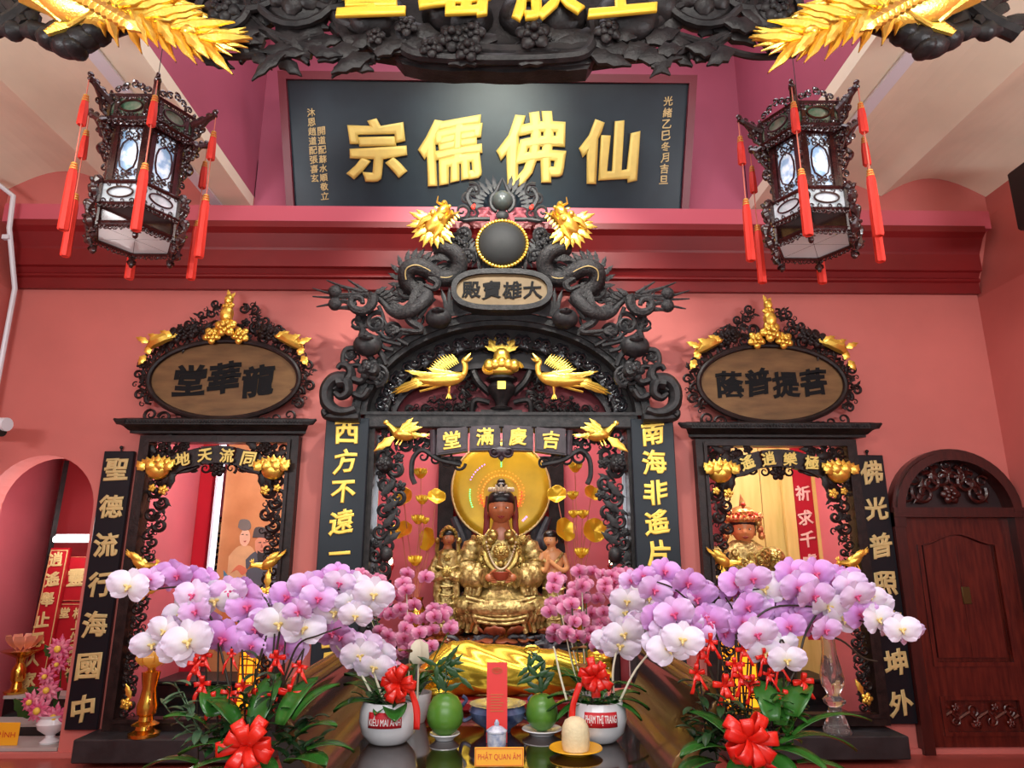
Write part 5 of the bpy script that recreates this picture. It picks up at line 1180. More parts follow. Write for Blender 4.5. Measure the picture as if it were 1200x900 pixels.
# coconuts on saucers
coco = mat('green_coconut_skin', (74, 122, 38), .3, rgb2=(96, 142, 52), vscale=5)
leafm = mat('deep_green_leaf', (34, 72, 28), .3, var=.25, vscale=9)
for lab, dl, px, py, r, h, pr_ in (('left', 'small', 520, 870, .067, .145, .055), ('right', 'wider', 636, 864, .061, .13, .075)):
    x, y = onT(px, py); y += .04
    d = thing('saucer', dl + ' white saucer under the %s green coconut' % lab, 'saucer', (x, y, TZ), 'saucers under the coconuts'); MB().lathe([(pr_ * .6, TZ + .001), (pr_ * .65, TZ + .006), (pr_, TZ + .02), (pr_ * .98, TZ + .023), (pr_ * .6, TZ + .012), (.001, TZ + .011)], 30, (x, y, 0)).build('dish', white_glaze, d)
    c = thing('green_coconut', '%s green coconut with a leafy sprig on top, on a white saucer' % lab, 'coconut', (x, y, TZ + .013), 'green coconuts')
    z0 = TZ + .0135; MB().lathe([(r * .3, z0), (r * .62, z0 + h * .1), (r * .93, z0 + h * .28), (r, z0 + h * .45), (r * .92, z0 + h * .68), (r * .68, z0 + h * .88), (r * .35, z0 + h * .97), (.001, z0 + h)], 28, (x, y, 0)).build('nut', coco, c)
    rr = random.Random(px); m = MB()
    for k in range(5):
        a = rr.random() * 6.28; top = Vector((x + .05 * math.cos(a), y + .03 * math.sin(a), z0 + h + rr.uniform(.05, .11))); m.tube(smooth_path([(x, y, z0 + h - .005), (x + .01 * math.cos(a), y, z0 + h + .04), tuple(top)], 4), .0025, 5)
        for q in range(3): leaf(m, top.x, top.z, top.y, rr.uniform(.05, .08), .02, rr.random() * 6.28)
    for k in range(4): a = rr.uniform(0, PI); leaf(m, x, z0 + h + .01, y - .02, rr.uniform(.05, .08), .022, a)
    m.build('leaf_sprig', leafm, c)
# rice mound on a yellow dish
x, y = onT(676, 886); y += .03
dd = thing('yellow_dish', 'yellow plastic dish under the white rice mound', 'dish', (x, y, TZ)); MB().lathe([(.05, TZ + .001), (.055, TZ + .006), (.09, TZ + .018), (.088, TZ + .021), (.05, TZ + .011), (.001, TZ + .01)], 32, (x, y, 0)).build('dish', mat('yellow_plastic', (230, 168, 30), .3), dd)
rm = MB().lathe([(.044, TZ + .012), (.047, TZ + .03), (.0475, TZ + .06), (.044, TZ + .085), (.034, TZ + .103), (.018, TZ + .112), (.001, TZ + .114)], 28, (x, y, 0), mod=lambda a, i: 1 + .012 * math.sin(9 * a + 20 * i)).build('rice_mound', mat('packed_rice', (224, 206, 166), .7, var=.06, vscale=60, bump=.5, bscale=120, bdist=.004)); tag(rm, 'domed white rice mound on the yellow dish', 'food')
# red paper packet, lidded jar, sign, incense burner
x, y = onT(582, 876)
rp = thing('red_packet', 'tall red paper packet with faint gold print standing behind the small white jar', 'paper packet', (x, y + .05, TZ)); M = Matrix.Translation((x, y + .05, TZ + .002)) @ Matrix.Rotation(-.1, 4, 'X')
MB().box((-.037, -.002, 0), (.037, .002, .265), M).build('packet', mat('red_gift_paper', (222, 44, 40), .45), rp, smooth=False)
m = MB(); m.tube([(px_, -.004, pz_) for px_, pz_ in arc(0, .237, .018, .01, 0, 360, 24)], .0012, 5, M=M)
b = MB(); spiral(b, -.006, .237, .008, -.004, 0, 1.3, 1, .2); spiral(b, .006, .237, .008, -.004, 3, 1.3, -1, .2); m.merge(b, M)
for k in range(7): m.box((-.024, -.0035, .155 - .009 * k), (.024 - .006 * (k % 3), -.002, .158 - .009 * k), M)
m.build('gold_print', mat('faint_gold_print', (190, 96, 40), .4), rp)
j = thing('lidded_jar', 'small blue and white lidded porcelain jar in front of the red packet', 'jar', (x, y, TZ)); m = MB().lathe([(.03, TZ + .001), (.033, TZ + .01), (.034, TZ + .045), (.03, TZ + .05), (.001, TZ + .05)], 24, (x, y, 0)); m.build('body', mat('blue_white_porcelain', (222, 224, 232), .15, rgb2=(150, 160, 190), vscale=45), j)
MB().lathe([(.036, TZ + .05), (.036, TZ + .055), (.02, TZ + .066), (.008, TZ + .07), (.009, TZ + .078), (.004, TZ + .088), (.001, TZ + .09)], 24, (x, y, 0)).build('lid', MATS['blue_white_porcelain'], j)
x, y = onT(585, 899)
sg = thing('table_sign', 'small yellow sign with red capital letters at the front of the offering table', 'sign', (x, y, TZ)); M = Matrix.Translation((x, y, TZ + .001)) @ Matrix.Rotation(-.12, 4, 'X')
MB().box((-.078, -.003, 0), (.078, .003, .055), M, bev=.001).build('plate', mat('orange_yellow_sign', (240, 170, 36), .4), sg, smooth=False)
m = MB(); words(m, 'PHẬT QUAN ÂM', (0, 0, 0), .026, M @ Matrix.Translation((0, -.004, .029)), .002, wmax=.135); m.build('lettering', mat('orange_red_ink', (206, 62, 30), .5), sg)
m = MB().prism(rect(-.075, .003, .075, .052), [rect(-.0735, .0045, .0735, .0505)], -.0045, -.003, M); m.build('border', MATS['orange_red_ink'], sg, smooth=False)
x, y = onT(583, 862); y += .06
ib = thing('incense_burner', 'dark blue glazed bowl with curling handles behind the red packet', 'bowl', (x, y, TZ)); MB().lathe([(.05, TZ + .001), (.055, TZ + .015), (.1, TZ + .045), (.11, TZ + .075), (.1, TZ + .095), (.108, TZ + .1), (.095, TZ + .1), (.001, TZ + .085)], 32, (x, y, 0)).build('bowl', mat('blue_glaze', (38, 50, 84), .15, rgb2=(90, 104, 140), vscale=22), ib)
for sd in (-1, 1):
    m = MB().tube(smooth_path([(x + sd * .1, y, TZ + .05), (x + sd * .13, y, TZ + .04), (x + sd * .14, y, TZ + .08), (x + sd * .12, y, TZ + .11), (x + sd * .135, y, TZ + .125)]), .007, 7); m.build('handle', MATS['blue_glaze'], ib)
# reclining gilded figure on a red base
goldR = mat('bright_gold_lacquer', (246, 206, 70), .22, .75, var=.08, vscale=5)
gx0, gx1, gy = P(505, 800, 3.24).x, P(700, 800, 3.24).x, 3.24
rf = thing('reclining_statue', 'bright gold reclining draped statue on a red base at the back of the table', 'statue', ((gx0 + gx1) / 2, gy, TZ))
MB().box((gx0 - .02, gy - .12, TZ + .001), (gx1 + .04, gy + .13, TZ + .05), bev=.012).build('base', mat('red_lacquer_base', (150, 24, 28), .25), rf, angle=20)
zb = TZ + .05; L_ = gx1 - gx0; rows = []; nn = 40
for i in range(90):
    t = i / 89; x = gx0 + L_ * t
    hgt = .235 * (1 - .3 * t); dep = .1 * (.8 + .2 * math.sin(PI * t))
    hgt *= min(1, .5 + .5 * math.sin(min(1, t / .12) * PI / 2))
    row = []
    for k in range(nn):
        a = 2 * PI * k / nn; f = 1 + (.032 * math.sin(24 * t + 9 * math.sin(a) + 2.5 * t * math.sin(a)) + .02 * math.sin(47 * t + 15 * math.sin(a) + 3 * math.sin(7 * t))) * (1 if .12 < t < .97 else .2)
        y_ = gy + dep * f * math.cos(a); z_ = zb + hgt * .5 + hgt * .5 * f * math.sin(a); row.append(Vector((x + .04 * math.sin(a) * math.sin(PI * t), y_, max(zb, z_))))
    rows.append(row)
m = MB().sheet(rows, close=True); m.f += [tuple(range(nn - 1, -1, -1)), tuple(range(89 * nn, 90 * nn))]; m.build('robe', goldR, rf, angle=80)
m = MB().tube(smooth_path([(gx0 + .01, gy - .05, zb + .03), (gx0 - .015, gy - .07, zb + .08), (gx0 + .02, gy - .08, zb + .13), (gx0 + .09, gy - .06, zb + .19)]), [.03] * 8 + [.045] * 11, 10); m.ell((gx0 + .03, gy - .1, zb + .03), (.07, .03, .025), 10, 6); m.build('knee', goldR, rf)
m = MB().tube(smooth_path([(gx1 - .19, gy - .08, zb + .16), (gx1 - .08, gy - .1, zb + .13), (gx1 + .04, gy - .1, zb + .08)]), [.045 - .001 * i for i in range(13)], 10)
m.tube([(x_, gy - .1, z_) for x_, z_ in arc(gx0 + L_ * .6, zb + .2, .032, .014, 0, 360, 20)], .006, 6); m.build('arm', goldR, rf)
hd, M = head(rf, (gx1 + .0, gy - .05, zb + .12), .14, goldR, goldR, .2, 0, False)
# ================================================================== what stands in and behind the side openings
rc = random.Random(77)
dark_stone = mat('dark_stone_ledge', (30, 29, 31), .4, rgb2=(48, 47, 50), vscale=6, bump=.15, bscale=30)
black_gloss = mat('black_gloss_shelf', (20, 20, 22), .2, coat=.3)
yellow_wood = mat('pale_yellow_panel', (206, 176, 96), .5, rgb2=(222, 192, 116), vscale=3, stretch=(5, 5, .6))
amber = mat('amber_glowing_glass', (236, 150, 30), .3, emit=(255, 150, 24), estr=1.5)
for sd, nm, x0, x1 in ((-1, 'left', -3.2, -1.72), (1, 'right', 1.72, 3.12)):
    lb_ = MB().box((x0, WY - .34, .036), (x1, WY - .002, .2), bev=.008).build('stone_ledge', dark_stone, None, angle=20); tag(lb_, 'dark stone ledge below the %s side niche' % nm, 'ledge', 'dark ledges of the side niches')
    st = thing('stepped_shelf', 'black stepped altar shelf inside the %s side niche' % nm, 'shelf', ((x0 + x1) / 2, 6.7, 0), 'stepped shelves of the side niches')
    MB().box((x0 + .12, WY + .24, .005), (x1 - .12, WY + .6, .24), bev=.008).build('lower_step', black_gloss, st, angle=20); MB().box((x0 + .12, WY + .62, .005), (x1 - .12, WY + 1.1, .42), bev=.008).build('upper_step', black_gloss, st, angle=20)
    MB().box((x0 + .1, WY + .6, .42), (x1 - .1, WY + 1.12, .45), bev=.006).build('shelf_top', black_wood, st, angle=20)
# --- left: couplet, red pillar, light tube, hanging scroll painting
p = P(227, 607, 7.3); couplet('black lettered board on the pink wall seen inside the left side niche', p.x - .13, p.x + .13, .7, p.z, 7.99, '西方世上極樂', .19, board_black, gold_dull)
a, b = P(236, 560, 7.6), P(252, 560, 7.6)
m = MB().box((a.x, 7.55, .01), (b.x, 7.7, 3.5), bev=.01); struct(m, 'trim_red_post', mat('bright_red_post', (190, 24, 44), .35))
a, b = P(253, 560, 7.4), P(262, 560, 7.4)
tl = thing('light_tube', 'upright white light tube beside the painted scroll in the left side niche', 'lamp', ((a.x + b.x) / 2, 7.4, 0)); MB().tube([((a.x + b.x) / 2 + .01, 7.4, .7), ((a.x + b.x) / 2 + .01, 7.4, 2.85)], .026, 10).build('tube', mat('lit_tube', (235, 240, 255), .3, emit=(225, 236, 255), estr=1.6), tl)
m = MB()
for z in (.66, 2.85): m.box(((a.x + b.x) / 2 - .03, 7.37, z), ((a.x + b.x) / 2 + .05, 7.43, z + .05), bev=.005)
m.box(((a.x + b.x) / 2 - .05, 7.42, .004), ((a.x + b.x) / 2 - .02, 7.45, 2.9)); m.build('holder', white_paint, tl)
a, b = P(264, 560, 7.42), P(352, 560, 7.42)
sc = thing('painted_scroll', 'brown painted panel with two robed bearded and crowned figures in the left side niche', 'painting', ((a.x + b.x) / 2, 7.45, .66))
x0, x1 = a.x, b.x; MB().box((x0, 7.44, .004), (x1, 7.47, 2.95)).build('panel', mat('brown_painting_ground', (176, 112, 66), .55, rgb2=(196, 132, 84), vscale=3), sc, smooth=False)
def pblob(name, pts, colr, par=sc, yy=7.437):
    """flat painted shape: outline in photo pixels, brushed on the panel"""
    q = smooth_path([P(x, y, 7.44) for x, y in pts + pts[:1]], 4)[:-1]
    return MB().prism([(v.x, v.z) for v in q], (), yy, 7.441).build(name, mat('paint_' + name, colr, .6, var=.08, vscale=8) if 'paint_' + name not in MATS else MATS['paint_' + name], par, smooth=False)
pblob('robe_cream', [(268, 652), (280, 640), (296, 642), (300, 664), (292, 690), (268, 690)], (206, 160, 116)); pblob('robe_slate', [(288, 656), (300, 646), (318, 648), (326, 668), (318, 690), (292, 690)], (78, 82, 92), yy=7.436)
pblob('robe_blue', [(262, 668), (272, 678), (288, 676), (290, 684), (276, 690), (264, 682)], (74, 128, 156), yy=7.435); pblob('robe_orange', [(268, 690), (318, 690), (330, 740), (262, 740)], (190, 106, 56), yy=7.437)
pblob('face_pale', [(281, 628), (286, 620), (292, 623), (293, 633), (288, 640), (282, 637)], (224, 178, 150), yy=7.434); pblob('face_ruddy', [(299, 634), (306, 628), (314, 632), (314, 644), (307, 652), (300, 646)], (208, 140, 112), yy=7.434)
pblob('crown', [(279, 618), (282, 609), (292, 610), (294, 619), (286, 622)], (112, 104, 100), yy=7.433); pblob('hat', [(296, 630), (300, 618), (314, 620), (318, 632), (307, 630)], (72, 66, 66), yy=7.433); pblob('beard', [(302, 645), (308, 648), (313, 644), (311, 658), (306, 662), (302, 656)], (44, 40, 42), yy=7.432)
for nm_, pts_, c_ in (('brow', [(282.5, 626.5), (285.5, 625.5), (285.5, 626.8)], (60, 40, 36)), ('brow', [(288.5, 626), (291.5, 627), (288.6, 627.2)], (60, 40, 36)), ('mouth', [(285.5, 634), (289, 633.6), (287.2, 635.4)], (160, 60, 54)), ('brow', [(302, 636), (306, 635), (306, 636.5)], (60, 40, 36)), ('brow', [(309, 635), (312.5, 636), (309, 636.6)], (60, 40, 36)), ('mouth', [(304.5, 645), (309.5, 645), (307, 646.4)], (160, 60, 54)), ('nose', [(307, 637), (308.4, 641.5), (305.8, 641.5)], (176, 104, 84))): pblob(nm_, pts_, c_, yy=7.431)
pblob('ink_line', [(270, 672), (280, 662), (290, 668), (284, 674), (278, 668)], (200, 110, 80), yy=7.433)
# --- amber votive towers (lit), one in each niche
def tower(px, py0, py1, w_px, Y, lab, par_rows):
    a0 = P(px, py1, Y); a0.z = .262; t0 = P(px, py0, Y); hw = w_px / 2 * Y / 830; t = thing('votive_tower', lab, 'lamp', (a0.x, Y, a0.z), 'amber votive towers')
    h = t0.z - a0.z; MB().box((a0.x - hw, Y - .06, a0.z), (a0.x + hw, Y + .06, a0.z + h), bev=.006).build('glass_body', amber, t, smooth=False)
    m = MB()
    for k in range(par_rows + 1): m.box((a0.x - hw - .008, Y - .07, a0.z + h * k / par_rows - .006), (a0.x + hw + .008, Y + .07, a0.z + h * k / par_rows + .006))
    for k in range(4): m.box((a0.x - hw + 2 * hw * k / 3 - .005, Y - .068, a0.z), (a0.x - hw + 2 * hw * k / 3 + .005, Y + .068, a0.z + h))
    m.build('gold_frame', brass, t, smooth=False); m = MB().lathe([(hw * 1.2, a0.z + h + .006), (hw * .9, a0.z + h + .04), (hw * .3, a0.z + h + .09), (.001, a0.z + h + .13)], 4, (a0.x, Y, 0)); m.build('roof', brass, t, smooth=False)
    m = MB().box((a0.x - hw - .02, Y - .08, .2402), (a0.x + hw + .02, Y + .08, a0.z - .0005)); m.build('foot', brass, t, smooth=False)
tower(330, 742, 828, 30, 6.42, 'glowing amber votive tower inside the left side niche behind the orchids', 6)
tower(855, 742, 828, 62, 6.42, 'glowing amber votive tower inside the right side niche behind the orchids', 5)
tower(292, 748, 828, 24, 6.42, 'narrow amber votive tower beside the larger one in the left side niche', 8)
# --- right: yellow panels, framed red couplet, armoured statue
a, b = P(858, 570, 7.3), P(917, 570, 7.3)
bp = thing('panel_screen', 'pale yellow plank screen behind the crowned statue', 'screen', ((a.x + b.x) / 2, 7.3, .66)); xm = a.x + (b.x - a.x) * .55
MB().box((a.x - .1, 7.28, .004), (xm - .004, 7.32, 3.1)).build('plank', yellow_wood, bp, smooth=False); MB().box((xm + .004, 7.28, .004), (b.x, 7.32, 3.1)).build('plank', yellow_wood, bp, smooth=False)
a, b = P(918, 600, 7.2), P(966, 600, 7.2)
fc = thing('framed_couplet', 'red lettered strip in a wide yellow frame inside the right side niche', 'lettered board', ((a.x + b.x) / 2, 7.2, .66)); cx_ = (a.x + b.x) / 2; hw = (b.x - a.x) / 2
MB().prism(rect(cx_ - hw, .004, cx_ + hw, 3.1), [rect(cx_ - hw * .48, .72, cx_ + hw * .48, 3.05)], 7.16, 7.22).build('frame', yellow_wood, fc, smooth=False); MB().box((cx_ - hw * .49, 7.18, .7), (cx_ + hw * .49, 7.21, 3.06)).build('strip', mat('red_lettered_strip', (166, 20, 40), .4), fc, smooth=False)
for k, (ch, py) in enumerate((('祈', 578), ('求', 607), ('千', 632), ('處', 658), ('應', 686), ('有', 714))):
    m = MB(); z = P(940, py, 7.18).z; put_char(m, ch, (cx_, 7.174, z), .16, None, .03, .3); m.build('character', mat('pale_pink_lettering', (226, 190, 176), .5) if 'pale_pink_lettering' not in MATS else MATS['pale_pink_lettering'], fc, angle=60)
sx, sy = P(876, 700, 6.72).x, 6.72
aw = thing('crowned_statue', 'gilded armoured statue with an ornate helmet crown in the right side niche', 'statue', (sx, sy, .45)); MB().box((sx - .3, sy - .2, .451), (sx + .3, sy + .22, .654), bev=.01).build('pedestal', brown_wood, aw, angle=20)
ZS = Matrix.Translation((0, 0, .655)) @ Matrix.Diagonal((1, 1, 1.085, 1)) @ Matrix.Translation((0, 0, -.655))
def zb_(m): return MB().merge(m, ZS)
m = MB(); loft(m, [(.655, sx, sy, .28, .2), (.8, sx, sy, .3, .22), (1.0, sx, sy, .3, .22), (1.15, sx, sy, .24, .17), (1.3, sx, sy, .22, .15), (1.42, sx, sy, .27, .16), (1.5, sx, sy, .27, .14), (1.55, sx, sy, .18, .12), (1.6, sx, sy, .1, .09)], 36, 11, .05)
for sd in (-1, 1):
    m.ell((sx + sd * .27, sy - .02, 1.44), (.11, .12, .11), 14, 9); m.tube(smooth_path([(sx + sd * .29, sy, 1.42), (sx + sd * .34, sy - .05, 1.28), (sx + sd * .25, sy - .2, 1.18), (sx + sd * .08, sy - .24, 1.2)]), [.085 - .0015 * i for i in range(19)], 12)
zb_(m).build('robe', gold_antique, aw, angle=70)
m = MB()
for k in range(60): th_ = rc.uniform(-1.3, 1.3); z = rc.uniform(1.1, 1.52); rr = .24 if z < 1.35 else .27; spiral(m, sx + rr * math.sin(th_), z, .04, sy - .15 * math.cos(th_) - .02, rc.random() * 6, 1.3, rc.choice((-1, 1)), .3)
rosette(m, sx, 1.38, sy - .17, .07, 8)
for sd in (-1, 1): rosette(m, sx + sd * .27, 1.45, sy - .13, .07, 7)
zb_(m).build('armour_relief', MATS['pale_gilded_relief'], aw)
m = MB()
for sd in (-1, 1):
    m.ell((sx + sd * .07, sy - .25, 1.19), (.05, .04, .04), 9, 6)
    for q in range(4): m.tube([(sx + sd * .05, sy - .28, 1.215 - .02 * q), (sx + sd * .02, sy - .3, 1.212 - .02 * q), (sx - sd * .01, sy - .29, 1.21 - .02 * q)], [.011, .01, .007], 6)
    m.tube([(sx + sd * .06, sy - .27, 1.225), (sx + sd * .03, sy - .285, 1.245)], [.012, .008], 6)
zb_(m).build('hands', mat('orange_painted_skin', (206, 118, 64), .35), aw)
hd, M = head(aw, (sx, sy - .03, 1.78), .27, mat('ruddy_painted_skin', (214, 140, 88), .35), hair_m, -.2, .05, False)
b = MB(); b.lathe([(.125, .07), (.13, .1), (.12, .16), (.08, .21), (.001, .23)], 24, (0, .01, 0))
for q in range(11): th_ = PI + PI * q / 10; b.ell((.13 * math.cos(th_), .01 + .13 * math.sin(th_), .1), (.028, .025, .03), 9, 6); spiral(b, .12 * math.cos(th_), .15, .03, .01 + .12 * math.sin(th_), q, 1.2, 1, .34)
b.tube([(0, .0, .22), (0, 0, .3), (0, 0, .34)], [.025, .014, .004], 8); leaf(b, 0, .2, -.1, .1, .06, PI / 2)
for sd in (-1, 1):
    for q in range(3): b.ell((sd * (.145 + .01 * q), .0, .06 - .06 * q), (.034, .03, .04), 9, 6)
    rosette(b, sd * .15, .12, -.02, .045, 6)
MB().merge(b, M).build('helmet', mat('gilded_helmet', (214, 170, 96), .3, .6, rgb2=(196, 96, 70), vscale=14), hd)
b = MB()
for q in range(9): th_ = PI + PI * (q + .5) / 9; b.ell((.145 * math.cos(th_), .01 + .145 * math.sin(th_), .125 + .02 * (q % 2)), (.014, .014, .014), 8, 6)
b.ell((0, -.12, .24), (.018, .018, .018), 8, 6); MB().merge(b, M).build('red_pompoms', tassel_red, hd)
# --- brass lotus lamp on the left ledge, glass candlestick on the right ledge
y = 5.765; x = P(170, 850, y).x
ll = thing('lotus_lamp', 'brass lamp with an amber lotus cup standing on the left dark ledge', 'lamp', (x, y, .2))
k_ = (P(170, 770, y).z - .2)
MB().lathe([(.11, .201), (.115, .225), (.07, .25), (.065, .275), (.1, .285), (.055, .31), (.05, .34), (.07, .36), (.075, .42), (.06, .47), (.05, .54), (.06, .6), (.068, .66), (.03, .67), (.03, .7)], 28, (x, y, 0)).build('stand', brass, ll)
m = MB().lathe([(.03, .69), (.08, .72), (.085, .76), (.06, .8), (.001, .8)], 20, (x, y, 0))
for lay in range(3):
    for q in range(9):
        th_ = 2 * PI * (q + .5 * lay) / 9; rows = []
        for i in range(6):
            t = i / 5; rr = .03 + (.09 - .012 * lay) * math.sin(PI * (.1 + .62 * t)); z = .69 + .02 * lay + (.12 + .015 * lay) * t; wq = .04 * math.sin(PI * min(1, .2 + .8 * (1 - t) * 1.1))
            rows.append([Vector((x + rr * math.cos(th_) - j * wq * math.sin(th_), y + rr * math.sin(th_) + j * wq * math.cos(th_), z)) for j in (-1, 0, 1)])
        m.sheet(rows)
m.build('lotus_cup', mat('amber_lotus_petals', (216, 160, 66), .25, trans=.2, emit=(230, 160, 60), estr=.1), ll)
x, y = P(980, 845, 5.77).x, 5.77
gc = thing('glass_candlestick', 'clear cut glass candlestick vase standing on the right dark ledge', 'candlestick', (x, y, .2))
MB().lathe([(.1, .201), (.105, .215), (.095, .24), (.075, .3), (.05, .36), (.045, .39), (.08, .42), (.085, .44), (.05, .47), (.055, .5), (.085, .55), (.09, .6), (.075, .68), (.055, .78), (.05, .88), (.06, .92), (.05, .92), (.04, .88), (.045, .78), (.06, .66), (.001, .56)], 32, (x, y, 0), mod=lambda a, i: 1 + .035 * math.cos(10 * a)).build('glass_body', mat('clear_glass', (244, 240, 240), .03, trans=.96, spec=.9), gc)
# ================================================================== left alcove
cp = mat('red_lacquer_board', (160, 18, 30), .35, var=.1, vscale=3)
AY = 6.9
def bd(name, label, pts, y, mt, chars=None, cm=None, border=True):
    q = [P(*p, y) for p in pts]; c = sum(q, Vector()) / 4; o = thing(name, label, 'lettered board', (c.x, y, min(v.z for v in q)))
    MB().prism([(v.x, v.z) for v in q], (), y, y + .04).build('board', mt, o, smooth=False)
    if border:
        inner = [(c.x + (v.x - c.x) * .9, c.z + (v.z - c.z) * .975) for v in q]; inn2 = [(c.x + (v.x - c.x) * .84, c.z + (v.z - c.z) * .965) for v in q]
        MB().prism(inner, [inn2], y - .006, y + .001).build('gold_border', gold_dull, o, smooth=False)
    for ch, x_, y_, s_ in chars or ():
        m = MB(); put_char(m, ch, P(x_, y_, y) + Vector((0, -.008, 0)), s_, None, .034, .35); m.build('character', cm or gold_dull, o, angle=60)
    return o
bd('couplet_board', 'narrow red lettered board leaning in the left alcove', [(13, 851), (42, 851), (82, 642), (60, 642)], 6.85, cp, [('逍', 66, 656, .14), ('遙', 62, 679, .14), ('舉', 56, 702, .14), ('止', 50, 726, .14), ('尋', 44, 750, .14), ('人', 39, 773, .13), ('家', 34, 797, .14)])
bd('ancestral_board', 'upper red board with one gold character in the left alcove', [(66, 704.5), (118, 704.5), (122, 652), (78, 652)], AY, cp, [('靈', 90, 677, .17)])
bd('ancestral_board', 'large red board with rows of gold characters in the left alcove', [(34, 851), (110, 851), (122, 706), (64, 706)], AY, cp, [('堂', 76, 718, .1), ('相', 92, 718, .1), ('上', 90, 732, .09), ('位', 88, 746, .09), ('香', 86, 760, .09), ('宗', 84, 774, .09), ('祖', 82, 788, .09)])
m = MB().tube([P(78, 540, 7.1), P(22, 842, 7.1)], .03, 4); o = m.build('door_edge', black_wood, None); tag(o, 'dark slanting door edge in the left alcove', 'door edge')  # bar standing for the dark edge of a door
rr_ = MB().prism([(P(80, 545, 7.4).x, 1.2), (-3.37, 1.2), (-3.37, 3.0), (P(80, 545, 7.4).x, 3.0)], (), 7.3, 7.34); o = rr_.build('red_partition', mat('dark_red_partition', (150, 40, 44), .5), None, smooth=False); o['kind'] = 'structure'
c = P(90, 632, 6.75); lt = thing('light_tube', 'horizontal white fluorescent tube above the red boards in the left alcove', 'lamp', (c.x, 6.75, c.z)); a, b = P(64, 632, 6.75), P(113, 632, 6.75); MB().tube([a, b], .03, 10).build('tube', mat('lit_fluorescent', (250, 250, 255), .3, emit=(255, 250, 250), estr=4), lt); MB().box((a.x - .02, 6.78, c.z - .03), (b.x + .02, 6.84, c.z + .05), bev=.006).build('fixture', white_paint, lt, smooth=False)
for nm_, z, y0, dp_ in (('lowest', .035, 6.02, .36), ('middle', .13, 6.39, .25), ('top', .30, 6.65, .24)):
    sh = thing('altar_step', nm_ + ' white-topped black altar step in the arched alcove', 'shelf', (-3.96, y0, 0), 'altar steps in the alcove')
    MB().box((-4.42, y0, .003), (-3.52, y0 + dp_, z), bev=.001).build('step', black_gloss, sh, smooth=False); MB().box((-4.425, y0 - .01, z), (-3.515, y0 + dp_, z + .025)).build('edge', MATS.get('grey_white_shelf') or mat('grey_white_shelf', (176, 168, 164), .4), sh, smooth=False)
x, y = P(50, 887, 6.1).x, 6.16; z0 = .0605
vs_ = thing('flower_vase', 'white footed vase holding pink artificial lotus flowers in the left alcove', 'vase', (x, y, z0))
MB().lathe([(.07, z0), (.075, z0 + .012), (.035, z0 + .04), (.035, z0 + .06), (.1, z0 + .11), (.115, z0 + .15), (.09, z0 + .19), (.11, z0 + .215), (.1, z0 + .215), (.08, z0 + .19), (.001, z0 + .18)], 28, (x, y, 0)).build('vase', white_glaze, vs_)
pinkp = mat('deep_pink_petals', (196, 60, 112), .5, rgb2=(224, 140, 160), vscale=16); yel = mat('yellow_flower_centre', (230, 190, 70), .5)
for k, (px, py, r) in enumerate(((71, 760, .11), (70, 778, .07), (56, 792, .08), (58, 808, .1), (38, 822, .09), (47, 832, .11), (66, 840, .11))):
    c = P(px, py, y - .02 - .01 * (k % 3)); m = MB(); m.tube([(x, y, z0 + .19), ((x + c.x) / 2 + .02, y, (z0 + .19 + c.z) / 2), (c.x, c.y + .02, c.z)], .005, 5); stm = m.build('stem', leafm, vs_)
    m = MB()
    for lay in range(2):
        for q in range(8):
            th_ = 2 * PI * (q + .5 * lay) / 8; leaf(m, c.x + .012 * math.cos(th_), c.z + .012 * math.sin(th_), c.y - .02 * lay, r * (.95 - .25 * lay), r * .42, th_, bulge=.35)
    fl_ = m.build('lotus_flower', pinkp, stm); MB().ell((c.x, c.y - .045, c.z), (r * .26, .02, r * .26), 10, 6).build('flower_centre', yel, fl_)
m = MB()
for px, py, r, th_ in ((34, 840, .2, 2.4), (78, 798, .15, .3), (75, 826, .13, .1), (46, 812, .12, 2.8), (60, 770, .12, 2.2), (78, 790, .1, -.3)): c = P(px, py, y + .0); leaf(m, c.x, c.z, c.y, r, r * .6, th_, bulge=.1)
m.build('leaves', leafm, vs_)
x, y = P(8, 880, 6.12).x, 6.08
ys = thing('yellow_card', 'yellow card standing on the lower step at the left edge', 'card', (x, y, z0)); MB().box((x - .12, y - .004, z0), (x + .1, y + .004, z0 + .17), bev=.002).build('card', MATS['orange_yellow_sign'], ys, smooth=False); m = MB(); words(m, 'ĐÌNH', (x + .0, y - .006, z0 + .085), .05, None, .002, wmax=.15); m.build('lettering', MATS['orange_red_ink'], ys)
x, y = P(16, 820, 6.75).x, 6.76; zt_ = .3255
l2 = thing('lotus_lamp', 'brass lamp with a pink glass lotus cup in the left alcove', 'lamp', (x, y, zt_)); MB().lathe([(.09, zt_), (.1, zt_ + .02), (.05, zt_ + .04), (.04, zt_ + .09), (.06, zt_ + .12), (.06, zt_ + .2), (.03, zt_ + .26), (.04, zt_ + .3), (.16, zt_ + .36), (.17, zt_ + .37), (.03, zt_ + .37)], 24, (x, y, 0)).build('stand', brass, l2)
m = MB()
for q in range(10):
    th_ = 2 * PI * q / 10; rows = []
    for i in range(5): t = i / 4; rr = .05 + .1 * math.sin(PI * .5 * t); z = zt_ + .37 + .13 * t; wq = .045 * math.sin(PI * min(1, .3 + .7 * (1 - t))); rows.append([Vector((x + rr * math.cos(th_) - j * wq * math.sin(th_), y + rr * math.sin(th_) + j * wq * math.cos(th_), z)) for j in (-1, 0, 1)])
    m.sheet(rows)
m.build('lotus_cup', mat('pink_lotus_glass', (226, 150, 120), .25, trans=.3), l2)
point('alcove_lamp', (P(90, 632, 6.6).x, 6.45, 1.75), 17, (1, .95, .93), .15)
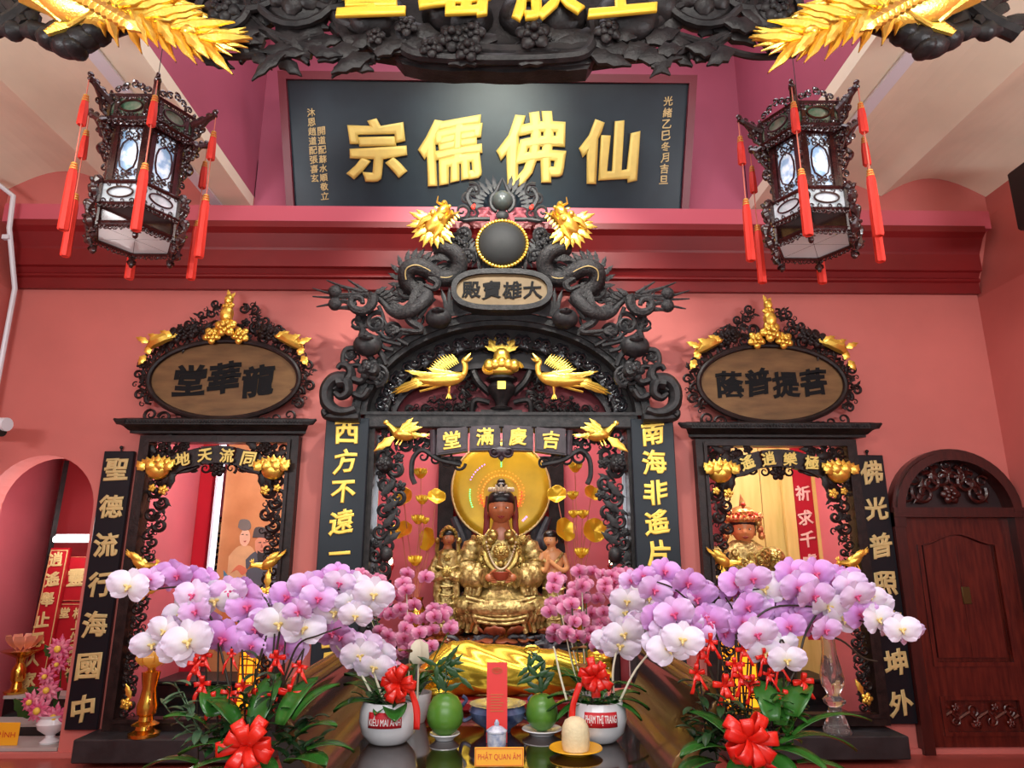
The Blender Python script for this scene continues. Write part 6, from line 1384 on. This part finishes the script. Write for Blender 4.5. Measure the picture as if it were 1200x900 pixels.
# ================================================================== small fittings on the walls
c = P(10, 500, 5.6); cm_ = thing('security_camera', 'small white security camera on the left wall', 'camera', (-4.5, c.y, c.z)); e_ = c.x + .06
MB().tube([(-4.495, 5.6, c.z + .02), (e_, 5.5, c.z)], .055, 14).build('housing', white_paint, cm_); MB().tube([(e_ - .1, 5.52, c.z - .05), (e_ - .03, 5.5, c.z - .06)], .04, 12).build('lens', mat('dark_lens', (40, 38, 38), .2), cm_); MB().box((-4.5, 5.54, c.z - .06), (-4.44, 5.66, c.z + .1), bev=.01).build('mount', white_paint, cm_, smooth=False)
c = P(1210, 222, 4.6); sp = thing('wall_speaker', 'black loudspeaker box high on the right wall at the picture edge', 'loudspeaker', (c.x + .2, 4.6, c.z)); MB().box((c.x - .02, 4.45, c.z - .25), (c.x + .38, 4.8, c.z + .25), bev=.02).build('cabinet', mat('black_plastic', (18, 18, 20), .5), sp, angle=20); MB().lathe([(.001, -.02), (.08, -.01), (.1, .01)], 24, M=Matrix.Translation((c.x + .16, 4.45, c.z - .05)) @ Matrix.Rotation(R(90), 4, 'X')).build('cone', mat('dark_cone', (40, 40, 42), .6), sp); MB().box((c.x + .3, 4.6, c.z - .05), (4.76, 4.66, c.z + .05)).build('bracket', black_wood, sp, smooth=False)
# ================================================================== orchids, ribbons and foliage
ro = random.Random(99)
def radial(name, c0, c1, c2, r0, r1):
    """petal colour that runs from the throat outwards, fixed to each blossom"""
    m = mat(name, c1, .45, sub=.15); nt = m.node_tree; b = nt.nodes['Principled BSDF']
    tc = nt.nodes.new('ShaderNodeTexCoord'); ln = nt.nodes.new('ShaderNodeVectorMath'); ln.operation = 'LENGTH'; mr = nt.nodes.new('ShaderNodeMapRange'); rp = nt.nodes.new('ShaderNodeValToRGB')
    nt.links.new(tc.outputs['Object'], ln.inputs[0]); nt.links.new(ln.outputs['Value'], mr.inputs['Value']); mr.inputs['From Min'].default_value = r0; mr.inputs['From Max'].default_value = r1
    nt.links.new(mr.outputs[0], rp.inputs[0]); e = rp.color_ramp.elements; e[0].color = lin(c0); e[1].color = lin(c2); q = rp.color_ramp.elements.new(.4); q.color = lin(c1); nt.links.new(rp.outputs[0], b.inputs['Base Color']); return m
lilac = radial('lilac_petals', (196, 70, 140), (212, 146, 218), (222, 172, 232), .004, .055)
white_l = radial('white_lilac_petals', (224, 160, 206), (230, 208, 236), (226, 194, 234), .004, .055)
white_o = radial('white_petals', (228, 220, 206), (234, 226, 238), (230, 212, 238), .004, .055)
pale_p = radial('pale_lilac_petals', (204, 96, 168), (222, 174, 228), (228, 194, 236), .004, .055)
pinky = radial('pink_orchid_petals', (176, 36, 84), (214, 112, 158), (234, 168, 196), .002, .038)
lip_pink = mat('pink_orchid_lip', (222, 96, 140), .4, rgb2=(206, 72, 124), vscale=30); lip_white = mat('cream_orchid_lip', (236, 220, 160), .4, rgb2=(226, 196, 120), vscale=60); lip_dark = mat('crimson_orchid_lip', (150, 18, 60), .4)
stem_m = mat('dark_orchid_stem', (44, 36, 24), .5, var=.2); stem_w = mat('white_wired_stem', (224, 220, 196), .5); green_stem = mat('green_stem', (70, 96, 44), .45)
gloss_leaf = mat('glossy_leaf', (36, 84, 30), .25, rgb2=(52, 110, 40), vscale=5); dark_leaf = mat('dark_small_leaf', (24, 52, 28), .35, rgb2=(38, 72, 36), vscale=12); pale_leaf = mat('grey_green_leaf', (64, 92, 66), .4, rgb2=(88, 116, 84), vscale=10)
ribbon = mat('red_satin_ribbon', (214, 26, 20), .3, rgb2=(228, 42, 26), vscale=6, coat=.2, sheen=.3); gilt_leaf = mat('gilded_dry_leaf', (190, 140, 66), .4, .4, rgb2=(120, 84, 48), vscale=12)
def petal(L, W, ang, cup, z0=.0, ruff=.0, n=7, pw=.75):
    rows = []
    for i in range(n):
        t = i / (n - 1); w = W * math.sin(PI * (t * .86 + .07)) ** pw; row = []
        for j in range(-3, 4):
            u = t * L; v = j / 3 * w; h = -cup * L * math.sin(PI * t * .6) + .22 * L * (v / max(W, 1e-6)) ** 2 + ruff * L * math.sin(j * 2.1 + t * 7) * t
            row.append(Vector((u * math.cos(ang) - v * math.sin(ang), h + z0, u * math.sin(ang) + v * math.cos(ang))))
        rows.append(row)
    return rows
def orchid_mesh(name, mt, r, var=0):
    """phalaenopsis blossom facing -Y"""
    m = MB()
    for a, L, W in ((90, .86, .36), (216, .86, .36), (324, .86, .36)): m.sheet(petal(r * L, r * W, R(a), .1, .004, .03))
    for a in (14, 166): m.sheet(petal(r * 1.0, r * .58, R(a + (3 if var else 0)), .15, -.004, .07, 9, .6))
    return m
def make_flower(mt, lipm, r):
    o = orchid_mesh('blossom', mt, r).build('blossom', mt, None, angle=180, solid=0)
    LR = r; r = r * .68; m = MB(); m.ell((0, -r * .16, -r * .1), (r * .13, r * .16, r * .14), 8, 6)
    for s in (-1, 1): m.sheet(petal(r * .3, r * .12, R(90 - s * 70), .3, -r * .2, 0, 4))
    m.tube([(0, -r * .2, -r * .1), (0, -r * .34, -r * .22), (0, -r * .3, -r * .38)], [r * .09, r * .08, r * .02], 6); l = m.build('lip', lipm, o); return o
FR = .054
protos = {k: make_flower(mt, lp, FR) for k, (mt, lp) in {'L': (lilac, lip_pink), 'P': (pale_p, lip_pink), 'M': (white_l, lip_pink), 'W': (white_o, lip_white)}.items()}
protos['K'] = make_flower(pinky, lip_dark, .036)
def put_flower(plant, kind, px, py, Y, sc=1, face=None, roll=0):
    p = P(px, py, Y); o = copy_tree(protos[kind], plant); o.location = p - plant.location
    d = Vector(face if face else (0, -1, 0)).normalized(); q = Vector((0, -1, 0)).rotation_difference(d); o.rotation_euler = (q.to_matrix() @ Matrix.Rotation(roll, 3, 'Y')).to_euler(); o.scale = (sc, sc, sc); return p
def spray(plant, pts, Y, r0=.004, r1=.0025, mt=stem_m, base=None):
    q = [P(a, b, Y[i] if hasattr(Y, '__len__') else Y) for i, (a, b) in enumerate(pts)]
    sp = smooth_path(q, 5); n = len(sp); MB().tube(sp, [r0 + (r1 - r0) * i / (n - 1) for i in range(n)], 6).build('stem', mt, plant)
def blade(m, base, L, W, ang, el, droop=.5, fold=.12, n=9):
    """strap leaf: leaves the crown at heading ang, elevation el, then droops"""
    p = Vector(base); e = el; rows = []; side = Vector((-math.sin(ang), math.cos(ang), 0))
    for i in range(n):
        t = i / (n - 1); d = Vector((math.cos(ang) * math.cos(e), math.sin(ang) * math.cos(e), math.sin(e))); up = Vector((-math.cos(ang) * math.sin(e), -math.sin(ang) * math.sin(e), math.cos(e)))
        w = W * (math.sin(PI * (t * .9 + .1)) ** .55 if t < .999 else .02) * .5
        rows.append([p + side * (w * j) + up * (fold * W * abs(j)) for j in (-1, -.5, 0, .5, 1)]); p = p + d * (L / (n - 1)); e -= droop * 2 / (n - 1)
    m.sheet(rows)
def bow(par, c, s, n=9, tails=(), seed=1, name='ribbon_bow'):
    rb = random.Random(seed); m = MB(); c = Vector(c)
    for k in range(n):
        a = 2 * PI * k / n + rb.uniform(-.25, .25); el = rb.uniform(.3, 1.6) if k % 2 else rb.uniform(-.4, .3); d = Vector((math.cos(a), -.25 - .5 * max(0, el), math.sin(a))).normalized(); wv = d.cross(Vector((.25 * rb.uniform(-1, 1), 1, .25 * rb.uniform(-1, 1)))).normalized(); sd_ = d.cross(wv).normalized(); rows = []
        L = s * rb.uniform(.75, 1.05); ww = s * .42
        for i in range(13):
            t = i / 12; ang = 2 * PI * t; r_ = d * (L * .5 * (1 - math.cos(ang))) + sd_ * (L * .28 * math.sin(ang) * (.4 + .6 * math.sin(ang / 2))); w_ = ww * (.35 + .65 * math.sin(PI * t)); rows.append([c + r_ + wv * (w_ * j) for j in (-.5, -.17, .17, .5)])
        m.sheet(rows)
    m.ell(c, s * .14, 8, 6); b = m.build(name, ribbon, par, solid=.0012, angle=60)
    if tails:
        for tl_ in tails:
            pts = smooth_path([Vector(q) for q in tl_], 4); rows = []
            for i, q in enumerate(pts): rows.append([q + Vector((s * .16 * j, -.004 * math.sin(i * 1.1) * j, 0)) for j in (-1, -.33, .33, 1)])
            MB().sheet(rows).build('ribbon_tail', ribbon, b, solid=.001, angle=60)
    return b
def sprig(m, base, tip, n, L, W, rr):
    b, t = Vector(base), Vector(tip); mid = (b + t) / 2 + Vector((rr.uniform(-.02, .02), rr.uniform(-.02, .02), .01)); sp = smooth_path([b, mid, t], 6); m.tube(sp, .002, 5)
    for k in range(n):
        q = sp[int((len(sp) - 1) * (.25 + .75 * k / max(1, n - 1)))]; a = rr.random() * 2 * PI; blade(m, q, L * rr.uniform(.7, 1.2), W, a, rr.uniform(-.1, .9), .5, .15, 6)
def big_pot(plant, x, y, z, r, h, mt):
    MB().lathe([(r * .7, z - h), (r * .75, z - h + .01), (r, z - h * .3), (r * 1.05, z - .01), (r * 1.05, z), (r * .95, z), (r * .9, z - .03), (.001, z - .03)], 32, (x, y, 0)).build('pot', mt, plant)
# ---------------------------------------------------------------- the two tall lilac arrangements at the front
brown_pot = mat('brown_ceramic_pot', (120, 72, 40), .3, var=.1)
def front_plant(label, px, Y, flowers, sprays, stakes, ties, bows, seed, leafdef, sprigdef):
    rr = random.Random(seed); bx = P(px, 900, Y).x; z0 = .86
    st = thing('plant_stand', 'dark wooden stand carrying the ' + ('left' if px < 585 else 'right') + ' tall orchid arrangement', 'stand', (bx, Y, 0), 'plant stands'); MB().box((bx - .17, Y - .17, z0 - .36), (bx + .17, Y + .17, z0 - .32), bev=.006).build('top', door_dark, st, angle=20)
    for a in (-1, 1):
        for b in (-1, 1): MB().tube([(bx + a * .14, Y + b * .14, .002), (bx + a * .14, Y + b * .14, z0 - .36)], [.02, .024], 4).build('leg', door_dark, st, smooth=False)
    t = thing('orchid_arrangement', label, 'plant', (bx, Y, z0 - .318), 'tall orchid arrangements'); big_pot(t, bx, Y, z0, .15, .317, brown_pot); MB().lathe([(.14, z0 - .03), (.1, z0 - .005), (.001, z0)], 20, (bx, Y, 0)).build('moss', MATS['dark_moss'], t)
    for pts in sprays: spray(t, pts, Y + .02)
    for (a, b, c, d) in stakes: MB().tube([P(a, b, Y + .03), P(c, d, Y + .02)], .003, 5).build('stake', stem_m, t)
    for k, (kind, x, y, s) in enumerate(flowers):
        dx = rr.uniform(-.35, .35); back = kind == 'L' and rr.random() < .3; put_flower(t, kind, x, y, Y - .03 + .03 * (k % 3) + (.05 if kind == 'L' else 0), s * 1.1, (dx, -1, rr.uniform(-.45, .1)), rr.uniform(-.35, .35))
        if k % 2 == 0 and kind != 'W': put_flower(t, 'L' if k % 4 else 'P', x + rr.uniform(-14, 14), y + rr.uniform(-8, 12), Y + .07, s * 1.1, (rr.uniform(-.7, .7), -1, rr.uniform(-.6, .2)), rr.uniform(-.4, .4))
    for k, (x, y, s) in enumerate(ties):
        c = P(x, y, Y + .0); s *= .62; bow(t, c, s, 4, [[c, c + Vector((-.012, -.015, -.03)), c + Vector((-.02, -.01, -.06))], [c, c + Vector((.014, -.015, -.026)), c + Vector((.026, -.01, -.05))]], seed * 31 + k, 'ribbon_tie')
    for k, (x, y, s, tl_) in enumerate(bows): c = P(x, y, Y - .16); bow(t, c, s, 11, [[P(a, b, Y - .17) for a, b in q] for q in tl_], seed * 7 + k)
    for k, (x, y, L, W, ang, el) in enumerate(leafdef): m = MB(); blade(m, P(x, y, Y - .05 - .02 * (k % 3)), L, W, R(ang), R(el), .55); m.build('strap_leaf', gloss_leaf, t, solid=.0015, angle=180)
    for (x0, y0, x1, y1, n, mt) in sprigdef: m = MB(); sprig(m, P(x0, y0, Y - .02), P(x1, y1, Y - .02 + rr.uniform(-.06, .06)), n, .055, .024, rr); m.build('foliage_sprig', mt, t, angle=180)
    return t
def z6(lst, ox, oy): return [(k, ox + x / 6, oy + y / 6, s) for k, x, y, s in lst]
fl_l = z6([('W', 185, 225, 1.1), ('P', 330, 175, .75), ('L', 430, 170, 1), ('L', 530, 150, .85), ('L', 620, 180, 1), ('L', 720, 190, .95), ('M', 640, 290, 1), ('W', 790, 320, 1.25), ('W', 560, 420, 1.05), ('P', 660, 400, .9), ('P', 890, 260, 1), ('L', 1000, 260, 1.05), ('L', 1020, 370, 1.1), ('W', 440, 540, .95), ('W', 350, 630, 1.05), ('W', 610, 610, 1.3), ('W', 520, 690, 1), ('L', 760, 500, 1.15), ('L', 850, 590, 1.25), ('P', 690, 560, .9), ('M', 500, 500, .7)], 120, 650) \
     + z6([('L', 40, 270, 1.0), ('L', 150, 430, .9), ('L', 250, 360, 1), ('L', 340, 300, 1), ('W', 290, 480, 1.3), ('W', 450, 520, 1.2), ('L', 120, 520, .95), ('L', 300, 640, 1.1), ('P', 190, 450, .9), ('L', 90, 640, .75), ('P', 470, 230, 1), ('L', 600, 200, 1), ('L', 690, 130, .7), ('M', 710, 200, .9), ('W', 820, 230, 1), ('W', 950, 280, 1.1), ('P', 560, 310, 1), ('W', 680, 400, 1.2), ('W', 820, 430, .9), ('W', 900, 370, .9), ('L', 560, 480, 1), ('P', 420, 400, .85), ('W', 780, 330, .8)], 280, 650)
left = front_plant('tall lilac and white orchid arrangement with red ribbons left of the offering table', 285, 2.25, fl_l,
    [[(290, 880), (285, 800), (280, 730), (255, 698), (215, 688), (170, 692), (148, 695)], [(285, 880), (265, 790), (250, 730), (235, 718), (210, 745), (180, 762)], [(300, 880), (320, 790), (330, 730), (345, 700), (390, 690), (430, 700), (445, 712)], [(305, 880), (335, 790), (350, 755), (372, 745), (400, 735)], [(280, 880), (305, 770), (318, 720), (300, 690), (275, 690)], [(290, 880), (345, 780), (355, 762)]],
    [(232, 890, 230, 740), (240, 890, 242, 750), (254, 880, 256, 745), (268, 880, 272, 740), (312, 860, 322, 740), (325, 850, 335, 745), (340, 840, 356, 760)],
    [(231, 778, .05), (238, 800, .055), (252, 820, .055), (270, 812, .05), (285, 804, .045), (300, 815, .05), (325, 770, .05), (352, 780, .045), (340, 812, .06), (240, 766, .045), (272, 765, .03), (318, 818, .045)],
    [(291, 872, .085, [[(282, 880), (272, 892), (266, 908)], [(296, 885), (300, 900), (302, 915)]])], 5,
    [(290, 880, .2, .075, 185, 25), (285, 890, .24, .06, 190, 5), (275, 850, .14, .07, 150, 50), (300, 850, .18, .08, 80, 70), (330, 850, .18, .075, 60, 65), (345, 845, .16, .07, 30, 60), (250, 840, .12, .08, 120, 60), (300, 892, .2, .08, -60, 10), (340, 895, .14, .09, -30, 30), (230, 895, .2, .05, 170, 15), (300, 870, .16, .06, 250, 30), (360, 880, .14, .06, 20, 20), (240, 850, .12, .06, 200, 40), (355, 860, .12, .055, -20, 40), (270, 905, .2, .06, 200, 10)],
    [(250, 880, 205, 800, 7, pale_leaf), (255, 880, 192, 825, 7, pale_leaf), (245, 880, 215, 812, 7, pale_leaf), (240, 885, 225, 835, 6, pale_leaf), (320, 880, 350, 850, 8, dark_leaf), (330, 885, 370, 840, 7, dark_leaf), (280, 860, 270, 805, 6, dark_leaf), (300, 850, 300, 770, 6, dark_leaf), (310, 850, 322, 790, 7, dark_leaf), (270, 880, 240, 850, 8, dark_leaf), (300, 880, 330, 830, 8, dark_leaf), (260, 880, 262, 830, 8, dark_leaf), (350, 890, 380, 865, 6, dark_leaf), (250, 890, 262, 860, 9, dark_leaf), (285, 880, 262, 848, 9, dark_leaf), (310, 885, 345, 868, 9, dark_leaf), (330, 895, 372, 880, 9, dark_leaf), (290, 860, 285, 815, 8, dark_leaf)])
left['label'] = 'tall lilac and white orchid arrangement with red ribbons left of the offering table'
fl_r = z6([('L', 380, 150, .7), ('L', 530, 120, .9), ('L', 590, 200, 1), ('L', 690, 200, 1), ('L', 750, 310, 1.15), ('P', 460, 250, 1), ('L', 470, 450, 1), ('P', 600, 420, 1.1), ('M', 530, 520, 1), ('W', 660, 600, 1.1), ('W', 570, 660, 1.2), ('P', 740, 540, 1.1), ('L', 860, 480, 1.1), ('L', 950, 550, 1.0), ('W', 470, 620, .85), ('L', 820, 440, .9), ('L', 810, 270, .8), ('M', 690, 480, .9)], 690, 650) \
     + z6([('L', -100, 260, 1), ('P', 10, 230, 1), ('W', 90, 300, 1.25), ('L', 290, 200, 1.1), ('P', 330, 290, 1.1), ('W', 240, 310, .9), ('L', 450, 200, 1.1), ('L', 590, 250, 1.1), ('M', 690, 280, 1), ('M', 740, 350, 1), ('W', 840, 350, .85), ('W', 890, 430, .95), ('P', 440, 350, 1.1), ('W', 540, 420, 1.1), ('W', 640, 500, 1.25), ('L', 770, 480, 1), ('W', 890, 520, 1), ('W', 1000, 570, 1), ('W', 1060, 590, .95), ('M', 1125, 620, .8), ('L', 80, 420, 1.1), ('L', -30, 430, 1), ('L', 20, 500, 1.1), ('L', 150, 580, 1.1), ('M', 40, 620, 1.1), ('W', 100, 750, 1.0), ('W', 220, 700, .9), ('W', 250, 800, 1), ('L', 300, 480, 1.1), ('L', 420, 480, 1.1), ('L', 270, 570, .9), ('P', 520, 590, .9), ('L', 360, 560, .9), ('L', -60, 540, 1), ('L', 400, 420, .9), ('M', 720, 420, .8)], 880, 640)
right = front_plant('tall lilac and white orchid arrangement with red ribbons right of the offering table', 868, 2.25, fl_r,
    [[(870, 880), (850, 790), (838, 740), (815, 712), (790, 690), (770, 682)], [(865, 880), (830, 780), (812, 745), (790, 728), (780, 750)], [(872, 880), (880, 780), (876, 740), (905, 712), (960, 712), (1000, 725), (1060, 742)], [(880, 880), (930, 790), (945, 740), (970, 705), (1000, 695), (1030, 712)], [(868, 880), (866, 780), (860, 715), (870, 695), (890, 690)], [(885, 880), (905, 790), (915, 750), (922, 765)], [(875, 870), (868, 770), (862, 722), (850, 700)], [(950, 742), (985, 750), (1010, 770), (1028, 775)]],
    [(828, 870, 816, 750), (840, 870, 842, 750), (858, 880, 862, 750), (870, 880, 878, 755), (902, 860, 900, 760), (916, 860, 920, 765), (928, 850, 934, 780), (906, 860, 908, 760)],
    [(820, 760, .055), (832, 752, .05), (816, 788, .05), (860, 778, .05), (868, 792, .055), (848, 802, .065), (880, 800, .05), (894, 768, .045), (912, 778, .045), (940, 798, .055), (918, 818, .055), (870, 760, .045), (900, 790, .035)],
    [(876, 866, .085, [[(885, 878), (892, 890), (905, 900)], [(866, 875), (862, 888), (868, 896)]])], 6,
    [(905, 880, .16, .075, -40, 15), (915, 872, .26, .05, 10, 20), (930, 862, .26, .035, 5, 35), (890, 885, .16, .08, -70, 10), (850, 880, .16, .07, 200, 25), (860, 870, .16, .07, 140, 50), (915, 850, .18, .07, 60, 65), (930, 840, .14, .08, 40, 60), (880, 890, .2, .1, -120, 0), (840, 895, .16, .07, 210, 20), (905, 845, .14, .07, 90, 70), (935, 895, .2, .05, -10, 10)],
    [(850, 880, 812, 830, 8, dark_leaf), (845, 880, 800, 845, 8, dark_leaf), (850, 870, 815, 800, 8, dark_leaf), (855, 870, 835, 815, 8, dark_leaf), (880, 850, 875, 800, 7, dark_leaf), (900, 850, 905, 820, 7, gloss_leaf), (925, 860, 945, 815, 9, gloss_leaf), (915, 870, 930, 835, 9, gloss_leaf), (850, 890, 810, 862, 8, dark_leaf), (885, 860, 870, 830, 7, dark_leaf), (930, 880, 925, 850, 8, gloss_leaf), (905, 880, 915, 860, 8, dark_leaf), (860, 885, 840, 850, 9, dark_leaf), (840, 890, 830, 860, 9, dark_leaf)])
# ---------------------------------------------------------------- white orchids and bows in the two white pots
for nm, (px, py), leaves_, flowers_, stems_, bw in (
    ('left', pot_l, [(-.05, .2, .075, 150, 45), (.02, .2, .07, 110, 60), (-.08, .16, .075, 200, 25), (.04, .13, .085, -80, 15), (.0, .1, .05, 250, 20), (-.02, .2, .08, 170, 60)],
     z6([('L', 660, 550, 1.05), ('L', 560, 540, .9), ('P', 780, 640, 1.1), ('W', 850, 710, 1.1), ('W', 950, 790, 1.15), ('W', 990, 700, 1), ('P', 720, 580, .9), ('M', 900, 640, .95), ('M', 1010, 800, .8)], 280, 650), [[(440, 822), (420, 785), (398, 762), (392, 753)], [(450, 822), (430, 770), (405, 735), (385, 728)]], (467, 800, .07, [[(480, 805), (488, 830), (488, 855)]])),
    ('right', pot_r, [(-.06, .16, .06, 170, 35), (-.02, .2, .075, 160, 15), (.05, .18, .075, 10, 20), (.08, .14, .06, 20, 40), (.02, .16, .06, -20, 12), (-.05, .15, .05, 200, 10), (0, .14, .06, 70, 60)],
     z6([('W', 270, 330, 1), ('W', 250, 410, 1), ('W', 380, 400, 1), ('W', 250, 560, 1.15), ('W', 220, 640, 1.15), ('W', 120, 600, .85), ('W', 390, 490, 1.05), ('W', 310, 270, .9), ('W', 420, 310, 1), ('M', 330, 480, .8)], 690, 650), [[(720, 820), (718, 790), (722, 765), (730, 735), (738, 715), (735, 700)], [(726, 822), (745, 785), (770, 755), (775, 748)], [(664, 820), (656, 790), (650, 762), (648, 758)]], (697, 792, .068, [[(680, 800), (672, 825), (670, 845)]]))):
    t = thing('white_orchid', 'white orchid spray with a red bow planted in the %s white pot' % nm, 'plant', (px, py, TZ + .12), 'white orchids in the white pots')
    for dx, L, W, ang, el in leaves_: m = MB(); blade(m, (px + dx * .5, py - .02, TZ + .125), L, W, R(ang), R(el), .6); m.build('strap_leaf', gloss_leaf, t, solid=.0015, angle=180)
    for pts in stems_: spray(t, [pts[0]] + pts[1:], py - .04, .0045, .003, stem_w)
    for k, (kind, x, y, s) in enumerate(flowers_): put_flower(t, kind, x, y, py - .07 + .02 * (k % 3), s * 1.2, (ro.uniform(-.35, .35), -1, ro.uniform(-.4, .05)), ro.uniform(-.3, .3))
    x, y, s, tl_ = bw; bow(t, P(x, y, py - .1), s, 13, [[P(a, b, py - .118) for a, b in q] for q in tl_], 3 if nm == 'left' else 4)
    m = MB()
    for k in range(5): q = Vector((px + ro.uniform(-.07, .07), py - .05, TZ + .125)); sprig(m, q, q + Vector((ro.uniform(-.08, .08), -.03, ro.uniform(.02, .1))), 5, .045, .02, ro)
    m.build('foliage_sprig', dark_leaf, t, angle=180)
    m = MB()
    for k in range(5): q = P(x + ro.uniform(-30, 40), y - ro.uniform(5, 35), py + .04); blade(m, q, .06, .05, ro.random() * 6.28, .6, .5)
    m.build('gilded_leaf', gilt_leaf, t, solid=.001, angle=180)
# ---------------------------------------------------------------- small pink orchids behind them
for nm, cxp, regions, n in (('left', 482, [(455, 712, 32, 38), (490, 700, 30, 32), (510, 735, 20, 24), (455, 760, 28, 24), (478, 745, 36, 28), (430, 690, 20, 18)], 62), ('right', 690, [(665, 690, 24, 26), (695, 700, 34, 34), (690, 735, 34, 26), (720, 680, 22, 18), (660, 725, 18, 28)], 58)):
    Y = 2.98; bx = P(cxp, 850, Y).x; t = thing('pink_orchid', 'many-flowered small pink orchid behind the %s white pot' % nm, 'plant', (bx, Y, TZ), 'small pink orchids'); big_pot(t, bx, Y, TZ + .11, .075, .109, white_glaze)
    tops = []
    for k in range(n):
        a, b, rx, ry = regions[k % len(regions)]; th_ = ro.random() * 6.28; q = ro.random() ** .5; x, y = a + rx * q * math.cos(th_), b + ry * q * math.sin(th_)
        yy = Y + ro.uniform(-.1, .06); tops.append((x, y, yy)); put_flower(t, 'K', x, y, yy, ro.uniform(.85, 1.1), (ro.uniform(-.5, .5), -1, ro.uniform(-.4, .2)), ro.uniform(-.4, .4))
    for k in range(8): x, y, yy = tops[k * 5]; MB().tube(smooth_path([(bx + ro.uniform(-.03, .03), Y, TZ + .1), ((bx + P(x, y, yy).x) / 2, Y, TZ + .22), tuple(P(x, y, yy + .02))]), .0028, 5).build('stem', stem_w if k % 3 == 0 else green_stem, t)
    for k in range(7): m = MB(); blade(m, (bx + ro.uniform(-.03, .03), Y, TZ + .11), ro.uniform(.14, .22), .05, ro.random() * 6.28, ro.uniform(.5, 1.2), .6); m.build('strap_leaf', gloss_leaf, t, solid=.0015, angle=180)
    if nm == 'left': m = MB(); m.lathe([(.02, TZ + .23), (.035, TZ + .25), (.03, TZ + .3), (.012, TZ + .32)], 10, (bx + .03, Y - .08, 0), mod=lambda a, i: 1 + .2 * math.cos(5 * a)); m.tube([(bx + .03, Y - .08, TZ + .1), (bx + .03, Y - .08, TZ + .24)], .004, 5); m.build('white_wrap', stem_w, t)
for o in protos.values():
    for ch in list(o.children): bpy.data.objects.remove(ch)
    bpy.data.objects.remove(o)
